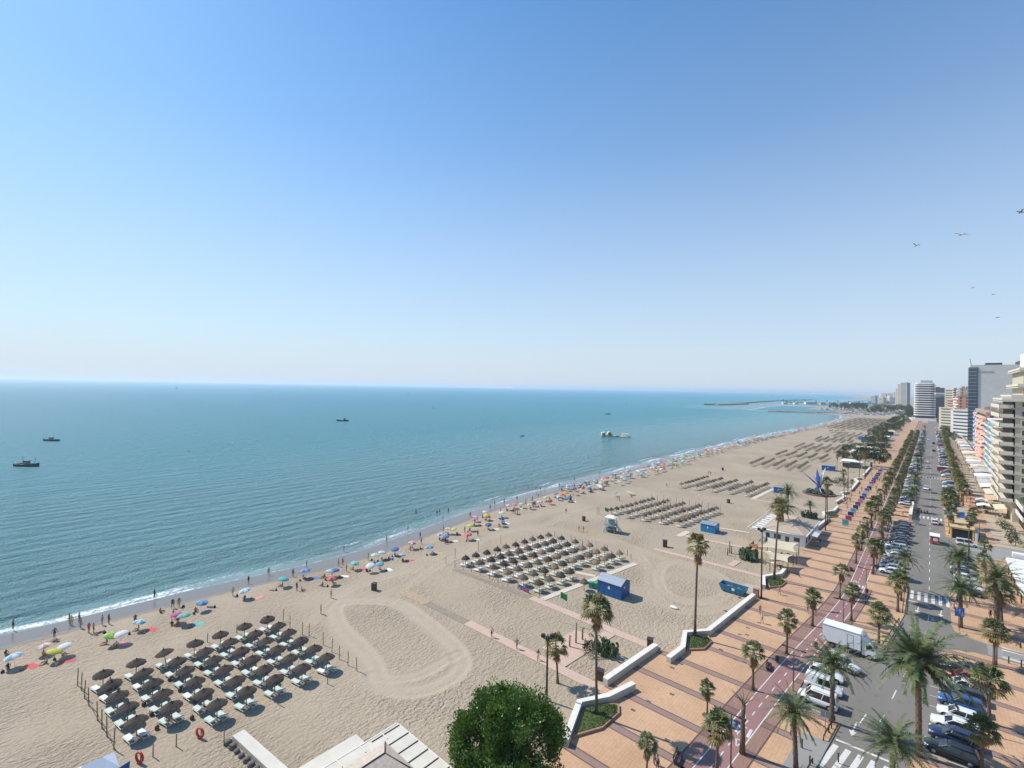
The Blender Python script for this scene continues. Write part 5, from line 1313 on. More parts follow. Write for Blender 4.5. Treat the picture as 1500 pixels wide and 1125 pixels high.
planter([(-32.0, 50.4), (-30.1, 53.3), (-29.0, 54.0), (-28.2, 52.6), (-28.4, 48.9), (-30.2, 45.3)], 'nearest hexagonal grass planter with a tall palm')
planter([(-29.1, 76.4), (-26.9, 79.2), (-25.6, 77.6), (-25.7, 74.5), (-27.6, 72.4)], 'second grass planter with the withered tall palm')
planter([(-25.9, 110.9), (-24.0, 115.0), (-22.3, 112.6), (-22.6, 109.4), (-24.3, 106.9)], 'third grass planter near the shade sails')
planter([(-25.9, 184.5), (-24.0, 189), (-22.4, 187), (-22.6, 183.4), (-24.1, 180.6)], 'fourth grass planter behind the restaurant')

# ================================================================= lamps, benches, bins, bollards, signs
M_iron = mat('dark_iron', (0.045, 0.03, 0.028), .5, .1, 3); M_glassl = mat('lamp_lens', (.5, .5, .46), .3)
def tlamp(h=5.6):
    e = empty('street_lamp', None, None); MB().tube([(0, 0, -.05), (0, 0, .3), (0, 0, h)], [.13, .075, .055], 8).build('pole', M_iron, e)
    MB().box((0, 0, h), (2.0, .09, .08)).build('arm', M_iron, e)
    for s in (-1, 1):
        l = MB().box((s*1.05, 0, h+.04), (.75, .34, .13), taper=.8).build('lamp_head', M_iron, e); MB().box((s*1.05, 0, h-.04), (.5, .24, .03)).build('lens', M_glassl, l)
    return e
P_lamp = proto(tlamp())
k = 0
for (x, y) in [(-15.55, 53.5), (-13.45, 72.8), (-10.6, 95.6), (-9.25, 115.8)]:
    k += 1; o = dup(P_lamp, (x, y, PZ), rng.uniform(-.1, .1), f'dark two armed street lamp, {nth(k)} from the bottom along the bike path', 'street lamp', 'street lamps along the bike path'); o.name = 'street_lamp'
for y in [136.5+20.8*i for i in range(16)]:
    k += 1; o = dup(P_lamp, (-9.0, y, PZ), rng.uniform(-.1, .1), f'dark two armed street lamp, {nth(k)} from the bottom along the bike path', 'street lamp', 'street lamps along the bike path'); o.name = 'street_lamp'
k = 0
for (x, y) in [(5.4, 79.5), (7.6, 100.9)]+[(10.2, 184+20.8*i) for i in range(14)]:
    k += 1; o = dup(P_lamp, (x, y, PZ), rng.uniform(-.1, .1), f'dark two armed street lamp, {nth(k)} from the bottom on the landward pavement', 'street lamp', 'street lamps on the landward pavement'); o.name = 'street_lamp'
def mast(x, y, h, label, z=0, n=3):
    e = empty('floodlight_mast', label, 'floodlight', (x, y, z), .7); MB().tube([(0, 0, -.1), (0, 0, h)], [.16, .09], 8).build('pole', M_iron, e)
    MB().box((0, 0, h-.5), (1.1, .08, .08)).build('bracket', M_iron, e)
    for i in range(n):
        l = MB().box(((i-(n-1)/2)*.55, .22, h-.25-.35*(i % 2)), (.5, .35, .42), rz=.3*(i-1)).build('floodlight', M_iron, e); MB().box(((i-(n-1)/2)*.55, .415, h-.25-.35*(i % 2)), (.38, .03, .3)).build('lens', M_glassl, l)
x, y = Q3(657, 720); mast(x, y, 8.4, 'floodlight mast on the sand behind the big green tree')
mast(-24.2, 100.7, 13.6, 'tall floodlight mast at the brick pillar by the ramp', PZ)
mast(*G(1209, 778), 10.5, 'floodlight mast behind the restaurant corner'); mast(*G(1242, 724), 11, 'floodlight mast near the sculpture wall')
mast(*G(1419, 826), 9, 'grey mast by the yellow parking entrance', PZ, 1)
e = empty('brick_pillar', 'terracotta pillar where the long white wall ends at the ramp', 'pillar', (-25.1, 100.6, PZ)); MB().box((0, 0, .85), (.9, .9, 1.7)).build('shaft', M_brick, e); MB().box((0, 0, 1.76), (1.05, 1.05, .12)).build('cap', mat('clay_cap', (.45, .26, .17), .8), e)
def bench(x, y, rz, label):
    e = empty('park_bench', label, 'bench', (x, y, PZ), rz)
    for k_ in range(3): MB().box((0, -.16+k_*.17, .45), (1.8, .13, .04)).build('seat_slat', M_iron, e)
    for k_ in range(2): MB().box((0, .3+.03*k_, .62+.2*k_), (1.8, .04, .13)).build('back_slat', M_iron, e)
    for s in (-1, 1):
        b = MB(); b.box((s*.75, 0, .22), (.07, .5, .44)); b.box((s*.75, .3, .6), (.07, .06, .6)); b.build('leg', M_iron, e)
bench(*R4(845, 535), R(96), 'dark bench on the mauve strip beside the bike path'); bench(*R4(300, 1090), R(98), 'dark bench at the bottom edge of the promenade'); bench(*R3(315, 640), R(96), 'dark bench on the mauve strip beyond the box truck')
def bin_(x, y, label, z=PZ, m=None):
    e = empty('litter_bin', label, 'litter bin', (x, y, z)); MB().lathe([(.2, .25), (.24, .3), (.25, .95), (.2, 1.0)], 10, caps=True).build('drum', m or M_iron, e); MB().tube([(0, 0, 0), (0, 0, .3)], .05, 6).build('post', M_iron, e)
bin_(*R4(893, 500), 'dark litter bin beside the bench by the bike path'); bin_(*R5(490, 85), 'dark litter bin beside the lamp behind the truck'); bin_(*R5(183, 415), 'dark litter bin at the rear of the truck')
bin_(*R4(1125, 415), 'dark litter bin behind the first parked white van'); 
M_binw = mat('brown_wood_bin', (.10, .055, .035), .8)
def woodbin(x, y, label, sc=1.0):
    e = empty('wooden_bin', label, 'bin', (x, y, 0), rng.uniform(0, 1), None, sc); MB().box((0, 0, .62), (.8, .8, 1.15)).build('slatted_body', M_binw, e); MB().box((0, 0, 1.32), (.95, .95, .1)).build('lid', M_iron, e)
    for sx in (-.35, .35): MB().box((sx, 0, .05), (.08, .8, .14)).build('foot', M_binw, e)
for p, lb in ((S6(787, 770), 'wooden bin standing on the open sand right of the red umbrella'), (B1(1075, 415), 'wooden bin on the sand above the walking pair'), (B2(835, 285), 'wooden bin on the sand between third and fourth blocks'), (B2(793, 45), 'small wooden bin on the sand behind the fourth block'), (Q3(1277, 400), 'brown wooden bin at the landward end of the second path'), (Q3(978, 595), 'brown wooden bin behind the tall palm by the white wall'), (Z5(1018, 622), 'dark bin on the sand right of the tight umbrella cluster')): woodbin(*p, lb)
woodbin(*B2(370, 605), 'broad wooden bin with tap post beside the pink path', 1.25)
P_bol = proto(MB().lathe([(.075, 0), (.07, .85), (.09, .87), (.085, .98), (.03, 1.02)], 8, caps=True).build('bollard', M_iron)); k = 0
for p in [R5(278, 895), R5(262, 920), R5(102, 1012), R5(148, 1115), R5(1340, 503), R5(1415, 525), R5(1411, 408), R5(1012, 175), R5(560, 985), G(1496, 978), G(1420, 884), G(1228, 1118)]:
    k += 1
    o = dup(P_bol, (*p, PZ), 0, ['front bollard of two left of the road kerb', 'second bollard of two left of the road kerb', 'bollard left of the grey concrete corner slab', 'bollard right of the bottom date palm', 'left bollard of two before the side street rails', 'right bollard of two before the side street rails', 'bollard on the far side of the side street', 'bollard behind the date palm with the blue sign', 'bollard at the near tip of the pavement under palms', 'bollard at the right edge below the side street', 'bollard on the kerb above the blue sign', 'bollard at the bottom beside the zebra crossing'][k-1], 'bollard', 'bollards on the pavements'); o.name = 'bollard'
def rail(p, q, label, h=.55):
    b = MB(); P0 = Vector((*p, PZ)); P1 = Vector((*q, PZ)); b.tube([P0, P0+Vector((0, 0, h)), P1+Vector((0, 0, h)), P1], .07, 6); o = b.build('kerb_rail', M_iron); tag(o, label, 'rail', 'low dark rails at the kerb')
rail((-8.45, 69.8), (-8.9, 64.9), 'low dark rail at the kerb left of the zebra crossing'); rail((-9.2, 60.1), (-9.6, 55), 'low dark rail at the bottom edge by the zebra crossing'); rail((-3.6, 112.5), (-3.7, 127), 'long dark kerb rail beside the far zebra crossing'); rail((-5.4, 94.8), (-3.9, 108), 'dark kerb rail right of the palm beyond the truck')
for i in range(2):
    yy = 105.7+i*.9; b = MB(); b.tube([(8.6, yy, .1), (8.6, yy, .8), (20, yy, .8), (20, yy, .1)], .05, 6)
    for xx in (11.5, 14.3, 17.2): b.tube([(xx, yy, 0), (xx, yy, .8)], .04, 5)
    tag(b.build('handrail', M_wpl), ('near' if i == 0 else 'far')+' pale handrail along the side street', 'handrail')
# signs
M_signb = mat('blue_sign', (.03, .17, .48), .5); M_signgrey = mat('grey_sign_back', (.3, .31, .32), .6)
def arrow_marks(b, z0, s, y, m):
    for (cx, cz, sg) in ((-.28, .35, 1), (.28, -.1, -1), (.0, .1, 1)):
        b.face([(cx*s-.05*s, y, z0+cz*s-.25*s), (cx*s+.05*s, y, z0+cz*s-.25*s), (cx*s+.05*s, y, z0+cz*s+.15*s), (cx*s-.05*s, y, z0+cz*s+.15*s)], m)
        b.face([(cx*s-.15*s, y, z0+cz*s+.15*s*sg), (cx*s+.15*s, y, z0+cz*s+.15*s*sg), (cx*s, y, z0+cz*s+.4*s*sg)], m)
x, y = G(1405, 925); e = empty('blue_sign', 'blue traffic sign with white arrows in front of a date palm', 'sign', (x, y, PZ), R(20)); MB().tube([(0, 0, 0), (0, 0, 3.5)], .05, 6).build('post', M_grey, e)
pl = MB().box((0, -.08, 3.2), (1.3, .05, 1.5)).build('sign_plate', M_signb, e); b = MB(); arrow_marks(b, 3.15, 1.3, -.112, 0); b.build('white_arrows', M_line, pl)
x, y = R5(240, 945); e = empty('grey_sign', 'grey sign seen from behind on a thin post left of the kerb', 'sign', (x, y, PZ), R(20)); MB().tube([(0, 0, 0), (0, 0, 2.9)], .04, 6).build('post', M_grey, e); MB().box((0, .05, 2.6), (.95, .04, .75)).build('sign_plate', M_signgrey, e)
def text(body, size, loc, rot, m, parent, name='lettering', ex=.01):
    c = bpy.data.curves.new(name, 'FONT'); c.body = body; c.size = size; c.align_x = 'CENTER'; c.align_y = 'CENTER'; c.extrude = ex
    o = bpy.data.objects.new(name, c); COL.objects.link(o); o.location = loc; o.rotation_euler = rot; c.materials.append(m)
    dg = bpy.context.evaluated_depsgraph_get(); me = bpy.data.meshes.new_from_object(o.evaluated_get(dg)); bpy.data.objects.remove(o)
    o = bpy.data.objects.new(name, me); COL.objects.link(o); o.location = loc; o.rotation_euler = rot; o.parent = parent
    if not me.materials: me.materials.append(m)
    return o
x, y = 4.3, 205; e = empty('parking_sign', 'blue square parking sign beside the white arch', 'sign', (x, y, PZ), 0); MB().tube([(0, 0, 0), (0, 0, 2.4)], .05, 6).build('post', M_grey, e); pl = MB().box((0, -.07, 2.6), (1.9, .06, 1.4)).build('sign_plate', M_signb, e); text('P', 1.2, (0, -.115, 2.6), (PI/2, 0, 0), M_line, pl)

# white arch kiosk and yellow parking entrance
M_white = mat('white_plaster', (.76, .75, .71), .7, .03, 1); M_yel = mat('ochre_plaster', (.62, .42, .14), .8, .08, 1); M_dark = mat('opening_shade', (.012, .012, .014), .6)  # M_dark: near-black tone standing in for shade inside openings
M_winb = mat('window_glass', (.04, .055, .07), .12, spec=.7)
e = empty('arch_kiosk', 'white gabled arch with a blue panel beside the road', 'kiosk', (7.3, 207.5, PZ), 0)
b = MB(); b.box((-1.15, 0, 1.6), (.45, .6, 3.2)); b.box((1.15, 0, 1.6), (.45, .6, 3.2)); b.loft([[(-1.38, -.3, 3.2), (1.38, -.3, 3.2), (.7, -.3, 4.1), (0, -.3, 4.4), (-.7, -.3, 4.1)], [(-1.38, .3, 3.2), (1.38, .3, 3.2), (.7, .3, 4.1), (0, .3, 4.4), (-.7, .3, 4.1)]], 0, True, False); b.build('arch', M_white, e)
MB().box((0, 0, 1.9), (1.8, .2, 1.6)).build('blue_panel', M_signb, e); MB().box((0, -.02, .55), (1.8, .3, 1.05)).build('base', M_white, e)
e = empty('parking_entrance', 'ochre walled underground parking entrance with dark opening', 'entrance', (6.7, 184.5, PZ))
b = MB(); b.box((-2.2, 3, 1.4), (.3, 12, 2.8)); b.box((2.2, 3, 1.4), (.3, 12, 2.8)); b.box((0, 3, 2.95), (4.9, 12.2, .3)); b.build('walls', M_yel, e)
MB().box((0, -2.8, 1.35), (4.1, .3, 2.6)).build('opening', M_dark, e); MB().box((0, 3, 3.16), (5.1, 12.4, .12)).build('roof', mat('ochre_roof', (.55, .40, .2), .8, .1, 1), e)  # solid dark panel painted as the shade inside the entrance
b = MB(); b.prism([(2.5, -3.4), (3.0, -3.4), (3.6, 3), (2.5, 3)], 0, 2.2); b.build('ramp_side', M_wall, e)
# concrete wall strip of the parking exit on the seaward side, dark box
e = empty('parking_wall', 'pale concrete parapet of the seaward parking exit', 'wall', (-4.7, 206, PZ)); MB().box((0, 3, .9), (.7, 24, 1.8)).build('wall_body', M_wallside, e); MB().box((0, 3, 1.85), (.85, 24.2, .1)).build('coping', M_wall, e)
e = empty('utility_box', 'dark utility box at the far end of the second parking bay', 'box', (-3.3, 192.6, 0)); MB().box((0, 0, .9), (1.4, 1.3, 1.7)).build('cabinet', M_signgrey, e); MB().box((0, 0, 1.8), (1.55, 1.45, .1)).build('lid', M_iron, e)

# ================================================================= vehicles
M_tyre = mat('tyre', (.015, .015, .016), .8); M_rim = mat('rim', (.35, .35, .36), .35, metal=.6); M_glass = mat('car_glass', (.02, .028, .035), .08, spec=.8); M_lightc = mat('headlight', (.7, .72, .75), .15); M_tail = mat('tail_light', (.4, .02, .02), .3)
PAINT = {'white': (.72, .73, .73), 'black': (.012, .012, .014), 'grey': (.12, .125, .13), 'silver': (.42, .43, .44), 'red': (.45, .02, .025), 'blue': (.02, .08, .24), 'dark blue': (.012, .025, .08), 'dark grey': (.04, .042, .046)}
MPt = {k: mat('paint_'+k.replace(' ', '_'), v, .28, coat=.8, metal=.25 if k in ('silver', 'grey', 'dark grey') else 0) for k, v in PAINT.items()}
KD = {'hatchback': dict(L=4.1, W=1.76, sh=.93, top=1.47, g=(-1.95, -1.55, .35, 1.05), hood=.9), 'estate car': dict(L=4.7, W=1.84, sh=.93, top=1.47, g=(-2.25, -1.95, .35, 1.15), hood=.9),
      'off-roader': dict(L=4.5, W=1.88, sh=1.08, top=1.68, g=(-2.12, -1.8, .4, 1.1), hood=1.05), 'saloon': dict(L=4.6, W=1.8, sh=.92, top=1.43, g=(-1.75, -1.05, .35, 1.15), hood=.88),
      'van': dict(L=4.4, W=1.85, sh=1.05, top=1.84, g=(-2.12, -2.0, .75, 1.4), hood=1.0),
      'panel van': dict(L=4.3, W=1.8, sh=1.02, top=1.84, g=(-2.08, -1.98, .7, 1.3), hood=.98)}
def car(kind, lod=0):
    d = KD[kind]; L, Wd, sh, top = d['L']/2, d['W']/2, d['sh'], d['top']; g0, g1, g2, g3 = d['g']; hz = d['hood']
    e = empty('parked_car', None, None) if lod == 0 else None
    st = [(-L, .42, sh-.22, .86), (-L+.08, .3, sh-.06, .94), (-L+.4, .22, sh, 1.0), (-L*.3, .2, sh+.01, 1.0), (g3-.1, .2, hz+.01, 1.0), (L-.55, .24, hz-.1, .97), (L-.15, .28, hz-.22, .9), (L, .4, hz-.36, .78)]
    rings = []
    for x, zl, zt, k in st:
        w = Wd*k; h = zt-zl
        rings.append([(x, -w*.9, zl), (x, -w*.98, zl+h*.25), (x, -w, zl+h*.55), (x, -w*.96, zt-.1), (x, -w*.86, zt-.01), (x, -w*.4, zt+.03), (x, w*.4, zt+.03), (x, w*.86, zt-.01), (x, w*.96, zt-.1), (x, w, zl+h*.55), (x, w*.98, zl+h*.25), (x, w*.9, zl)])
    body = MB(); body.loft(rings[::-1], 0)
    def lay(z, x0, x1, w, n=3):
        return [(x0, -w*.92, z), (x0+.12, -w, z), (x1-.25, -w, z), (x1, -w*.8, z), (x1, w*.8, z), (x1-.25, w, z), (x0+.12, w, z), (x0, w*.92, z)]
    glass = MB(); glass.loft([lay(sh-.05, g0, g3, Wd*.92), lay(top-.08, g1, g2, Wd*.74)], 0, False, False)
    roof = MB(); roof.loft([lay(top-.085, g1-.02, g2+.03, Wd*.76), lay(top-.02, g1+.03, g2-.06, Wd*.7), lay(top, g1+.2, g2-.3, Wd*.5)], 0, True, True)
    fx = lambda z, lo, hi: lo+(hi-lo)*(z-sh+.05)/(top-.03-sh)
    for s in (-1, 1):   # pillars
        for (xa, xb) in ((g3-.03, g2), (g0+.02, g1), ((g0+g3)/2-.15, (g1+g2)/2-.1)):
            roof.tube([(xa if xa > 0 else xa+.03, s*Wd*(.86 if abs(xa) > .9 else .93), sh-.05), (xb, s*Wd*.75, top-.06)], .04, 4, 0, False)
    if kind == 'panel van': 
        for s in (-1, 1): roof.face([(g0+.02, s*Wd*.935, sh-.03), (-.75, s*Wd*.935, sh-.03), (-.7, s*Wd*.755, top-.07), (g1, s*Wd*.755, top-.07)][::s])
    def wheel(x, s):
        w = MB(); w.loft([[(x+r_*math.cos(2*PI*j/14), s*(Wd-.22+o_), .32+r_*math.sin(2*PI*j/14)) for j in range(14)] for r_, o_ in ((.3, 0), (.325, .03), (.325, .2), (.29, .235))][::-s], 0); return w
    def rim(x, s):
        w = MB(); w.loft([[(x+r_*math.cos(2*PI*j/10), s*(Wd-.22+o_), .32+r_*math.sin(2*PI*j/10)) for j in range(10)] for r_, o_ in ((.2, .236), (.19, .25), (.04, .245))][::-s], 0); return w
    arch = MB()
    for x in (-L*.62, L*.64):
        for s in (-1, 1): arch.loft([[(x+.39*math.cos(2*PI*j/14), s*(Wd*y_), .34+.39*math.sin(2*PI*j/14)) for j in range(14)] for y_ in (.9, 1.008)][::-s], 0)
    trim = MB(); trim.box((L-.03, 0, .35), (.1, Wd*1.3, .16)); trim.box((-L+.02, 0, .36), (.1, Wd*1.4, .16))
    for s in (-1, 1): trim.box((0, s*Wd*.985, .27), (L*1.0, .05, .12)); 
    if lod:
        b = MB()
        def addm(src, m):
            i = len(b.v); b.v += src.v; b.f += [tuple(k+i for k in f) for f in src.f]; b.m += [m]*len(src.f); b.s += src.s
        addm(body, 0); addm(roof, 0); addm(glass, 1); addm(arch, 2); addm(trim, 2)
        for x in (-L*.62, L*.64):
            for s in (-1, 1): addm(wheel(x, s), 2); addm(rim(x, s), 3)
        o = b.build('parked_car', [MPt['white'], M_glass, M_tyre, M_rim]); o['slots'] = 'paint,,,'; return o
    o = body.build('body', MPt['white'], e); o['slots'] = 'paint'; bo = o
    o = roof.build('roof', MPt['white'], e); o['slots'] = 'paint'; glass.build('windows', M_glass, e); arch.build('wheel_arches', M_tyre, e); trim.build('trim', M_tyre, e)
    for x in (-L*.62, L*.64):
        for s in (-1, 1): w = wheel(x, s).build('wheel', M_tyre, e); rim(x, s).build('rim', M_rim, w)
    for s in (-1, 1):
        MB().box((L-.2, s*Wd*.68, hz-.27), (.28, .36, .13), taper=.8).build('headlight', M_lightc, e); MB().box((-L+.09, s*Wd*.72, sh-.2), (.12, .26, .22)).build('tail_light', M_tail, e)
        o = MB().box((g3-.25, s*(Wd+.1), sh+.05), (.16, .2, .13)).build('mirror', MPt['white'], e); o['slots'] = 'paint'
    MB().box((L+.015, 0, .48), (.02, .5, .11)).build('number_plate', M_wpl, e); MB().box((-L-.01, 0, .6), (.02, .5, .11)).build('number_plate', M_wpl, e)
    if kind in ('estate car', 'van', 'off-roader', 'panel van'):
        for s in (-1, 1): MB().tube([(g1+.2, s*Wd*.62, top), (g1+.25, s*Wd*.62, top+.05), (g2-.35, s*Wd*.62, top+.05), (g2-.3, s*Wd*.62, top)], .022, 5).build('roof_rail', M_iron, e)
    return e
P_car = {k: proto(car(k)) for k in KD}; P_lod = {k: proto(car(k, 1)) for k in KD}
def put_car(kind, col, x, y, rz, label, group=None, lod=False, z=0.012):
    o = dup((P_lod if lod else P_car)[kind], (x, y, z), rz, label, 'van' if 'van' in kind else 'car', group, None, {'paint': MPt[col]}); o.name = 'parked_van' if 'van' in kind else 'parked_car'; return o
gn = 'vehicles in the near parking bays'
put_car('van', 'white', -10.6, 72.3, PI, 'white passenger van nearest in the seaward bay, facing the bike path', gn)
put_car('panel van', 'white', -10.5, 76.0, 0, 'white panel van second in the seaward bay', gn)
put_car('hatchback', 'white', -10.7, 79.6, 0, 'white car between the panel van and the white off-roader', gn)
put_car('off-roader', 'white', -9.4, 84.2, R(-18), 'white off-roader parked just in front of the box truck', gn)
nr = [('estate car', 'black', 72.2, 'black estate car nearest in the landward bay'), ('off-roader', 'dark blue', 75.1, 'dark navy off-roader beside the black estate car'), ('estate car', 'white', 78.0, 'white estate car next to the navy off-roader'), ('hatchback', 'white', 80.9, 'white hatchback fourth from the bottom in the landward bay'), ('off-roader', 'blue', 84.0, 'bright blue car mostly hidden by the big date palm'), ('estate car', 'dark grey', 86.9, 'dark grey car between the blue and white ones'), ('saloon', 'white', 89.7, 'white saloon behind the big palm crown'), ('hatchback', 'red', 92.5, 'red car under the big date palm fronds'), ('saloon', 'black', 95.2, 'black car farthest in the near landward bay')]
for kd, c, y, lb in nr: put_car(kd, c, 2.0+(y-72)*.10, y, PI if rng.random() < .5 else PI, lb, gn)
dark = ['black', 'dark grey', 'dark blue', 'grey', 'black', 'dark grey', 'white', 'grey', 'white', 'dark blue']
kinds = ['hatchback', 'estate car', 'off-roader', 'saloon', 'hatchback']
seq2 = ['white', 'silver', 'dark blue', 'dark grey', 'white', 'silver', 'dark blue', 'white', 'black', 'dark grey', 'dark grey', 'grey', 'black', 'dark grey', 'grey', 'black', 'dark grey']
ci = 0
for i, c in enumerate(seq2):
    ci += 1; put_car(kinds[(i*3) % 5], c, -6.45+rng.uniform(-.2, .2), 135.4+i*3.3, PI+rng.uniform(-.03, .03), f'{c} car, {nth(ci)} in the seaward bay past the far zebra crossing', 'cars in the seaward bays')
allc = ['white']*8+['grey']*4+['silver']*5+['black']*5+['dark grey']*4+['dark blue']*2+['blue', 'red']
kk = ci; placed = ci+13
for bi, (y0, y1) in enumerate(bays_L[1:6]):
    n_ = 0; y = y0+1.8
    while y < y1-1:
        if rng.random() > .1 and kk < 150:
            c = rng.choice(allc); kk += 1; n_ += 1; kd = rng.choice(kinds); put_car(kd, c, -6.4+rng.uniform(-.25, .25), y, PI+rng.uniform(-.03, .03), f'{c} {kd}, {nth(n_)} in the {nth(bi+3)} seaward parking bay', 'cars in the seaward bays', True)
        y += 2.95
n_ = 0
for y in [133+i*3.1 for i in range(10)]:
    n_ += 1; c = rng.choice(allc); kd = rng.choice(kinds); put_car(kd, c, 5.8+rng.uniform(-.2, .2), y, 0, f'{c} {kd}, {nth(n_)} under the date palms past the side street', 'cars in the landward bays', True)
for bi, (y0, y1) in enumerate(bays_R[1:6]):
    n_ = 0; y = y0+1.8
    while y < y1-1:
        if rng.random() > .1 and kk < 280:
            c = rng.choice(allc); kk += 1; n_ += 1; kd = rng.choice(kinds); put_car(kd, c, 6.0+rng.uniform(-.25, .25), y, rng.choice([0, PI]), f'{c} {kd}, {nth(n_)} in the {nth(bi+3)} landward parking bay', 'cars in the landward bays', True)
        y += 3.0
for kd, c, x, y, rz, lb in (('van', 'white', 7.4, 175.2, R(3), 'white van turning at the yellow parking entrance'), ('hatchback', 'white', 1.2, 198.0, PI/2, 'white car on the road at the second zebra crossing'), ('saloon', 'white', -1.3, 267, -PI/2, 'white car driving towards the camera in the far road'), ('hatchback', 'white', -1.4, 372, -PI/2, 'white car, middle one driving on the distant road'), ('saloon', 'silver', -1.4, 345, -PI/2, 'silver car driving on the distant road'), ('estate car', 'dark grey', 1.6, 452, PI/2, 'dark car driving away on the distant road'), ('hatchback', 'white', -1.5, 560, -PI/2, 'white car farthest along the road'), ('off-roader', 'black', 1.6, 520, PI/2, 'black car driving away far along the road')):
    put_car(kd, c, x, y, rz, lb, None, y > 300).name = 'moving_car'
# box truck
e = empty('box_truck', 'white refrigerated box truck parked across the end of the seaward bay', 'truck', (-9.0, 90.4, 0.0), R(-2))
M_box = mat('truck_box_white', (.78, .78, .76), .45, .03, 1)
bx_ = MB().box((-1.1, 0, 2.25), (4.9, 2.35, 2.5)).build('cargo_box', M_box, e)
b = MB()
for s in (-1, 1):
    b.box((-1.1, s*1.19, 3.46), (4.95, .05, .1)); b.box((-1.1, s*1.19, 1.04), (4.95, .05, .12))
b.box((1.36, 0, 3.46), (.06, 2.42, .1)); b.box((-3.56, 0, 3.46), (.06, 2.42, .1)); b.build('edge_rails', mat('alu_rail', (.55, .56, .57), .4, metal=.5), bx_)
b = MB()
for (x0, x1, z0, z1) in ((-.35, -.32, 1.15, 3.0), (.42, .45, 1.15, 3.0), (-.35, .45, 2.97, 3.0)): b.box(((x0+x1)/2, -1.185, (z0+z1)/2), (x1-x0, .02, z1-z0))
b.build('side_door', M_grey, bx_)
cab = MB(); rg = []
for z, x0, x1, w in ((.5, 1.5, 3.28, 1.0), (1.35, 1.5, 3.32, 1.02), (1.5, 1.5, 3.26, 1.02), (2.35, 1.5, 2.72, .95), (2.5, 1.5, 2.5, .85)):
    rg.append([(x0, -w, z), (x1-.15, -w, z), (x1, -w*.85, z), (x1, w*.85, z), (x1-.15, w, z), (x0, w, z)])
cab.loft(rg, 0, True, False); cb = cab.build('cab', M_box, e)
b = MB(); b.face([(3.275, -.85, 1.5), (3.275, .85, 1.5), (2.77, .8, 2.3), (2.77, -.8, 2.3)]); b.build('windscreen', M_glass, cb)
b = MB()
for s in (-1, 1): b.face([(2.0, s*1.035, 1.5), (3.0, s*1.035, 1.5), (2.65, s*.975, 2.25), (2.0, s*.975, 2.25)][::s])
b.build('side_windows', M_glass, cb)
b = MB(); b.loft([[(1.45, -.95, 2.5), (2.3, -.9, 2.5), (2.3, .9, 2.5), (1.45, .95, 2.5)], [(1.35, -.95, 3.45), (1.5, -.9, 3.45), (1.5, .9, 3.45), (1.35, .95, 3.45)]], 0, True, False); b.build('roof_fairing', M_box, e)
MB().box((1.62, 0, 3.05), (.4, 1.5, .55)).build('cooling_unit', M_grey, e)
MB().box((-.4, 0, .75), (6.2, .9, .22)).build('chassis', M_iron, e)
for s in (-1, 1):
    MB().box((-1.0, s*1.05, .72), (1.9, .06, .3)).build('side_guard', M_grey, e)
    for x in (-2.3, 2.45):
        w = MB(); w.loft([[(x+r_*math.cos(2*PI*j/14), s*(.72+o_), .42+r_*math.sin(2*PI*j/14)) for j in range(14)] for r_, o_ in ((.4, 0), (.42, .04), (.42, .27), (.38, .3))][::-s], 0); w = w.build('wheel', M_tyre, e)
        q = MB(); q.loft([[(x+r_*math.cos(2*PI*j/10), s*(.72+o_), .42+r_*math.sin(2*PI*j/10)) for j in range(10)] for r_, o_ in ((.25, .301), (.22, .27), (.05, .28))][::-s], 0); q.build('rim', M_rim, w)
    MB().box((3.28, s*.75, .95), (.08, .34, .22)).build('headlight', M_lightc, e); MB().box((2.95, s*1.25, 1.9), (.1, .2, .45)).build('mirror', M_iron, e)
# small red and white street vehicle, bus-like red van
e = empty('red_delivery_truck', 'small red truck with white roof in the middle of the road', 'truck', (1.0, 172.4, .0), PI/2)
MB().box((-.5, 0, 1.3), (3.4, 1.85, 1.7)).build('cargo_body', mat('faded_red', (.42, .07, .08), .5, .2, 2), e); MB().box((-.4, 0, 2.25), (3.9, 2.1, .16)).build('roof', M_white, e)
c_ = MB(); c_.loft([[(1.2, -.85, .4), (2.3, -.85, .4), (2.3, .85, .4), (1.2, .85, .4)], [(1.2, -.85, 1.2), (2.35, -.85, 1.2), (2.35, .85, 1.2), (1.2, .85, 1.2)], [(1.2, -.8, 2.0), (1.9, -.8, 2.0), (1.9, .8, 2.0), (1.2, .8, 2.0)]], 0, True, False); c_ = c_.build('cab', M_white, e)
b = MB(); b.face([(2.36, -.75, 1.22), (2.36, .75, 1.22), (1.95, .7, 1.92), (1.95, -.7, 1.92)]); b.build('windscreen', M_glass, c_)
b = MB(); b.lathe([(.5, 0), (.52, .03), (.4, .05)], 16, caps=True); o = b.build('rear_wheel_emblem', M_line, e); o.rotation_euler = (0, -PI/2, 0); o.location = (-2.2, -.2, 1.35)
for s in (-1, 1):
    for x in (-1.5, 1.7):
        w = MB(); w.loft([[(x+r_*math.cos(2*PI*j/12), s*(.72+o_), .33+r_*math.sin(2*PI*j/12)) for j in range(12)] for r_, o_ in ((.31, 0), (.33, .04), (.33, .18), (.3, .2))][::-s], 0); w.build('wheel', M_tyre, e)
e = empty('red_bus', 'red minibus parked in the landward row of the far road', 'bus', (5.6, 337, 0), 0)
MB().box((0, 0, 1.45), (6.2, 2.2, 2.2)).build('body', mat('bus_red', (.4, .02, .04), .4, coat=.5), e); MB().box((0, 0, 2.6), (6.0, 2.0, .12)).build('roof', M_white, e)
for s in (-1, 1): MB().box((0, s*1.11, 1.85), (5.4, .03, .7)).build('windows', M_glass, e)
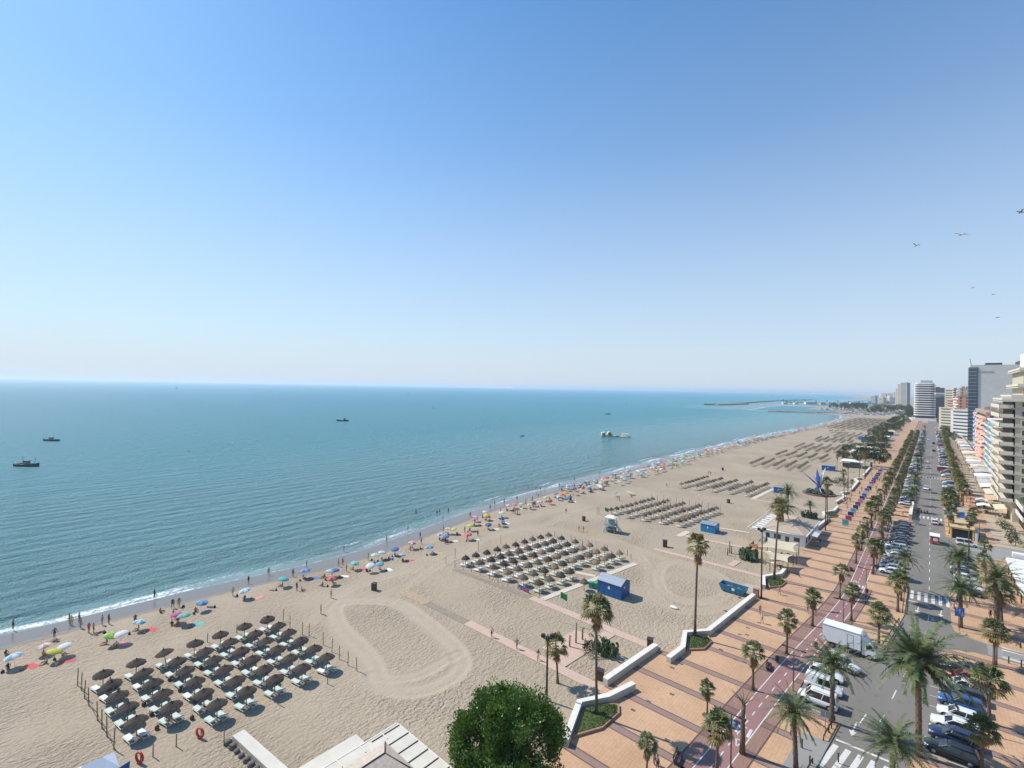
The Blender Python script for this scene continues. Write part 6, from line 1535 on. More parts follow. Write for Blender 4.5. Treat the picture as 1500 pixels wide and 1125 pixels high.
for x in (-2, 2):
    for s in (-1, 1):
        w = MB(); w.loft([[(x+.42*math.cos(2*PI*j/12), s*(.85+o_), .42+.42*math.sin(2*PI*j/12)) for j in range(12)] for o_ in (0, .27)][::-s], 0); w.build('wheel', M_tyre, e)
# parked motorcycles
def moto():
    e = empty('motorcycle', None, None)
    for x in (-.6, .62):
        w = MB(); rr = []
        for j in range(14):
            a = 2*PI*j/14; rr.append([((.28+.05*math.cos(q*PI/3))*math.cos(a)+x, .05*math.sin(q*PI/3), .31+(.28+.05*math.cos(q*PI/3))*math.sin(a)) for q in range(6)])
        w.loft(rr+[rr[0]], 0, False); w.build('wheel', M_tyre, e)
    b = MB(); b.loft([[(-.7, -.1, .55), (-.7, .1, .55), (-.7, .08, .75), (-.7, -.08, .75)], [(0, -.17, .4), (0, .17, .4), (0, .14, .8), (0, -.14, .8)], [(.35, -.15, .55), (.35, .15, .55), (.3, .1, .95), (.3, -.1, .95)]]); o = b.build('fairing', MPt['grey'], e); o['slots'] = 'paint'
    MB().box((-.35, 0, .8), (.7, .25, .08)).build('seat', M_tyre, e); MB().tube([(.62, 0, .31), (.4, 0, .95), (.38, 0, 1.05)], .03, 6).build('fork', M_rim, e); MB().tube([(.36, -.32, 1.05), (.38, 0, 1.02), (.36, .32, 1.05)], .02, 5).build('handlebar', M_iron, e); return e
Pm = proto(moto()); k = 0
for x in (-3.0, -2.2, -1.4, -.7):
    k += 1; o = dup(Pm, (x, 213+rng.uniform(-.2, .2), 0.01), R(80), f'parked motorcycle, {nth(k)} from the left in the row beyond the second crossing', 'motorcycle', 'motorcycles parked in a row', None, {'paint': MPt[('grey', 'red', 'white', 'black')[k-1]]}); o.name = 'motorcycle'

# ================================================================= structures on the beach
M_blue = mat('shed_blue', (.008, .095, .27), .5, .08, 2); M_blue2 = mat('shed_bright_blue', (.015, .20, .42), .5, .08, 2); M_metal = mat('corrugated_roof', (.36, .41, .46), .45, .08, 3, metal=.3)
def shed(x0, x1, y0, y1, h, rise, label, m, door=True):
    e = empty('beach_shed', label, 'shed', ((x0+x1)/2, (y0+y1)/2, 0)); w, d = (x1-x0)/2, (y1-y0)/2
    b = MB(); b.loft([[(-w, -d, -.1), (-w, d, -.1), (-w, d, h), (-w, 0, h+rise), (-w, -d, h)], [(w, -d, -.1), (w, d, -.1), (w, d, h), (w, 0, h+rise), (w, -d, h)]], 0, True, False); b.build('walls', m, e)
    b = MB()
    for s in (-1, 1):
        p = [(-w-.12, 0, h+rise+.08), (w+.12, 0, h+rise+.08), (w+.12, s*(d+.15), h-.02), (-w-.12, s*(d+.15), h-.02)]
        b.face(p if s < 0 else p[::-1]); b.face([(q[0], q[1], q[2]-.06) for q in (p[::-1] if s < 0 else p)])
        b.face([p[2], p[3], (p[3][0], p[3][1], p[3][2]-.06), (p[2][0], p[2][1], p[2][2]-.06)])
    n = int(w*5)
    for i in range(n):
        x = -w+2*w*(i+.5)/n
        for s in (-1, 1): b.tube([(x, 0, h+rise+.09), (x, s*(d+.13), h)], .03, 4)
    b.build('roof', M_metal, e)
    MB().box((0, -d-.02, h*.62), (.35, .04, .5)).build('notice', M_wpl, e)
    MB().box((w+.02, -d*.2, h*.75), (.04, .35, .35)).build('vent', M_wpl, e)
    for i in range(int(w*2)): MB().box((-w+.5+i*1.0, -d-.012, h/2), (.04, .03, h*.95)).build('panel_rib', m, e)
    return e
shed(-48.7, -43.6, 81.0, 84.6, 2.7, .75, 'dark blue shed with grey metal roof beside the second block', M_blue)
shed(-48.9, -44.9, 136.9, 140.6, 2.35, .25, 'bright blue shed with flat grey roof beside the third block', M_blue2)
for (x, y), lb in ((B2(1215, 215), 'small blue kiosk at the landward corner of the fourth block'),):
    shed(x-2.4, x+1, y, y+2.5, 2.4, .1, lb, M_blue)
x, y = G(1217, 690); shed(x-4, x+1.5, y, y+4, 2.6, .2, 'blue kiosk with pale roof beyond the beach sculpture', M_blue)
x, y = G(1272, 645); shed(x-7, x+4, y, y+6, 3, .2, 'long blue kiosk among the far thatched parasols', M_blue2)
# blue roofed hut at the bottom edge
e = empty('roofed_hut', 'hut with pale grey hipped roof and dark blue flap at the bottom edge', 'hut', (-60.4, 8.1, 0), 0, None, .8); MB().box((0, -.4, 1.2), (3.0, 3.2, 2.6)).build('walls', M_blue, e)
b = MB(); q = [(-1.7, -2.9, 2.7), (1.6, -2.9, 2.7), (1.6, 1.8, 2.7), (-1.7, 1.8, 2.7)]; r0, r1 = (-.1, -1.4, 3.7), (-.1, .4, 3.7)
b.face([q[0], q[1], r0]); b.face([q[1], q[2], r1, r0]); b.face([q[2], q[3], r1]); b.face([q[3], q[0], r0, r1]); b.face(q[::-1]); b.build('roof', mat('pale_roof_sheet', (.5, .56, .62), .6, .05, 2), e)
b = MB(); b.loft([[(1.85, .6, .2), (1.95, .6, .2), (1.95, 2.6, .2), (1.85, 2.6, .2)], [(1.85, 1.5, 2.7), (1.95, 1.5, 2.7), (1.95, 2.8, 3.0), (1.85, 2.8, 3.0)]], 0, True, False); b.build('side_flap', M_blue, e)
# skip
M_skip = mat('skip_blue', (.03, .16, .26), .6, .25, 2)
e = empty('open_skip', 'open blue steel skip standing on the sand by the ramp', 'skip', (-29.1, 100.2, 0), R(-2))
b = MB(); o_ = [[(-2.0, -1.0, .15), (2.0, -1.0, .15), (2.0, 1.0, .15), (-2.0, 1.0, .15)], [(-2.5, -1.15, 1.45), (2.5, -1.15, 1.45), (2.5, 1.15, 1.45), (-2.5, 1.15, 1.45)]]; i_ = [[(-2.38, -1.03, 1.45), (2.38, -1.03, 1.45), (2.38, 1.03, 1.45), (-2.38, 1.03, 1.45)], [(-1.95, -.92, .5), (1.95, -.92, .5), (1.95, .92, .5), (-1.95, .92, .5)]]
b.loft(o_+i_, 0, False, False); b.face(i_[1]); b.face(o_[0][::-1]); b.build('tub', M_skip, e)
for x in (-1.4, -.5, .5, 1.4): MB().box((x, -1.12, .85), (.09, .09, 1.15)).build('rib', M_skip, e)
MB().box((.3, -1.14, .95), (.6, .04, .45)).build('white_panel', M_wpl, e)
b = MB(); r = random.Random(2)
for i in range(30): b.box((r.uniform(-1.7, 1.7), r.uniform(-.7, .7), r.uniform(.6, .85)), (r.uniform(.2, .6), r.uniform(.2, .5), r.uniform(.1, .3)), rz=r.uniform(0, 3))
b.build('rubbish', mat('rubbish', (.2, .17, .13), .9, .4, 3), e)
# lifeguard tower
x, y = B1(1262, 500); e = empty('lifeguard_tower', 'pale blue grey lifeguard tower with white canopy on the sand', 'lifeguard tower', (x, y+1.0, 0), R(8))
M_lg = mat('pale_blue_paint', (.28, .36, .38), .6, .1, 2); b = MB()
for sx in (-1, 1):
    for sy in (-1, 1): b.tube([(sx*1.7, sy*1.6, -.1), (sx*1.1, sy*1.0, 2.1)], .08, 6); b.tube([(sx*1.1, sy*1.0, 2.0), (sx*1.1, sy*1.0, 4.2)], .06, 6)
for s in (-1, 1): b.tube([(-1.6, s*1.5, .3), (1.2, s*1.1, 1.9)], .06, 5); b.tube([(s*1.6, -1.5, .3), (s*1.2, 1.1, 1.9)], .06, 5); b.tube([(-1.4, s*1.4, 1.0), (1.4, s*1.4, 1.0)], .06, 5)
b.build('frame', M_lg, e); MB().box((0, 0, 2.1), (3.0, 2.8, .16)).build('platform', M_lg, e)
b = MB()
for s in (-1, 1): b.box((0, s*1.4, 2.9), (3.0, .05, .07)); b.box((0, s*1.4, 2.55), (3.0, .05, .07)); b.box((s*1.48, 0, 2.9), (.05, 2.8, .07))
for i in range(7): b.box((-1.45+i*.48, -1.4, 2.55), (.05, .05, .8)); b.box((-1.45+i*.48, 1.4, 2.55), (.05, .05, .8))
b.build('railing', M_lg, e); MB().box((.1, .1, 2.75), (1.3, 1.3, 1.1)).build('cabin', mat('teal_board', (.22, .32, .33), .7), e)
b = MB(); b.loft([[(-1.5, -1.4, 4.15), (1.5, -1.4, 4.15), (1.5, 1.4, 4.15), (-1.5, 1.4, 4.15)], [(-.7, -.6, 4.5), (.7, -.6, 4.5), (.7, .6, 4.5), (-.7, .6, 4.5)]], 0, True, False); b.build('canopy', M_whitef, e)
b = MB(); 
for s in (-.4, .4): b.tube([(1.5, s, 2.1), (3.6, s, 0)], .07, 5)
for i in range(8): b.box((1.7+i*.25, 0, 1.95-i*.26), (.22, .8, .05))
b.build('ramp_stairs', M_lg, e)
b = MB()
for i in range(5): b.box((-1.0+i*.5, 0, .75), (.42, 1.9, 1.0 if i % 2 else .8))
b.build('stored_boards', mat('dark_teal', (.05, .13, .15), .6, .2, 2), e)
# green flags
def flag(x, y, h, label, c='green'):
    e = empty('flag', label, 'flag', (x, y, 0), .4); MB().tube([(0, 0, -.1), (0, 0, h)], .035, 6).build('pole', M_wpl, e); b = MB(); n = 5
    for i in range(n):
        x0, x1 = i/n*1.2, (i+1)/n*1.2; f_ = lambda u: .09*math.sin(u*5)
        b.face([(x0, f_(x0), h-1.1-.3*x0), (x1, f_(x1), h-1.1-.3*x1), (x1, f_(x1), h-.05-.25*x1), (x0, f_(x0), h-.05-.25*x0)]); b.face([(x0, f_(x0)+.01, h-.05-.25*x0), (x1, f_(x1)+.01, h-.05-.25*x1), (x1, f_(x1)+.01, h-1.1-.3*x1), (x0, f_(x0)+.01, h-1.1-.3*x0)])
    b.build('cloth', mat('flag_green', (.03, .26, .07), .8), e)
flag(*Q3(737, 250), 5.2, 'green flag on a slim pole beside the second pink path'); flag(*B1(1228, 385), 3.0, 'green flag near the lifeguard tower')
# showers: wooden posts on the plaza
k = 0
for p, h, lb in ((Q3(833, 378), 3.2, 'tall dark shower post on the pink plaza'), (Q3(872, 358), 1.9, 'short shower post on the pink plaza'), (Q3(795, 400), 1.8, 'shower post beside the fan palm on the plaza'), (B2(843, 650), 2.8, 'tall shower post on the plaza by the prickly pear'), (B2(828, 668), 1.9, 'left short shower post by the prickly pear'), (B2(856, 655), 1.9, 'right short shower post by the prickly pear')):
    e = empty('shower_post', lb, 'shower', (*p, .05), rng.uniform(0, 1), 'beach shower posts'); MB().tube([(0, 0, 0), (0, 0, h)], .13, 8).build('post', M_pole if k % 2 else M_dry, e); MB().tube([(0, 0, h-.3), (.35, 0, h-.2), (.42, 0, h-.35)], .03, 5).build('shower_head', M_rim, e); k += 1
b = MB(); r = random.Random(3)
for cx, cy, w_ in ((0, 0, 1), (1.2, .5, .8)): b.tube([(cx-.5*w_, cy, .25), (cx, cy-.1, .55), (cx+.5*w_, cy, .2)], .07, 6); b.tube([(cx-.3*w_, cy-.25, 0), (cx-.3*w_, cy, .5), (cx+.1, cy+.3, 0)], .05, 6)
simple('play_frame', b, M_pole, 'low wooden rocking frame on the shower plaza sand', 'play frame', (*Q3(925, 340), .05))
# banner, thatched single parasol, green bins by the blue shed
e = empty('banner', 'long blue and red banner on posts beside the board path', 'banner', (*B1(635, 930), 0), math.atan2(B1(680, 950)[1]-B1(592, 905)[1], B1(680, 950)[0]-B1(592, 905)[0]))
MB().box((0, 0, .6), (3.0, .05, .7)).build('cloth', mat('banner_blue', (.05, .1, .35), .7), e); b = MB(); b.box((0, -.035, .3), (3.0, .02, .14)); b.box((.9, -.035, .62), (.6, .02, .3)); b.build('red_band', M_red, e)
for s in (-1.5, 1.5): MB().tube([(s, 0, 0), (s, 0, 1.3)], .05, 6).build('post', M_pole, e)
put_parasol(P_para2[0], *B1(1078, 925), 0, M_thatch[1], 'lone thatched parasol left of the dark blue shed', None)
for (x, y), c, lb in ((B1(1130, 905), 'teal', 'teal wheeled bin beside the dark blue shed'), (B1(1158, 908), 'green', 'green wheeled bin beside the dark blue shed')):
    e = empty('wheeled_bin', lb, 'bin', (x, y, 0), .2); MB().box((0, 0, .6), (.85, .75, 1.0)).build('tub', mat('bin_'+c, (.02, .3, .3) if c == 'teal' else (.05, .38, .12), .5), e); MB().box((0, 0, 1.14), (.95, .85, .08)).build('lid', mat('bin_'+c, (0, 0, 0)), e)
    for s in (-.35, .35): MB().tube([(s, .35, .1), (s+.04, .35, .1)], .1, 8).build('wheel', M_tyre, e)
# white sack on the sand
b = MB(); b.lathe([(.3, .0), (.55, .12), (.5, .32), (.2, .48), (.03, .5)], 10, caps=True); o = simple('sand_bag', b, M_whitef, 'white sack lying on the raked sand', 'sack', (*B2(438, 1055), 0)); o.scale = (1.5, .8, .8)
# bags / small brown pots between loungers
for k, p in enumerate([(832, 745), (862, 820), (1055, 765), (988, 612), (932, 553), (1103, 490), (1070, 675), (790, 690)]):
    b = MB(); b.lathe([(.16, 0), (.24, .15), (.22, .4), (.12, .48)], 8, caps=True); b.tube([(0, 0, .45), (0, .05, .7)], .03, 5)
    simple('sand_ashtray', b, M_binw, f'small brown pot, {nth(k+1)} among the loungers of the nearest block', 'pot', (*A1(*p), 0), 'small pots in the sand')

# restaurant on the beach
M_tile = planks('roof_tiles', (.42, .33, .24), (.48, .38, .28)); 
e = empty('beach_restaurant', 'white beach restaurant with brown tiled roof beside the promenade', 'restaurant', (0, 0, 0))
X0, X1, Y0, Y1, hh = -33.6, -24.0, 141.3, 161.0, 3.1
b = MB(); b.box(((X0+X1)/2, (Y0+Y1)/2, hh/2-.05), (X1-X0, Y1-Y0, hh+.1)); b.build('walls', M_white, e)
b = MB(); rz_ = 4.35; ra, rb = ((X0+X1)/2+.5, Y0+6.0, rz_), ((X0+X1)/2+.5, Y1-4.5, rz_); q = [(X0-.4, Y0-.5, hh), (X1+.4, Y0-.5, hh), (X1+.4, Y1+.4, hh), (X0-.4, Y1+.4, hh)]
b.face([q[0], q[1], ra]); b.face([q[1], q[2], rb, ra]); b.face([q[2], q[3], rb]); b.face([q[3], q[0], ra, rb]); rf = b.build('roof', M_tile, e)
b = MB(); 
for p_, q_ in ((q[0], q[1]), (q[1], q[2]), (q[2], q[3]), (q[3], q[0])): b.tube([p_, q_], .16, 6)
b.build('eaves', M_white, rf); b = MB()
for p_, q_ in ((q[0], ra), (q[1], ra), (ra, rb), (q[2], rb), (q[3], rb)): b.tube([p_, q_], .1, 6)
b.build('ridge_tiles', mat('ridge', (.46, .36, .26), .85), rf)
for x, w, z, h in ((-32.6, .9, 1.1, 2.1), (-30.3, 1.6, 1.7, 1.2), (-28.0, .9, 1.1, 2.1), (-25.8, 1.3, 1.8, 1.0)): f_ = MB().box((x, Y0-.02, z), (w, .06, h)).build('window', M_winb, e); MB().box((x, Y0-.03, z+h/2+.06), (w+.2, .1, .1)).build('lintel', M_wall, f_)
for y in (143.5, 147, 153, 157): MB().box((X1+.02, y, 1.6), (.06, 1.5, 1.5)).build('window', M_winb, e)
b = MB(); b.loft([[(X1+.05, 145, 2.9), (X1+.05, 152, 2.9), (X1+.05, 152, 2.98), (X1+.05, 145, 2.98)], [(X1+2.1, 145, 2.4), (X1+2.1, 152, 2.4), (X1+2.1, 152, 2.46), (X1+2.1, 145, 2.46)]], 0, True, False); b.build('awning', M_wall, e)
b = MB(); b.prism([(X0+.8, Y0-.25), (X1, Y0-.25), (X1, Y0-.02), (X0+.8, Y0-.02)], 2.9, 3.3); b.build('fascia', mat('mauve_fascia', (.4, .28, .27), .8), e)
# pergola
e = empty('pergola', 'white beamed pergola on the sea side of the restaurant', 'pergola'); b = MB()
for i in range(5):
    for x in (-37.0, -34.3): b.box((x, 138.8+i*5, 1.5), (.16, .16, 3.0))
b.build('posts', M_wall, e)
for i in range(9): MB().box((-35.6, 138.8+i*2.5, 3.06), (3.2, .18, .16)).build('cross_beam', M_wall, e)
for x in (-37.0, -35.65, -34.3): MB().box((x, 148.8, 3.2), (.16, 20.6, .14)).build('long_beam', M_wall, e)
for i in range(8): MB().box((-35.3+(i % 2)*.3, 140.05+i*2.5, 3.29), (1.7, 1.3, .04)).build('roof_sheet', M_whitef, e)
# shade sails
M_sail = mat('sand_coloured_sail', (.62, .54, .38), .8, .04, 1, trans=.15)
def sail(cs, label, sag=.5):
    b = MB(); n = 8; P_ = [Vector(c) for c in cs]; g_ = []
    for i in range(n+1):
        row = []
        for j in range(n+1):
            u, v = i/n, j/n; pu = .12*math.sin(PI*v)*(1-2*u); pv = .12*math.sin(PI*u)*(1-2*v); uu, vv = u+pu, v+pv
            p = P_[0]*(1-uu)*(1-vv)+P_[1]*uu*(1-vv)+P_[2]*uu*vv+P_[3]*(1-uu)*vv; p.z -= sag*math.sin(PI*u)*math.sin(PI*v)*.6; row.append(p)
        g_.append(row)
    for i in range(n):
        for j in range(n): b.face([g_[i][j], g_[i+1][j], g_[i+1][j+1], g_[i][j+1]], 0, True)
    e = empty('shade_sail', label, 'shade sail'); b.build('cloth', M_sail, e)
    for c in cs: MB().tube([(c[0], c[1], 0), (c[0], c[1], c[2]+.15)], .08, 6).build('post', M_iron, e)
sail([(-31.0, 124.6, 2.8), (-23.0, 125.9, 3.0), (-23.9, 133.4, 3.3), (-30.6, 132.3, 3.4)], 'upper cream shade sail over the restaurant terrace')
sail([(-26.6, 117.6, 2.6), (-23.2, 118.2, 2.7), (-23.4, 124.6, 2.7), (-29.6, 122.6, 2.9)], 'lower cream shade sail over the restaurant terrace')
b = MB(); b.box((0, 0, .5), (.3, 3.8, 1.0)); b.box((1.6, -1.9, .5), (3.0, .3, 1.0)); simple('terrace_planter', b, mat('terracotta_panel', (.48, .24, .13), .8, .1, 2), 'terracotta planter walls at the restaurant terrace', 'planter', (-34.6, 133.6, 0))
def tableset(x, y, label, z=PZ, m=None):
    e = empty('table_set', label, 'table', (x, y, z), rng.uniform(0, 1)); MB().lathe([(.05, .02), (.05, .7), (.45, .72), (.45, .76)], 10, caps=True).build('table', m or M_wpl, e)
for k, (x, y) in enumerate([(-28.5, 127), (-26.5, 128.5), (-29.5, 129.5), (-25.2, 121), (-27, 121.5), (-25.6, 131), (-22.3, 147.5), (-22.0, 150)]): tableset(x, y, f'small terrace table, {nth(k+1)} under the sails and awning of the restaurant', .05, M_iron if k % 2 else M_wpl)
for k, (x, y) in enumerate([(-28.2, 126.2), (-26.0, 129.2), (-25.7, 120.2), (-21.6, 148.5), (-26.9, 130.0)]): person('sit', x, y, f'person seated at the restaurant terrace, {nth(k+1)} from the sea', rng.choice(cl), 'black', .35)
# teal box near the palms
e = empty('teal_hut', 'small dark green booth under the palm behind the restaurant', 'booth', (*G(1148, 741), 0)); MB().box((0, 0, 1.0), (2.4, 2.0, 2.0)).build('walls', M_iron, e); MB().box((0, 0, 2.1), (3.2, 2.6, .18)).build('roof', mat('dark_green', (.03, .12, .08), .7), e)

# pavilion roof at the bottom
M_roofw = mat('white_roof_sheet', (.60, .55, .46), .7, .08, .7); M_pav = mat('greyed_wood_roof', (.48, .40, .32), .85, .15, 3)
e = empty('beach_pavilion', 'beach pavilion with flat white sheet roof and grey hipped centre', 'pavilion')
b = MB(); b.box((-38.6, 24.2, 3.15), (9.0, 12.8, .12)); b.build('flat_roof', M_roofw, e)
for i in range(6): MB().box((-42.7+i*1.65, 28.95, 3.24), (.09, 3.4, .07)).build('roof_joint', M_iron, e)
for i in range(5): MB().box((-42.6, 18.6+i*2.5, 3.25), (1.3, .1, .1)).build('roof_joint', M_wall, e)
MB().box((-38.6, 30.65, 3.1), (9.2, .14, .3)).build('edge_beam', M_wall, e); MB().box((-43.15, 24.2, 3.1), (.14, 12.9, .3)).build('edge_beam', M_wall, e); MB().box((-44.3, 23.2, 2.9), (1.9, 7.5, .1)).build('lower_roof', M_roofw, e)
b = MB(); qx0, qx1, qy0, qy1 = -41.7, -35.7, 20.5, 28.2; ap = (-39.2, 26.5, 4.4); ap2 = (-39.2, 22.5, 4.4); q = [(qx0, qy0, 3.26), (qx1, qy0, 3.26), (qx1, qy1, 3.26), (qx0, qy1, 3.26)]
b.face([q[3], q[0], ap2, ap]); b.face([q[0], q[1], ap2]); b.face([q[1], q[2], ap, ap2]); b.face([q[2], q[3], ap]); rf = b.build('hipped_roof', M_pav, e)
b = MB()
for p_, q_ in ((q[2], ap), (q[3], ap), (ap, ap2)): b.tube([p_, q_], .07, 5)
b.build('ridge', M_iron, rf)
for x in (-42.9, -40, -37, -34.4):
    for y in (19, 24.5, 30.3): MB().box((x, y, 1.5), (.2, .2, 3.1)).build('post', M_wall, e)
MB().box((-38.6, 23.5, .1), (9, 12, .15)).build('deck', M_wood, e)
# white ramp with boulders
b = MB(); b.prism([(-58.7, 20.9), (-57.6, 20.9), (-50.4, 20.9), (-50.4, 19.8), (-57.9, 19.8)], 0, .6); 
e = empty('white_walkway', 'white walkway edge at the bottom with dark stones along it', 'walkway'); 
wp0 = Vector((*G(349, 1073, .6), .6)); wp1 = Vector((*G(418, 1135, .6), .6)); t = (wp1-wp0).normalized(); n_ = Vector((-t.y, t.x, 0))*.62
b = MB(); b.prism([(wp0+n_)[:2], (wp1+n_)[:2], (wp1-n_)[:2], (wp0-n_)[:2]], 0, .6); b.build('slab', M_roofw, e)
r = random.Random(6)
for i in range(10):
    p = wp0.lerp(wp1, i/9.5)-n_*1.75; s = r.uniform(.32, .42); rings = []
    for zz, k in ((0, .8), (.25, 1.05), (.5, .9), (.68, .5)): rings.append([(s*k*math.cos(j*PI/4)*r.uniform(.9, 1.1), s*k*math.sin(j*PI/4)*r.uniform(.9, 1.1), zz*s*1.6) for j in range(8)])
    o = MB().loft(rings).build('boulder', mat('dark_boulder', (.16, .13, .12), .9, .3, 4, .5, 8)); o.location = (p.x, p.y, 0); tag(o, f'dark rounded boulder, {nth(i+1)} from the sea along the white walkway', 'boulder', 'boulders along the white walkway')
tag(simple('marker_post', MB().tube([(0, 0, 0), (0, 0, 2.2)], .05, 6), M_pole, 'slim brown post at the seaward end of the white walkway', 'post', (*(wp0-n_*2.4)[:2], 0)), None, None)
# display boards along the promenade
bc = ['teal', 'red', 'navy', 'light blue', 'navy', 'purple', 'pink', 'navy', 'blue', 'white', 'purple', 'navy', 'white', 'magenta', 'purple', 'navy', 'blue', 'purple', 'navy', 'pink', 'navy', 'light blue']
M_brd = {k: mat('picture_'+k.replace(' ', '_'), v, .5, .35, 1.2) for k, v in UC.items()}
for k in range(22):
    y = 173.5*(1+.0)+k*6.4; x = -19.0+rng.uniform(-.15, .15)
    e = empty('display_board', f'{bc[k]} picture board, {nth(k+1)} in the line standing on the promenade', 'display board', (x, y, PZ), R(20)+rng.uniform(-.1, .1), 'picture boards along the promenade')
    MB().box((0, 0, 1.15), (1.7, .12, 1.7)).build('frame', M_wpl, e); MB().box((0, -.075, 1.15), (1.5, .03, 1.45)).build('picture', M_brd[bc[k]], e)
    MB().box((0, .1, .15), (1.5, .6, .2)).build('base', M_wpl, e)
for k in range(16):
    y = 180+k*8.5+rng.uniform(-2, 2); person(rng.choice(['stand', 'walk']), -19+rng.choice([-1, 1])*rng.uniform(1.5, 3.5), y, f'person strolling near the picture boards, {nth(k+1)} along', rng.choice(cl), rng.choice(cl), PZ)
# star sculpture
x, y = -33.0, 221.0; e = empty('star_sculpture', 'blue and white spiked star sculpture on dark rocks', 'sculpture', (x, y, 0), R(30)); M_scb = mat('sculpture_blue', (.03, .09, .35), .4); M_scw = mat('sculpture_white', (.6, .65, .7), .4)
for i, (az, el, L, w, m) in enumerate([(200, 38, 9.5, .28, M_scb), (120, 82, 7.0, .95, M_scb), (15, 70, 8.0, .8, M_scw), (20, 32, 10, .3, M_scw), (0, 50, 4, .5, M_scb), (200, -18, 6.5, .12, M_scw), (320, -25, 6.0, .12, M_scw), (262, -30, 6.0, .14, M_scw), (180, 62, 5, .5, M_scw)]):
    a, l = R(az), R(el); d = Vector((math.cos(a)*math.cos(l), math.sin(a)*math.cos(l), math.sin(l))); o0 = Vector((0, 0, 3.2)); MB().tube([o0, o0+d*L*.3, o0+d*L], [w*.6, w, .02], 4, 0, True, False).build('spike', m, e)
MB().lathe([(.1, 2.3), (.9, 2.9), (.9, 3.5), (.1, 4.0)], 8, caps=True, sm=False).build('core', M_scb, e)
MB().lathe([(5.6, -.1), (5.6, .5), (5.2, .55)], 24, caps=True, sm=False).build('round_base', mat('red_brown_ring', (.17, .09, .07), .9), e)
r = random.Random(4)
for i in range(16):
    a = r.uniform(0, 6.28); d = r.uniform(.8, 4.3); s = r.uniform(.7, 1.5); rings = [[(d*math.cos(a)+s*k*math.cos(j*PI/4)*r.uniform(.8, 1.2), d*math.sin(a)+s*k*math.sin(j*PI/4)*r.uniform(.8, 1.2), .5+zz*s) for j in range(8)] for zz, k in ((0, 1), (.5, 1.0), (.95, .55))]
    MB().loft(rings, 0, True, False).build('rock', mat('dark_green_rock', (.03, .045, .035), .8, .4, 1.5), e)
for k, p in enumerate([(598, 780), (612, 790), (640, 770), (690, 762)]): person('stand', *G(1160+p[0]/8.04, 640+p[1]/8.04), f'person standing by the white wall near the sculpture, {nth(k+1)} from the sea', rng.choice(['white', 'red', 'grey']), 'white', PZ)
# volleyball posts behind the third block
k = 0
for p, q in ((B2(560, 245), B2(620, 262)), (B2(570, 218), B2(640, 232))):
    k += 1; b = MB(); P0, P1 = Vector((*p, 0)), Vector((*q, 0)); b.tube([P0, P0+Vector((0, 0, 2.3))], .05, 5); b.tube([P1, P1+Vector((0, 0, 2.3))], .05, 5); b.tube([P0+Vector((0, 0, 2.2)), P1+Vector((0, 0, 2.2))], .03, 4)
    simple('sports_goal', b, M_wpl, ('near' if k == 1 else 'far')+' pale metal goal frame on the sand behind the third block', 'goal')
# sunshade sail lean shelter
b = MB(); b.face([(-1.6, -.8, 1.3), (1.4, -.9, .8), (1.7, .9, .7), (-1.2, 1.0, 1.2)]); 
for q in ((-1.6, -.8, 1.3), (1.4, -.9, .8), (1.7, .9, .7), (-1.2, 1.0, 1.2)): b.tube([(q[0], q[1], 0), q], .03, 5)
simple('beach_shelter', b, M_sail, 'small tan beach shelter with dark occupants before the third block', 'shelter', (*B2(115, 225), 0)); bb = B2(128, 240); person('sit', *bb, 'person under the small tan beach shelter', 'black', 'black')
person('stand', *B2(25, 270), 'person in red standing left of the small tan shelter', 'red', 'red'); person('stand', *B2(38, 272), 'second person standing left of the small tan shelter', 'red')
put_umb(*B2(8, 238), 'light blue', 'light blue beach umbrella left of the two standing people in red')
for k in range(22):
    i, j = k % 5, (k*3+k//10) % 10; x, y = -77.0+4.1*i+rng.uniform(-.8, 1.2), 73.5+2.95*j+rng.uniform(-.8, .8)
    person(rng.choice(['lie', 'sit', 'stand', 'sit']), x+.4, y, f'person among the loungers, near parasol {nth(j+1)} of row {nth(i+1)}, second block, {["dark", "light"][k//11]} clothes', ['black', 'white'][k//11], ['black', 'white', None][k % 3], .0 if k % 4 == 2 else .42)
for k in range(7):
    person(rng.choice(['lie', 'sit']), -79.6+3.42*(k % 5)+.1, 11.1+3.37*((k*2) % 7)+.6, f'person on a lounger under parasol {nth(k % 5+1)} from the sea, {nth((k*2) % 7+1)} line, nearest block', rng.choice(cl), None, .42, rz=R(100))
# ================================================================= buildings
M_cw = mat('cream_white_render', (.68, .61, .49), .8, .08, .3); M_beige = mat('beige_render', (.55, .48, .36), .85, .05, .4); M_conc = mat('pale_concrete_wall', (.60, .58, .54), .85, .05, .3); M_pk = mat('salmon_render', (.66, .33, .23), .8, .06, .5)
M_gl2 = mat('facade_glass', (.045, .075, .10), .15, .1, .5, spec=.8); M_shade = mat('recess_shade', (.06, .05, .045), .8); M_gr = mat('grey_render', (.40, .39, .38), .85, .06, .3); M_brk = mat('red_brick', (.27, .15, .12), .9, .1, 1); M_rfl = mat('flat_roof_tile', (.42, .30, .22), .9, .2, .5)  # M_shade: dark tone standing in for shade in recesses and under roofs
M_green = mat('panel_green', (.25, .50, .18), .8); M_blu = mat('panel_blue', (.10, .20, .50), .8); M_ora = mat('panel_orange', (.60, .25, .12), .8)
def building(label, cat='building'): return empty('apartment_block', label, cat)
def bal_floor(x0, x1, y0, y1, z, h, e, m, slab=.18, face_x=None):
    """one storey's balcony: slab + solid parapet towards the sea (-x) and the ends"""
    b = MB(); b.box(((x0+x1)/2, (y0+y1)/2, z), (x1-x0, y1-y0, slab)); b.box((x0+.06, (y0+y1)/2, z+h/2), (.12, y1-y0, h)); b.box(((x0+x1)/2, y0+.06, z+h/2), (x1-x0, .12, h)); b.box(((x0+x1)/2, y1-.06, z+h/2), (x1-x0, .12, h)); return b.build('balcony', m, e)
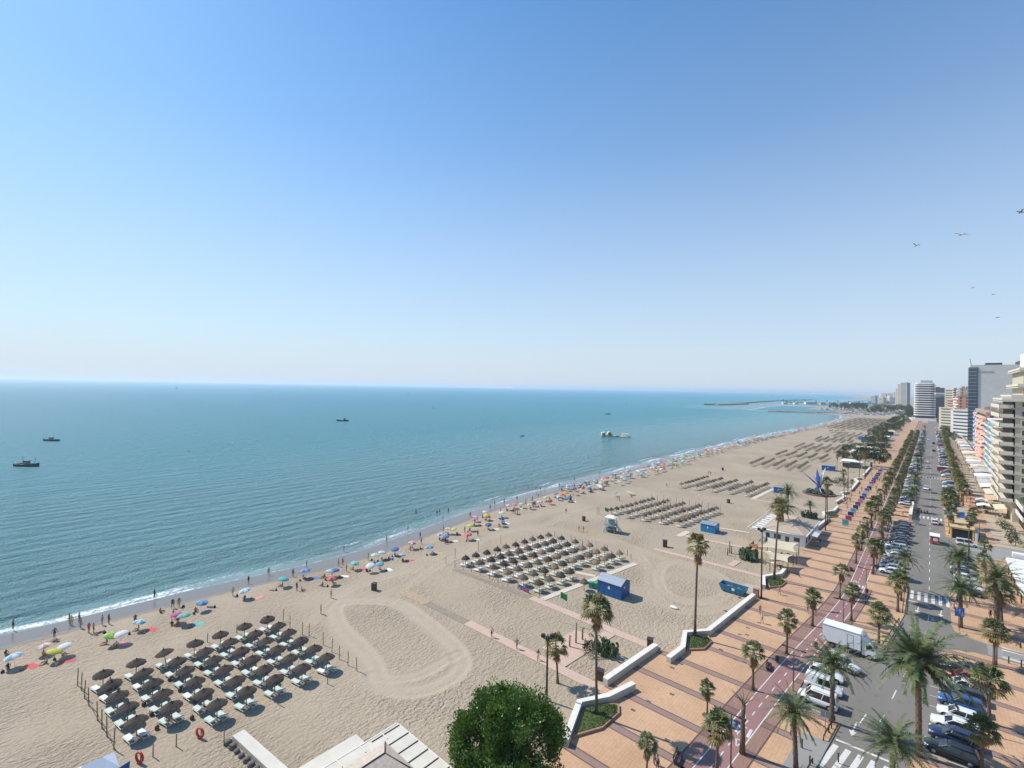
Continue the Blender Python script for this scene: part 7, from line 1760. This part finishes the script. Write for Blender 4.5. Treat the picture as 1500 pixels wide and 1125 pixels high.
# A: big beige block nearest, south wall facing the camera
e = building('large beige apartment block at the right edge with white balconies and stepped top')
b = MB(); b.box((34.5, 234, 19.2), (30, 30, 38.4)); b.build('walls', M_beige, e)
b = MB(); b.box((35, 236, 43.5), (26, 28, 10)); b.build('walls', M_beige, e); b = MB(); b.box((34.5, 235, 51), (22, 22, 8)); b.build('walls', M_white, e)
for z, x0 in ((38.6, 17.0), (39.7, 19.0), (43.2, 20.4), (48.4, 20.8)): 
    b = MB(); b.box(((x0+50)/2, 234, z), (50-x0, 32, .5)); b.box((x0+.15, 234, z+.5), (.3, 32, .9)); b.box(((x0+50)/2, 218.1, z+.5), (50-x0, .3, .9)); b.build('terrace', M_cw, e)
for i in range(11):
    z = 6.2+i*3.0; bal_floor(16.4, 19.6, 218.6, 248, z, 1.25, e, M_cw)
    MB().box((19.7, 233, z+1.5), (.5, 28, 2.4)).build('window', M_shade, e)  # first strip: shade behind the balconies, painted dark
    MB().box((22.0, 218.95, z+1.4), (1.0, .1, 1.5)).build('window', M_winb, e)
    MB().box((34.5, 218.97, z-.1), (30, .12, .12)).build('floor_line', mat('joint', (.42, .36, .27), .9), e)
for i in range(4): MB().box((24+i*4, 221.9, 42), (2.2, .1, 1.8)).build('window', M_winb, e)
b = MB(); b.box((34, 212, 2.6), (26, 14, 5.2)); b.build('podium', M_dark, e)  # podium core in the near-black tone, shade under its terraces painted in
for z in (3.4, 6.4): b = MB(); b.box((34, 211, z), (27.5, 15.5, .4)); b.box((20.3, 211, z+.6), (.2, 15.5, 1.1)); b.box((34, 203.3, z+.6), (27.5, .2, 1.1)); b.build('podium_terrace', M_wall, e)
for i in range(5): MB().box((21.5+i*5.5, 204.0, 1.7), (.9, .9, 3.3)).build('column', M_beige, e)
b = MB(); r = random.Random(1)
for i in range(500):
    x, y = 20.9+r.random()*1.4, r.uniform(203.6, 218); z = 7.0+r.random()*1.2; b.face([(x, y, z), (x+r.uniform(-.3, .3), y+.25, z+.2), (x+.2, y, z+.4)])
b.build('hedge', M_leafd, e)
# B: colourful balcony block
def sea_block(label, x0, x1, y0, y1, floors, mw, panels, zig=False, z0=4.5, fh=2.9, bays=4, proj=1.6, roof=None):
    e = building(label); H = z0+floors*fh
    MB().box(((x0+x1)/2, (y0+y1)/2, H/2), (x1-x0, y1-y0, H)).build('walls', mw, e)
    MB().box(((x0+x1)/2, (y0+y1)/2, H+.4), (x1-x0+.4, y1-y0+.4, .8)).build('roof', roof or M_white, e)
    n = 0
    for f in range(floors):
        z = z0+f*fh; MB().box((x0-.02, (y0+y1)/2, z+1.35), (.1, y1-y0-1, 1.9)).build('window', M_gl2 if f % 2 else M_shade, e)  # every other storey gets a strip of painted recess shade, not glass
        d = (y1-y0)/bays
        for k_ in range(bays):
            ya = y0+k_*d; m = panels[(k_+f) % len(panels)] if zig else panels[k_ % len(panels)]
            p = proj*(1.0 if not zig else (.7+.6*((k_+f) % 2)))
            b = MB()
            if zig: b.prism([(x0, ya+.1), (x0-p, ya+d*.5), (x0, ya+d-.1)], z-.1, z+1.05)
            else: b.box((x0-p/2, ya+d/2, z), (p, d-.3, .2)); b.box((x0-p+.05, ya+d/2, z+.55), (.1, d-.3, 1.0)); b.box((x0-p/2, ya+.2, z+1.2), (p, .12, 2.3))
            b.build('balcony', m, e); n += 1
            if rng.random() < .3: MB().loft([[(x0-.05, ya+.6, z+2.5), (x0-.05, ya+d-.6, z+2.5), (x0-.05, ya+d-.6, z+2.55), (x0-.05, ya+.6, z+2.55)], [(x0-p, ya+.6, z+1.7), (x0-p, ya+d-.6, z+1.7), (x0-p, ya+d-.6, z+1.75), (x0-p, ya+.6, z+1.75)]], 0, True, False).build('sun_awning', rng.choice([M_beige, M_green, M_ora, M_cw, M_blu]), e)
    for f in range(floors):
        for k_ in range(3): MB().box((x0+2+k_*(x1-x0-4)/2.2, y0-.03, z0+f*fh+1.3), (1.3, .08, 1.3)).build('window', M_winb, e)
    for k_ in range(3): MB().box((x0+3+k_*3.5, y0+4+k_*5, H+1.6), (2.6, 3.5, 2.2)).build('roof_hut', roof or M_white, e)
    for k_ in range(6): MB().box((x0+1.5+rng.random()*(x1-x0-3), y0+2+rng.random()*(y1-y0-4), H+1.2), (1.1, .8, .9)).build('air_conditioner', M_gr, e)
    for k_ in range(4):
        xx, yy = x0+1.5+rng.random()*(x1-x0-3), y0+2+rng.random()*(y1-y0-4); b = MB(); b.tube([(xx, yy, H+.8), (xx, yy, H+4.2)], .06, 4); b.box((xx, yy, H+3.9), (1.4, .05, .05)); b.box((xx, yy, H+3.5), (1.0, .05, .05)); b.build('aerial', M_iron, e)
    return e
sea_block('white apartment block with green, blue and orange balcony panels', 22.5, 38, 252, 292, 7, M_cw, [M_cw, M_blu, M_green, M_ora, M_cw])
sea_block('white apartment block with pale blue balconies next to the salmon block', 22.5, 38, 293, 356, 8, M_conc, [M_white, mat('pale_blue_render', (.45, .58, .62), .8)], bays=6)
sea_block('salmon apartment block with zigzag balconies', 22, 40, 358, 420, 9, M_pk, [M_pk, mat('salmon_light', (.74, .47, .36), .8)], True, bays=6, roof=M_rfl)
sea_block('white apartment block with dark blue balconies behind the salmon one', 23.5, 42, 422, 470, 9, M_white, [M_blu, M_white], bays=5, roof=M_rfl)
sea_block('low pink apartment block with zigzag balconies before the white tower', 20, 34, 655, 735, 12, M_pk, [M_pk, M_white], True, bays=5, roof=M_rfl)
sea_block('cream apartment block beside the glass office block', 24, 40, 740, 800, 15, M_beige, [M_white, M_beige], bays=4, roof=M_rfl)
# D: hotel slab with dark glass edge
e = building('tall grey hotel slab with dark glazed stair strip and wordless crest line', 'hotel')
MB().box((43, 585, 33.5), (36, 22, 67)).build('walls', M_conc, e); MB().box((68, 584, 34), (16, 24, 68)).build('walls', M_gr, e); MB().box((27, 574.0-.2, 33), (6.0, .6, 64)).build('glass_strip', M_gl2, e); MB().box((24.8, 585, 33), (.6, 21, 64)).build('glass_strip', M_gl2, e)
for i in range(21): MB().box((26.5, 573.6, 3.2+i*3.05), (5.4, .5, .35)).build('floor_band', M_gr, e)
for i in range(17): MB().box((52.5, 573.8, 14+i*3.05), (1.5+(i % 2)*.7, .5, 2.0)).build('window', M_blu if i % 3 else M_gl2, e)
MB().box((34.5, 573.85, 61.2), (9.5, .2, .9)).build('sign_band', M_gr, e); MB().box((81, 584, 30), (10, 24, 60)).build('glass_wing', mat('deep_blue_glass', (.02, .05, .12), .15, spec=.8), e); MB().box((81, 584, 62.5), (10, 22, 5)).build('ochre_top', M_yel, e)
MB().lathe([(9, 67), (9, 69.5), (6, 71), (.2, 71.3)], 16, 0, (62, 585, 0)).build('roof_dome', mat('dark_metal_roof', (.06, .055, .05), .6), e); MB().box((40, 586, 68), (10, 12, 2)).build('plant_room', mat('dark_metal_roof', (0, 0, 0)), e); MB().tube([(26, 580, 67), (25, 580, 73)], .2, 5).build('mast', M_iron, e)
# E: white rounded tower with balcony rings
e = building('white rounded tower with stacked balcony bands at the end of the road'); X_, Y_ = -8, 985
def rr(cx, cy, w, d, r_, n=5):
    out = []
    for sx, sy, a0 in ((1, 1, 0), (-1, 1, 90), (-1, -1, 180), (1, -1, 270)):
        for k_ in range(n): a = R(a0+90*k_/(n-1)); out.append((cx+sx*(w/2-r_)+r_*math.cos(a), cy+sy*(d/2-r_)+r_*math.sin(a)))
    return out
MB().prism(rr(X_, Y_, 22.5, 20, 4), 0, 57).build('walls', M_shade, e)  # dark core: shade between the balcony bands put into the colour
for i in range(14): MB().prism(rr(X_, Y_, 26, 24, 6), 8+i*3.55, 8+i*3.55+1.7).build('balcony', M_white, e)
MB().prism(rr(X_, Y_, 22.5, 20, 4), 57, 59).build('roof', M_white, e); MB().box((X_+2, Y_, 61), (14, 10, 4)).build('roof_hut', M_gr, e); MB().prism(rr(X_, Y_, 36, 30, 4), 0, 4).build('podium', M_white, e)
# F..: the rest of the skyline; each block sized from its silhouette
def PX(px, f):
    r = (px-750)/690*f; return r*math.cos(YAW)-f*math.sin(YAW), r*math.sin(YAW)+f*math.cos(YAW)
def block_at(px0, px1, ytop, f, m, label, floors=True, depth=18, style='band', roofm=None):
    x0, y0 = PX(px0, f); x1, y1 = PX(px1, f); w = math.hypot(x1-x0, y1-y0); cx, cy = (x0+x1)/2, (y0+y1)/2
    hz = 567.5+.0187*((px0+px1)/2-750); H = 40+(hz-ytop)/690*f
    e = empty('apartment_block', label, 'building', (cx, cy, 0), YAW); MB().box((0, depth/2, H/2), (w, depth, H)).build('walls', m, e)
    n = max(2, int(H/3.1))
    for i in range(min(n, 24)):
        z = H-1.4-i*H/n
        if style == 'band': MB().box((0, -.15, z), (w*.92, .4, H/n*.48)).build('window_band', M_gl2, e)
        elif style == 'bal': MB().box((0, -.9, z-.8), (w*.98, 1.8, 1.1)).build('balcony', M_white, e); MB().box((0, -.1, z+.3), (w*.9, .3, 1.0)).build('window_band', M_shade, e)  # M_shade band: painted shade above each parapet
        else:
            b = MB(); q_ = max(3, int(w/4))
            for j in range(q_): b.box((-w/2+w*(j+.5)/q_, -.08, z), (w/q_*.5, .2, 1.4))
            b.build('window_row', M_gl2, e)
        MB().box((-w/2-.1, depth/2, z), (.3, depth*.8, 1.2)).build('window_row', M_gl2, e)
    MB().box((w*.1, depth*.5, H+1.3), (w*.4, depth*.4, 2.6)).build('roof_hut', roofm or m, e); MB().box((0, depth/2, H+.3), (w+.6, depth+.6, .6)).build('parapet', m, e)
    return e
block_at(1328.5, 1333.5, 561, 1330, M_gr, 'tall slim grey brown tower left of the white rounded tower', style='win', depth=22); block_at(1322.0, 1328.5, 563, 1350, M_beige, 'tall beige tower beside the slim grey one', style='win')
block_at(1319, 1323, 570, 1400, M_beige, 'lower cream tower at the left of the twin towers', style='win')
block_at(1360, 1378, 586, 850, M_white, 'white hotel wing with balconies right of the rounded tower', style='bal'); block_at(1371, 1396, 583, 815, M_gl2, 'dark glass office block with white roof frame', style='band')
e = block_at(1358, 1398, 577.5, 900, M_white, 'long white framed building with a roof terrace behind the glass block', style='band'); block_at(1365, 1384, 568.5, 1050, M_brk, 'reddish brick block with flat top on the skyline', style='win')
block_at(1384, 1397, 574, 1100, M_gr, 'low grey block right of the reddish brick one', style='win'); block_at(1396, 1408, 571, 640, M_beige, 'beige block touching the left of the hotel slab', style='bal', depth=12)
block_at(1398, 1407, 586, 600, M_pk, 'small salmon house front below the beige block', style='bal', depth=10)
far = [(1286, 1290, 579, M_conc), (1290.5, 1293, 578.5, M_gr), (1294, 1297, 577, M_white), (1297.5, 1300, 576.5, M_beige), (1300.5, 1306, 576.8, M_conc), (1307, 1311, 577.5, M_pk), (1311.5, 1315, 576, M_gr), (1315.3, 1319, 574.5, M_beige), (1303, 1308, 581, M_white), (1294, 1299, 582.5, M_beige), (1309, 1315, 582, M_white), (1282, 1285.5, 580.5, M_gr)]
for k, (a, b_, t, m) in enumerate(far): block_at(a, b_, t, 2500-(k % 4)*160 if k < 8 else 2000, m, f'hazy distant block, {nth(k+1)} in the far town left of the towers', style='win', depth=25)
# second line of blocks behind the landward front, seen over roofs
k = 0
for (px0, px1, yt, f, m) in ((1412, 1440, 599, 520, M_beige), (1438, 1462, 603, 430, M_conc)):
    k += 1; block_at(px0, px1, yt, f, m, ('left' if k == 1 else 'right')+' flat roofed block in front of the tall hotel slab', style='win', depth=30, roofm=M_rfl)
# restaurants and awnings along the landward promenade
M_awn = [M_whitef, mat('cream_awning', (.66, .56, .42), .85), mat('tan_awning', (.55, .40, .27), .85), mat('grey_awning', (.45, .44, .42), .85)]
def awning(x0, x1, y0, y1, h, m, label):
    e = empty('restaurant_awning', label, 'awning', ((x0+x1)/2, (y0+y1)/2, PZ)); w, d = (x1-x0)/2, (y1-y0)/2
    b = MB(); b.loft([[(-w, -d, h-.3), (-w, d, h-.3), (-w, d, h-.22), (-w, -d, h-.22)], [(0, -d, h+.2), (0, d, h+.2), (0, d, h+.28), (0, -d, h+.28)], [(w, -d, h), (w, d, h), (w, d, h+.08), (w, -d, h+.08)]], 0, True, False); b.box((-w, 0, h-.42), (.05, d*2, .28)); b.build('canopy', m, e)
    for sx in (-w+.1, w-.1):
        for sy in (-d+.1, d-.1): MB().box((sx, sy, h/2-.15), (.12, .12, h-.3)).build('post', M_iron if m is M_whitef else M_pole, e)
    for q in range(3): MB().box((-w*.5+q*w*.5, (q-1)*d*.5, .4), (.8, .8, .75)).build('table', M_wpl if q % 2 else M_pole, e)
k = 0; y = 240
while y < 720:
    L = rng.uniform(6, 14); k += 1
    awning(15.5+rng.uniform(-.8, .8), 21.5, y, y+L, 3.1+rng.uniform(-.2, .3), rng.choice(M_awn), f'terrace awning, {nth(k)} from the near end in the row before the apartment blocks')
    y += L+rng.uniform(.8, 3)
awning(12.0, 15.2, 226, 231, 2.8, M_whitef, 'white square terrace canopy nearest the camera'); awning(12.2, 15.2, 236, 240.5, 2.8, M_whitef, 'second white square terrace canopy'); awning(16, 21.0, 222, 232, 3.0, M_awn[1], 'striped cream pergola awning beside the beige block')
awning(9.6, 12.6, 262, 268, 2.6, M_whitef, 'white stall canopy on the landward promenade')
# white terrace roof at right edge
e = empty('terrace_pavilion', 'white flat roofed terrace pavilion cut by the right edge', 'pavilion'); MB().box((18.6, 141.5, 3.45), (11.2, 27.5, .18)).build('roof', M_white, e); MB().box((12.95, 141.5, 3.3), (.12, 27.6, .5)).build('fascia', M_white, e)
for i in range(8): MB().box((18.6, 129.5+i*3.4, 3.57), (11, .1, .07)).build('roof_joint', M_wallside, e)
MB().box((15.2, 157, 4.0), (2.2, 1.6, 1.0)).build('roof_unit', M_white, e)
for i in range(6): MB().box((13.3, 129+i*5, 1.7), (.2, .2, 3.4)).build('post', M_iron, e)
MB().box((19.5, 141.5, 1.6), (8.5, 25, 3.1)).build('interior_shade', M_shade, e)  # dark block painted as the shade under the terrace roof
k = 0
for p in (R3(1352, 350), R3(1388, 375), R3(1420, 440), R3(1440, 470), R3(1200, 205)):
    k += 1; bush('shrub', 60+k, .95, 2.3, *p, ['round clipped shrub in a row on the cream terrace, farthest', 'reddish clipped shrub on the cream terrace, second from far', 'clipped shrub on the cream terrace near the side street', 'nearest clipped shrub on the cream terrace', 'small potted tree beside the white terrace canopies'][k-1], nc=45, leaf=.22, z=PZ)
for k in range(14):
    x, y = rng.uniform(16, 22), rng.uniform(186, 203); tableset(x, y, f'dark terrace table, {nth(k+1)} under the beige block beside the clipped shrubs', PZ, M_iron)
for k in range(18):
    y = 232+k*9+rng.uniform(-3, 3); person(rng.choice(['stand', 'walk']), rng.uniform(9.5, 13), y, f'person strolling on the landward promenade, {nth(k+1)} beyond the arch kiosk', rng.choice(cl), rng.choice(cl), PZ)
# beach bars at the far end, left of the road
for k, (x, y, w, d, h) in enumerate([(-31, 372, 14, 12, 3.6), (-33, 405, 12, 14, 3.4), (-31, 452, 13, 14, 3.4), (-34, 520, 15, 14, 3.6), (-34, 600, 15, 16, 3.6), (-32, 318, 10, 12, 3.2)]):
    e = empty('beach_bar', f'white roofed beach bar, {nth(k+1) if k < 5 else "nearest, under the dark tree"} in the far row by the promenade', 'beach bar', (x, y, 0)); MB().box((0, 0, h/2), (w*.8, d*.8, h)).build('walls', M_gl2 if k % 2 else M_shade, e)  # M_shade walls: shade under the bar roof put into the colour
    MB().box((0, 0, h+.12), (w, d, .22)).build('roof', [M_white, M_awn[1], M_rfl][k % 3] if k < 5 else M_white, e); MB().box((-w*.3, -d*.42, h-.5), (w*.5, d*.3, .12)).build('awning', M_awn[k % 2], e)
    for s in (-1, 1): MB().box((s*w*.46, -d*.46, h/2), (.2, .2, h)).build('post', M_wall, e)

# ================================================================= harbour and breakwaters
M_rock = mat('breakwater_rock', (.22, .18, .14), .95, .35, .6); M_rockl = mat('pale_rock', (.42, .34, .26), .95, .25, .6)
def rocks(pts, w, h, m, label, n):
    r = random.Random(len(pts)+n); b = MB(); b.loft([[(p[0]+dx, p[1]+dy, z) for dx, dy, z in ((-w/2, -w/2, -1.5), (w/2, w/2, -1.5), (w*.25, w*.25, h*.6), (-w*.25, -w*.25, h*.6))] for p in pts], 0, True, False)
    for i in range(n):
        k_ = r.randrange(len(pts)-1); t_ = r.random(); x = pts[k_][0]*(1-t_)+pts[k_+1][0]*t_+r.uniform(-w*.5, w*.5); y = pts[k_][1]*(1-t_)+pts[k_+1][1]*t_+r.uniform(-w*.5, w*.5); s = r.uniform(.6, 1.3)*h*.5
        b.box((x, y, r.uniform(0, h*.6)), (s*1.6, s*1.2, s), rz=r.uniform(0, 3), taper=.6)
    o = b.build('breakwater', m); o['label'] = label; o['kind'] = 'structure'; return o
rocks([(-488, 1396), (-470, 1430), (-470, 1600), (-505, 2000), (-540, 2500), (-520, 3200)], 14, 4.5, M_rock, 'long dark breakwater with a rounded end far out in the bay', 500)
rocks([(-250, 1090), (-205, 1112), (-160, 1130), (-122, 1150)], 10, 3.0, M_rockl, 'low pale rock groyne near the end of the beach', 300)
e = empty('harbour_mole', 'pale mole wall running out to the dark breakwater head', 'mole'); b = MB(); b.prism([(-466, 1400), (-455, 1400), (-440, 1640), (-454, 1640)], -1, 3.0); b.build('mole_wall', M_rockl, e)
def far_house(x, y, w, h, label, m):
    e = empty('harbour_building', label, 'building', (x, y, 0), YAW); MB().box((0, 0, h/2), (w, 10, h)).build('walls', m, e); MB().box((0, 0, h+.3), (w+1, 11, .6)).build('roof', M_white, e); MB().box((0, -5.1, h*.55), (w*.85, .3, h*.3)).build('window_band', M_gl2, e)
for k, (px, w, h) in enumerate([(1188, 40, 9), (1205, 18, 6), (1222, 22, 5), (1265, 20, 6), (1272, 16, 8), (1248, 14, 5), (1150, 16, 5), (1166, 12, 4)]):
    x, y = PX(px, 1650 if px < 1240 else 1900); far_house(x, y, w, h, f'small white harbour building, {nth(k+1)} counted on the far spit', M_white if k != 1 else M_beige)
k = 0
for i in range(26):
    px = 1148+i*5.3; k += 1; x, y = PX(px, 1700+rng.uniform(-60, 60))
    if i % 3 == 0: palm('fan_palm', P_fan[i % 3], x, y, 2.6, f'distant palm, {nth(k)} from the left on the harbour spit', group='distant palms on the harbour spit', z=0)
    else: o = dup(Tf[i % 2], (x, y, 0), 0, f'distant dark tree, {nth(k)} from the left on the harbour spit', 'tree', 'distant trees on the harbour spit', .8); o.name = 'broad_leaved_tree'
b = MB(); r = random.Random(12)
for i in range(420):
    y = r.uniform(1120, 1500); x = -30-r.random()*(100 if y < 1350 else 180); b.box((x, y, .8), (r.uniform(1.6, 5), r.uniform(1.6, 4), r.uniform(1, 3)), r.randrange(3))
tag(b.build('harbour_clutter', [M_whitef, MPt['silver'], M_rock]), 'distant jumble of boats, cars and sheds on the harbour land', 'harbour clutter', kind='stuff')

# ================================================================= boats
M_hull = mat('dark_hull', (.03, .045, .065), .5); M_deck = mat('boat_deck', (.2, .2, .2), .7)
def fishing_boat(L, label, x, y, rz, m=None, cab_at=0.0, mast_=True):
    e = empty('fishing_boat', label, 'boat', (x, y, WL), rz); h = L*.085; rg = []
    for t, w, up in ((-.5, .6, .35), (-.35, .95, .1), (0, 1.0, 0), (.3, .8, .2), (.45, .35, .65), (.52, .05, .95)):
        W_ = L*.12*w; rg.append([(t*L, -W_, h*(1+up)), (t*L, -W_*.75, -.2), (t*L, W_*.75, -.2), (t*L, W_, h*(1+up))])
    MB().loft(rg, 0, True, False).build('hull', m or M_hull, e); MB().box((cab_at*L, 0, h*1.9), (L*.16, L*.14, L*.15)).build('cabin', M_deck, e); MB().box((cab_at*L, 0, h*2.6), (L*.19, L*.17, L*.02)).build('cabin_roof', m or M_hull, e)
    if mast_:
        MB().tube([(cab_at*L-.16*L, 0, h), (cab_at*L-.16*L, 0, L*.42)], L*.007, 5).build('mast', M_iron, e); MB().tube([(L*.33, 0, h), (L*.36, 0, L*.38)], L*.006, 5).build('mast', M_iron, e); MB().tube([(-.1*L, 0, h*1.1), (-.42*L, 0, L*.2)], L*.006, 5).build('boom', M_iron, e)
    for q in (-.3, .2): MB().box((q*L, 0, h*1.1), (L*.1, L*.12, L*.06)).build('gear_crate', M_iron, e)
    return e
def BW(px, py): return G(px, py, WL)
x, y = BW(39, 683); fishing_boat(11.2, 'dark fishing boat nearest the left edge', x, y, YAW, None, -.0)
x, y = BW(75, 646); fishing_boat(10.3, 'dark blue fishing boat farther out at the left', x, y, YAW+PI, mat('hull_navy', (.04, .08, .14), .5), .02)
x, y = BW(502, 617); fishing_boat(13, 'dark motor boat leaving a faint wake in mid sea', x, y, YAW+PI, None, -.15, False)
x, y = BW(765, 639); fishing_boat(4.2, 'small dark boat off the middle of the beach', x, y, YAW+.5, mat('hull_blue', (.03, .1, .22), .5), 0)
x, y = BW(890, 607); fishing_boat(10, 'low dark boat beyond the floating water park', x, y, YAW, mat('hull_navy', (.04, .08, .14), .5), 0.05, False)
x, y = BW(635, 598.5)
e = empty('sailing_boat', 'small white sailing boat far out in mid sea', 'boat', (x, y, WL), YAW+PI); MB().loft([[(-3.5, -1, .8), (-3.5, 0, -.2), (-3.5, 1, .8)], [(0, -1.3, .7), (0, 0, -.3), (0, 1.3, .7)], [(4, -.1, 1.0), (4, 0, .4), (4, .1, 1.0)]], 0, True, False).build('hull', M_wpl, e); b = MB(); b.face([(.2, .05, 1.2), (-3.2, .3, 1.4), (.2, .05, 7.5)]); b.face([(.5, -.05, 1.2), (3.6, -.2, 1.3), (.5, -.05, 6.5)]); b.face([(.2, -.05, 1.2), (.2, -.05, 7.5), (-3.2, .1, 1.4)]); b.build('sails', M_whitef, e); MB().tube([(.3, 0, .7), (.3, 0, 7.8)], .08, 5).build('mast', M_rim, e)
for (px, py), lb in (((259, 570), 'tiny buoy near the left horizon'), ((598, 577), 'tiny buoy near the horizon in mid sea'), ((917, 593), 'tiny buoy behind the low dark boat')):
    x, y = BW(px, py); e = empty('buoy', lb, 'buoy', (x, y, WL)); s = abs(x)/1400+.5; MB().lathe([(1.2*s, 0), (1.3*s, .8*s), (.3*s, 1.6*s), (.2*s, 5*s)], 8, caps=True).build('body', M_iron, e); MB().lathe([(.5*s, 4.6*s), (.5*s, 5.5*s)], 6, caps=True).build('top_mark', M_iron, e)
x, y = G(277, 661, 6); 
# floating inflatable park
M_inf = mat('inflatable_cream', (.62, .58, .40), .6, .05, 1); M_infg = mat('inflatable_green', (.09, .14, .07), .6)
x, y = BW(902, 640); e = empty('inflatable_park', 'cream and green inflatable water park floating off the beach', 'water park', (x, y, WL), YAW)
b = MB(); b.tube([(-12, 0, .4), (12.5, 0, .4)], .7, 8); b.tube([(-11, 3, .4), (8, 4, .4)], .6, 8); b.tube([(12.5, 0, .4), (8, 4, .4)], .6, 8); b.tube([(-12, 0, .4), (-11, 3, .4)], .6, 8); b.tube([(2, -1, .4), (10, -2, .4), (12.5, 0, .4)], .5, 8); b.build('pontoons', M_inf, e)
MB().loft([[(-12, -1, .6), (-8.5, -1, .6), (-9.5, -1, 4.0), (-12.2, -1, 3.2)], [(-12, 3, .6), (-8.5, 3, .6), (-9.5, 3, 4.0), (-12.2, 3, 3.2)]], 0, True, False).build('climbing_wedge', M_inf, e); MB().box((-10.2, -1.1, 1.8), (1.4, .3, 2.2)).build('green_panel', M_infg, e)
MB().loft([[(-8.3, -1, .6), (-1.5, -1, .6), (-3.5, -1, 2.6), (-5.0, -1, 4.6), (-6.2, -1, 4.4)], [(-8.3, 2.5, .6), (-1.5, 2.5, .6), (-3.5, 2.5, 2.6), (-5.0, 2.5, 4.6), (-6.2, 2.5, 4.4)]], 0, True, False).build('slide_tower', M_inf, e); MB().box((-5.2, -1.15, 2.2), (2.2, .3, 2.4)).build('green_panel', M_infg, e)
for i in range(5): MB().loft([[(5.6+i*1.1, 1, .6), (6.1+i*1.1, 1, .6), (6.4+i*1.1, 1, 3.0), (5.9+i*1.1, 1, 3.0)], [(5.6+i*1.1, 2.5, .6), (6.1+i*1.1, 2.5, .6), (6.4+i*1.1, 2.5, 3.0), (5.9+i*1.1, 2.5, 3.0)]], 0, True, False).build('hurdle_ring', M_wpl, e)
MB().box((1.5, -.8, .9), (4, 1.2, .6)).build('green_mat', M_infg, e)

# ================================================================= gulls
M_gull = mat('gull_white', (.55, .53, .5), .7); M_gullg = mat('gull_grey', (.26, .26, .27), .7)
def gull(px, py, dist, span, rz, bank, label, flap=.25, m=M_gull):
    dx = px-750; hy = 567.5+.0187*dx; r_ = dx/690*dist; z = CAMH+(hy-py)/690*dist
    x, y = r_*math.cos(YAW)-dist*math.sin(YAW), r_*math.sin(YAW)+dist*math.cos(YAW)
    e = empty('seagull', label, 'gull', (x, y, z), 0, 'gulls gliding at the right'); e.rotation_euler = (bank, 0, YAW+rz); s = span/2
    MB().tube([(0, -.34*s, 0), (0, -.2*s, .02), (0, .05*s, .0), (0, .3*s, .02), (0, .4*s, .03), (0, .5*s, .0)], [.015, .06*s, .1*s, .07*s, .055*s, .01], 8).build('body', m, e)
    for sg in (-1, 1):
        b = MB(); up = lambda t_: s*flap*(math.sin(min(1, t_*1.6)*PI*.5)-.75*max(0, t_-.4)); P_ = []
        for t_ in (0, .2, .42, .65, .85, 1.0):
            ch = .17*s*(1-.75*t_**2); sw = .06*s*math.sin(t_*PI)-.16*s*max(0, t_-.45); P_.append(((sg*t_*s, sw+ch*.55, up(t_)), (sg*t_*s, sw-ch*.45, up(t_)-.01)))
        for (a, b1), (c, d) in zip(P_, P_[1:]):
            b.face([a, b1, d, c][::sg]); b.face([(q[0], q[1], q[2]-.012) for q in ([c, d, b1, a][::sg])])
        b.build('wing', m if m is M_gullg else [M_gull, M_gullg][sg < 0 and 0], e)
    b = MB(); b.face([(-.05*s, -.28*s, 0), (.05*s, -.28*s, 0), (.09*s, -.46*s, .0), (-.09*s, -.46*s, 0)]); b.build('tail', m, e)
gull(1340, 359, 46, 1.35, .5, -.3, 'white gull, left one of the upper pair', .28); gull(1406, 343, 34, 1.35, .15, .0, 'brownish gull with level wings, right of the upper pair', .1); gull(1493, 310, 38, 1.3, 1.0, .35, 'gull cut by the right edge above the others', .2, M_gullg)
gull(1424, 421, 80, 1.3, .7, -.2, 'small white gull, upper one of the lower three', .1); gull(1454, 431, 85, 1.3, .4, .1, 'small gull with level wings, middle of the lower three', .08, M_gullg); gull(1461, 465, 78, 1.3, .3, -.25, 'small gull, lowest of all above the buildings', .12, M_gullg)
gull(278, 661, 45, .95, .3, -.3, 'dark gull skimming over the sea at the left', .2, M_gullg)

# ================================================================= haze
HZ = bpy.data.materials.new('haze_air'); HZ.use_nodes = True; t = HZ.node_tree; t.nodes.clear(); v = t.nodes.new('ShaderNodeVolumePrincipled'); ou = t.nodes.new('ShaderNodeOutputMaterial')
v.inputs['Color'].default_value = (.80, .88, 1.0, 1); v.inputs['Density'].default_value = HAZE; v.inputs['Anisotropy'].default_value = .3; t.links.new(v.outputs[0], ou.inputs['Volume'])
if HAZE > 0:
    b = MB(); b.box((0, 0, 0), (1, 1, 1)); o = b.build('haze', HZ); o.scale = (90000, 90000, 96); o.location = (0, 0, 42); tag(o, 'thin pale sea haze in the air', 'haze', kind='stuff')
drop_protos()
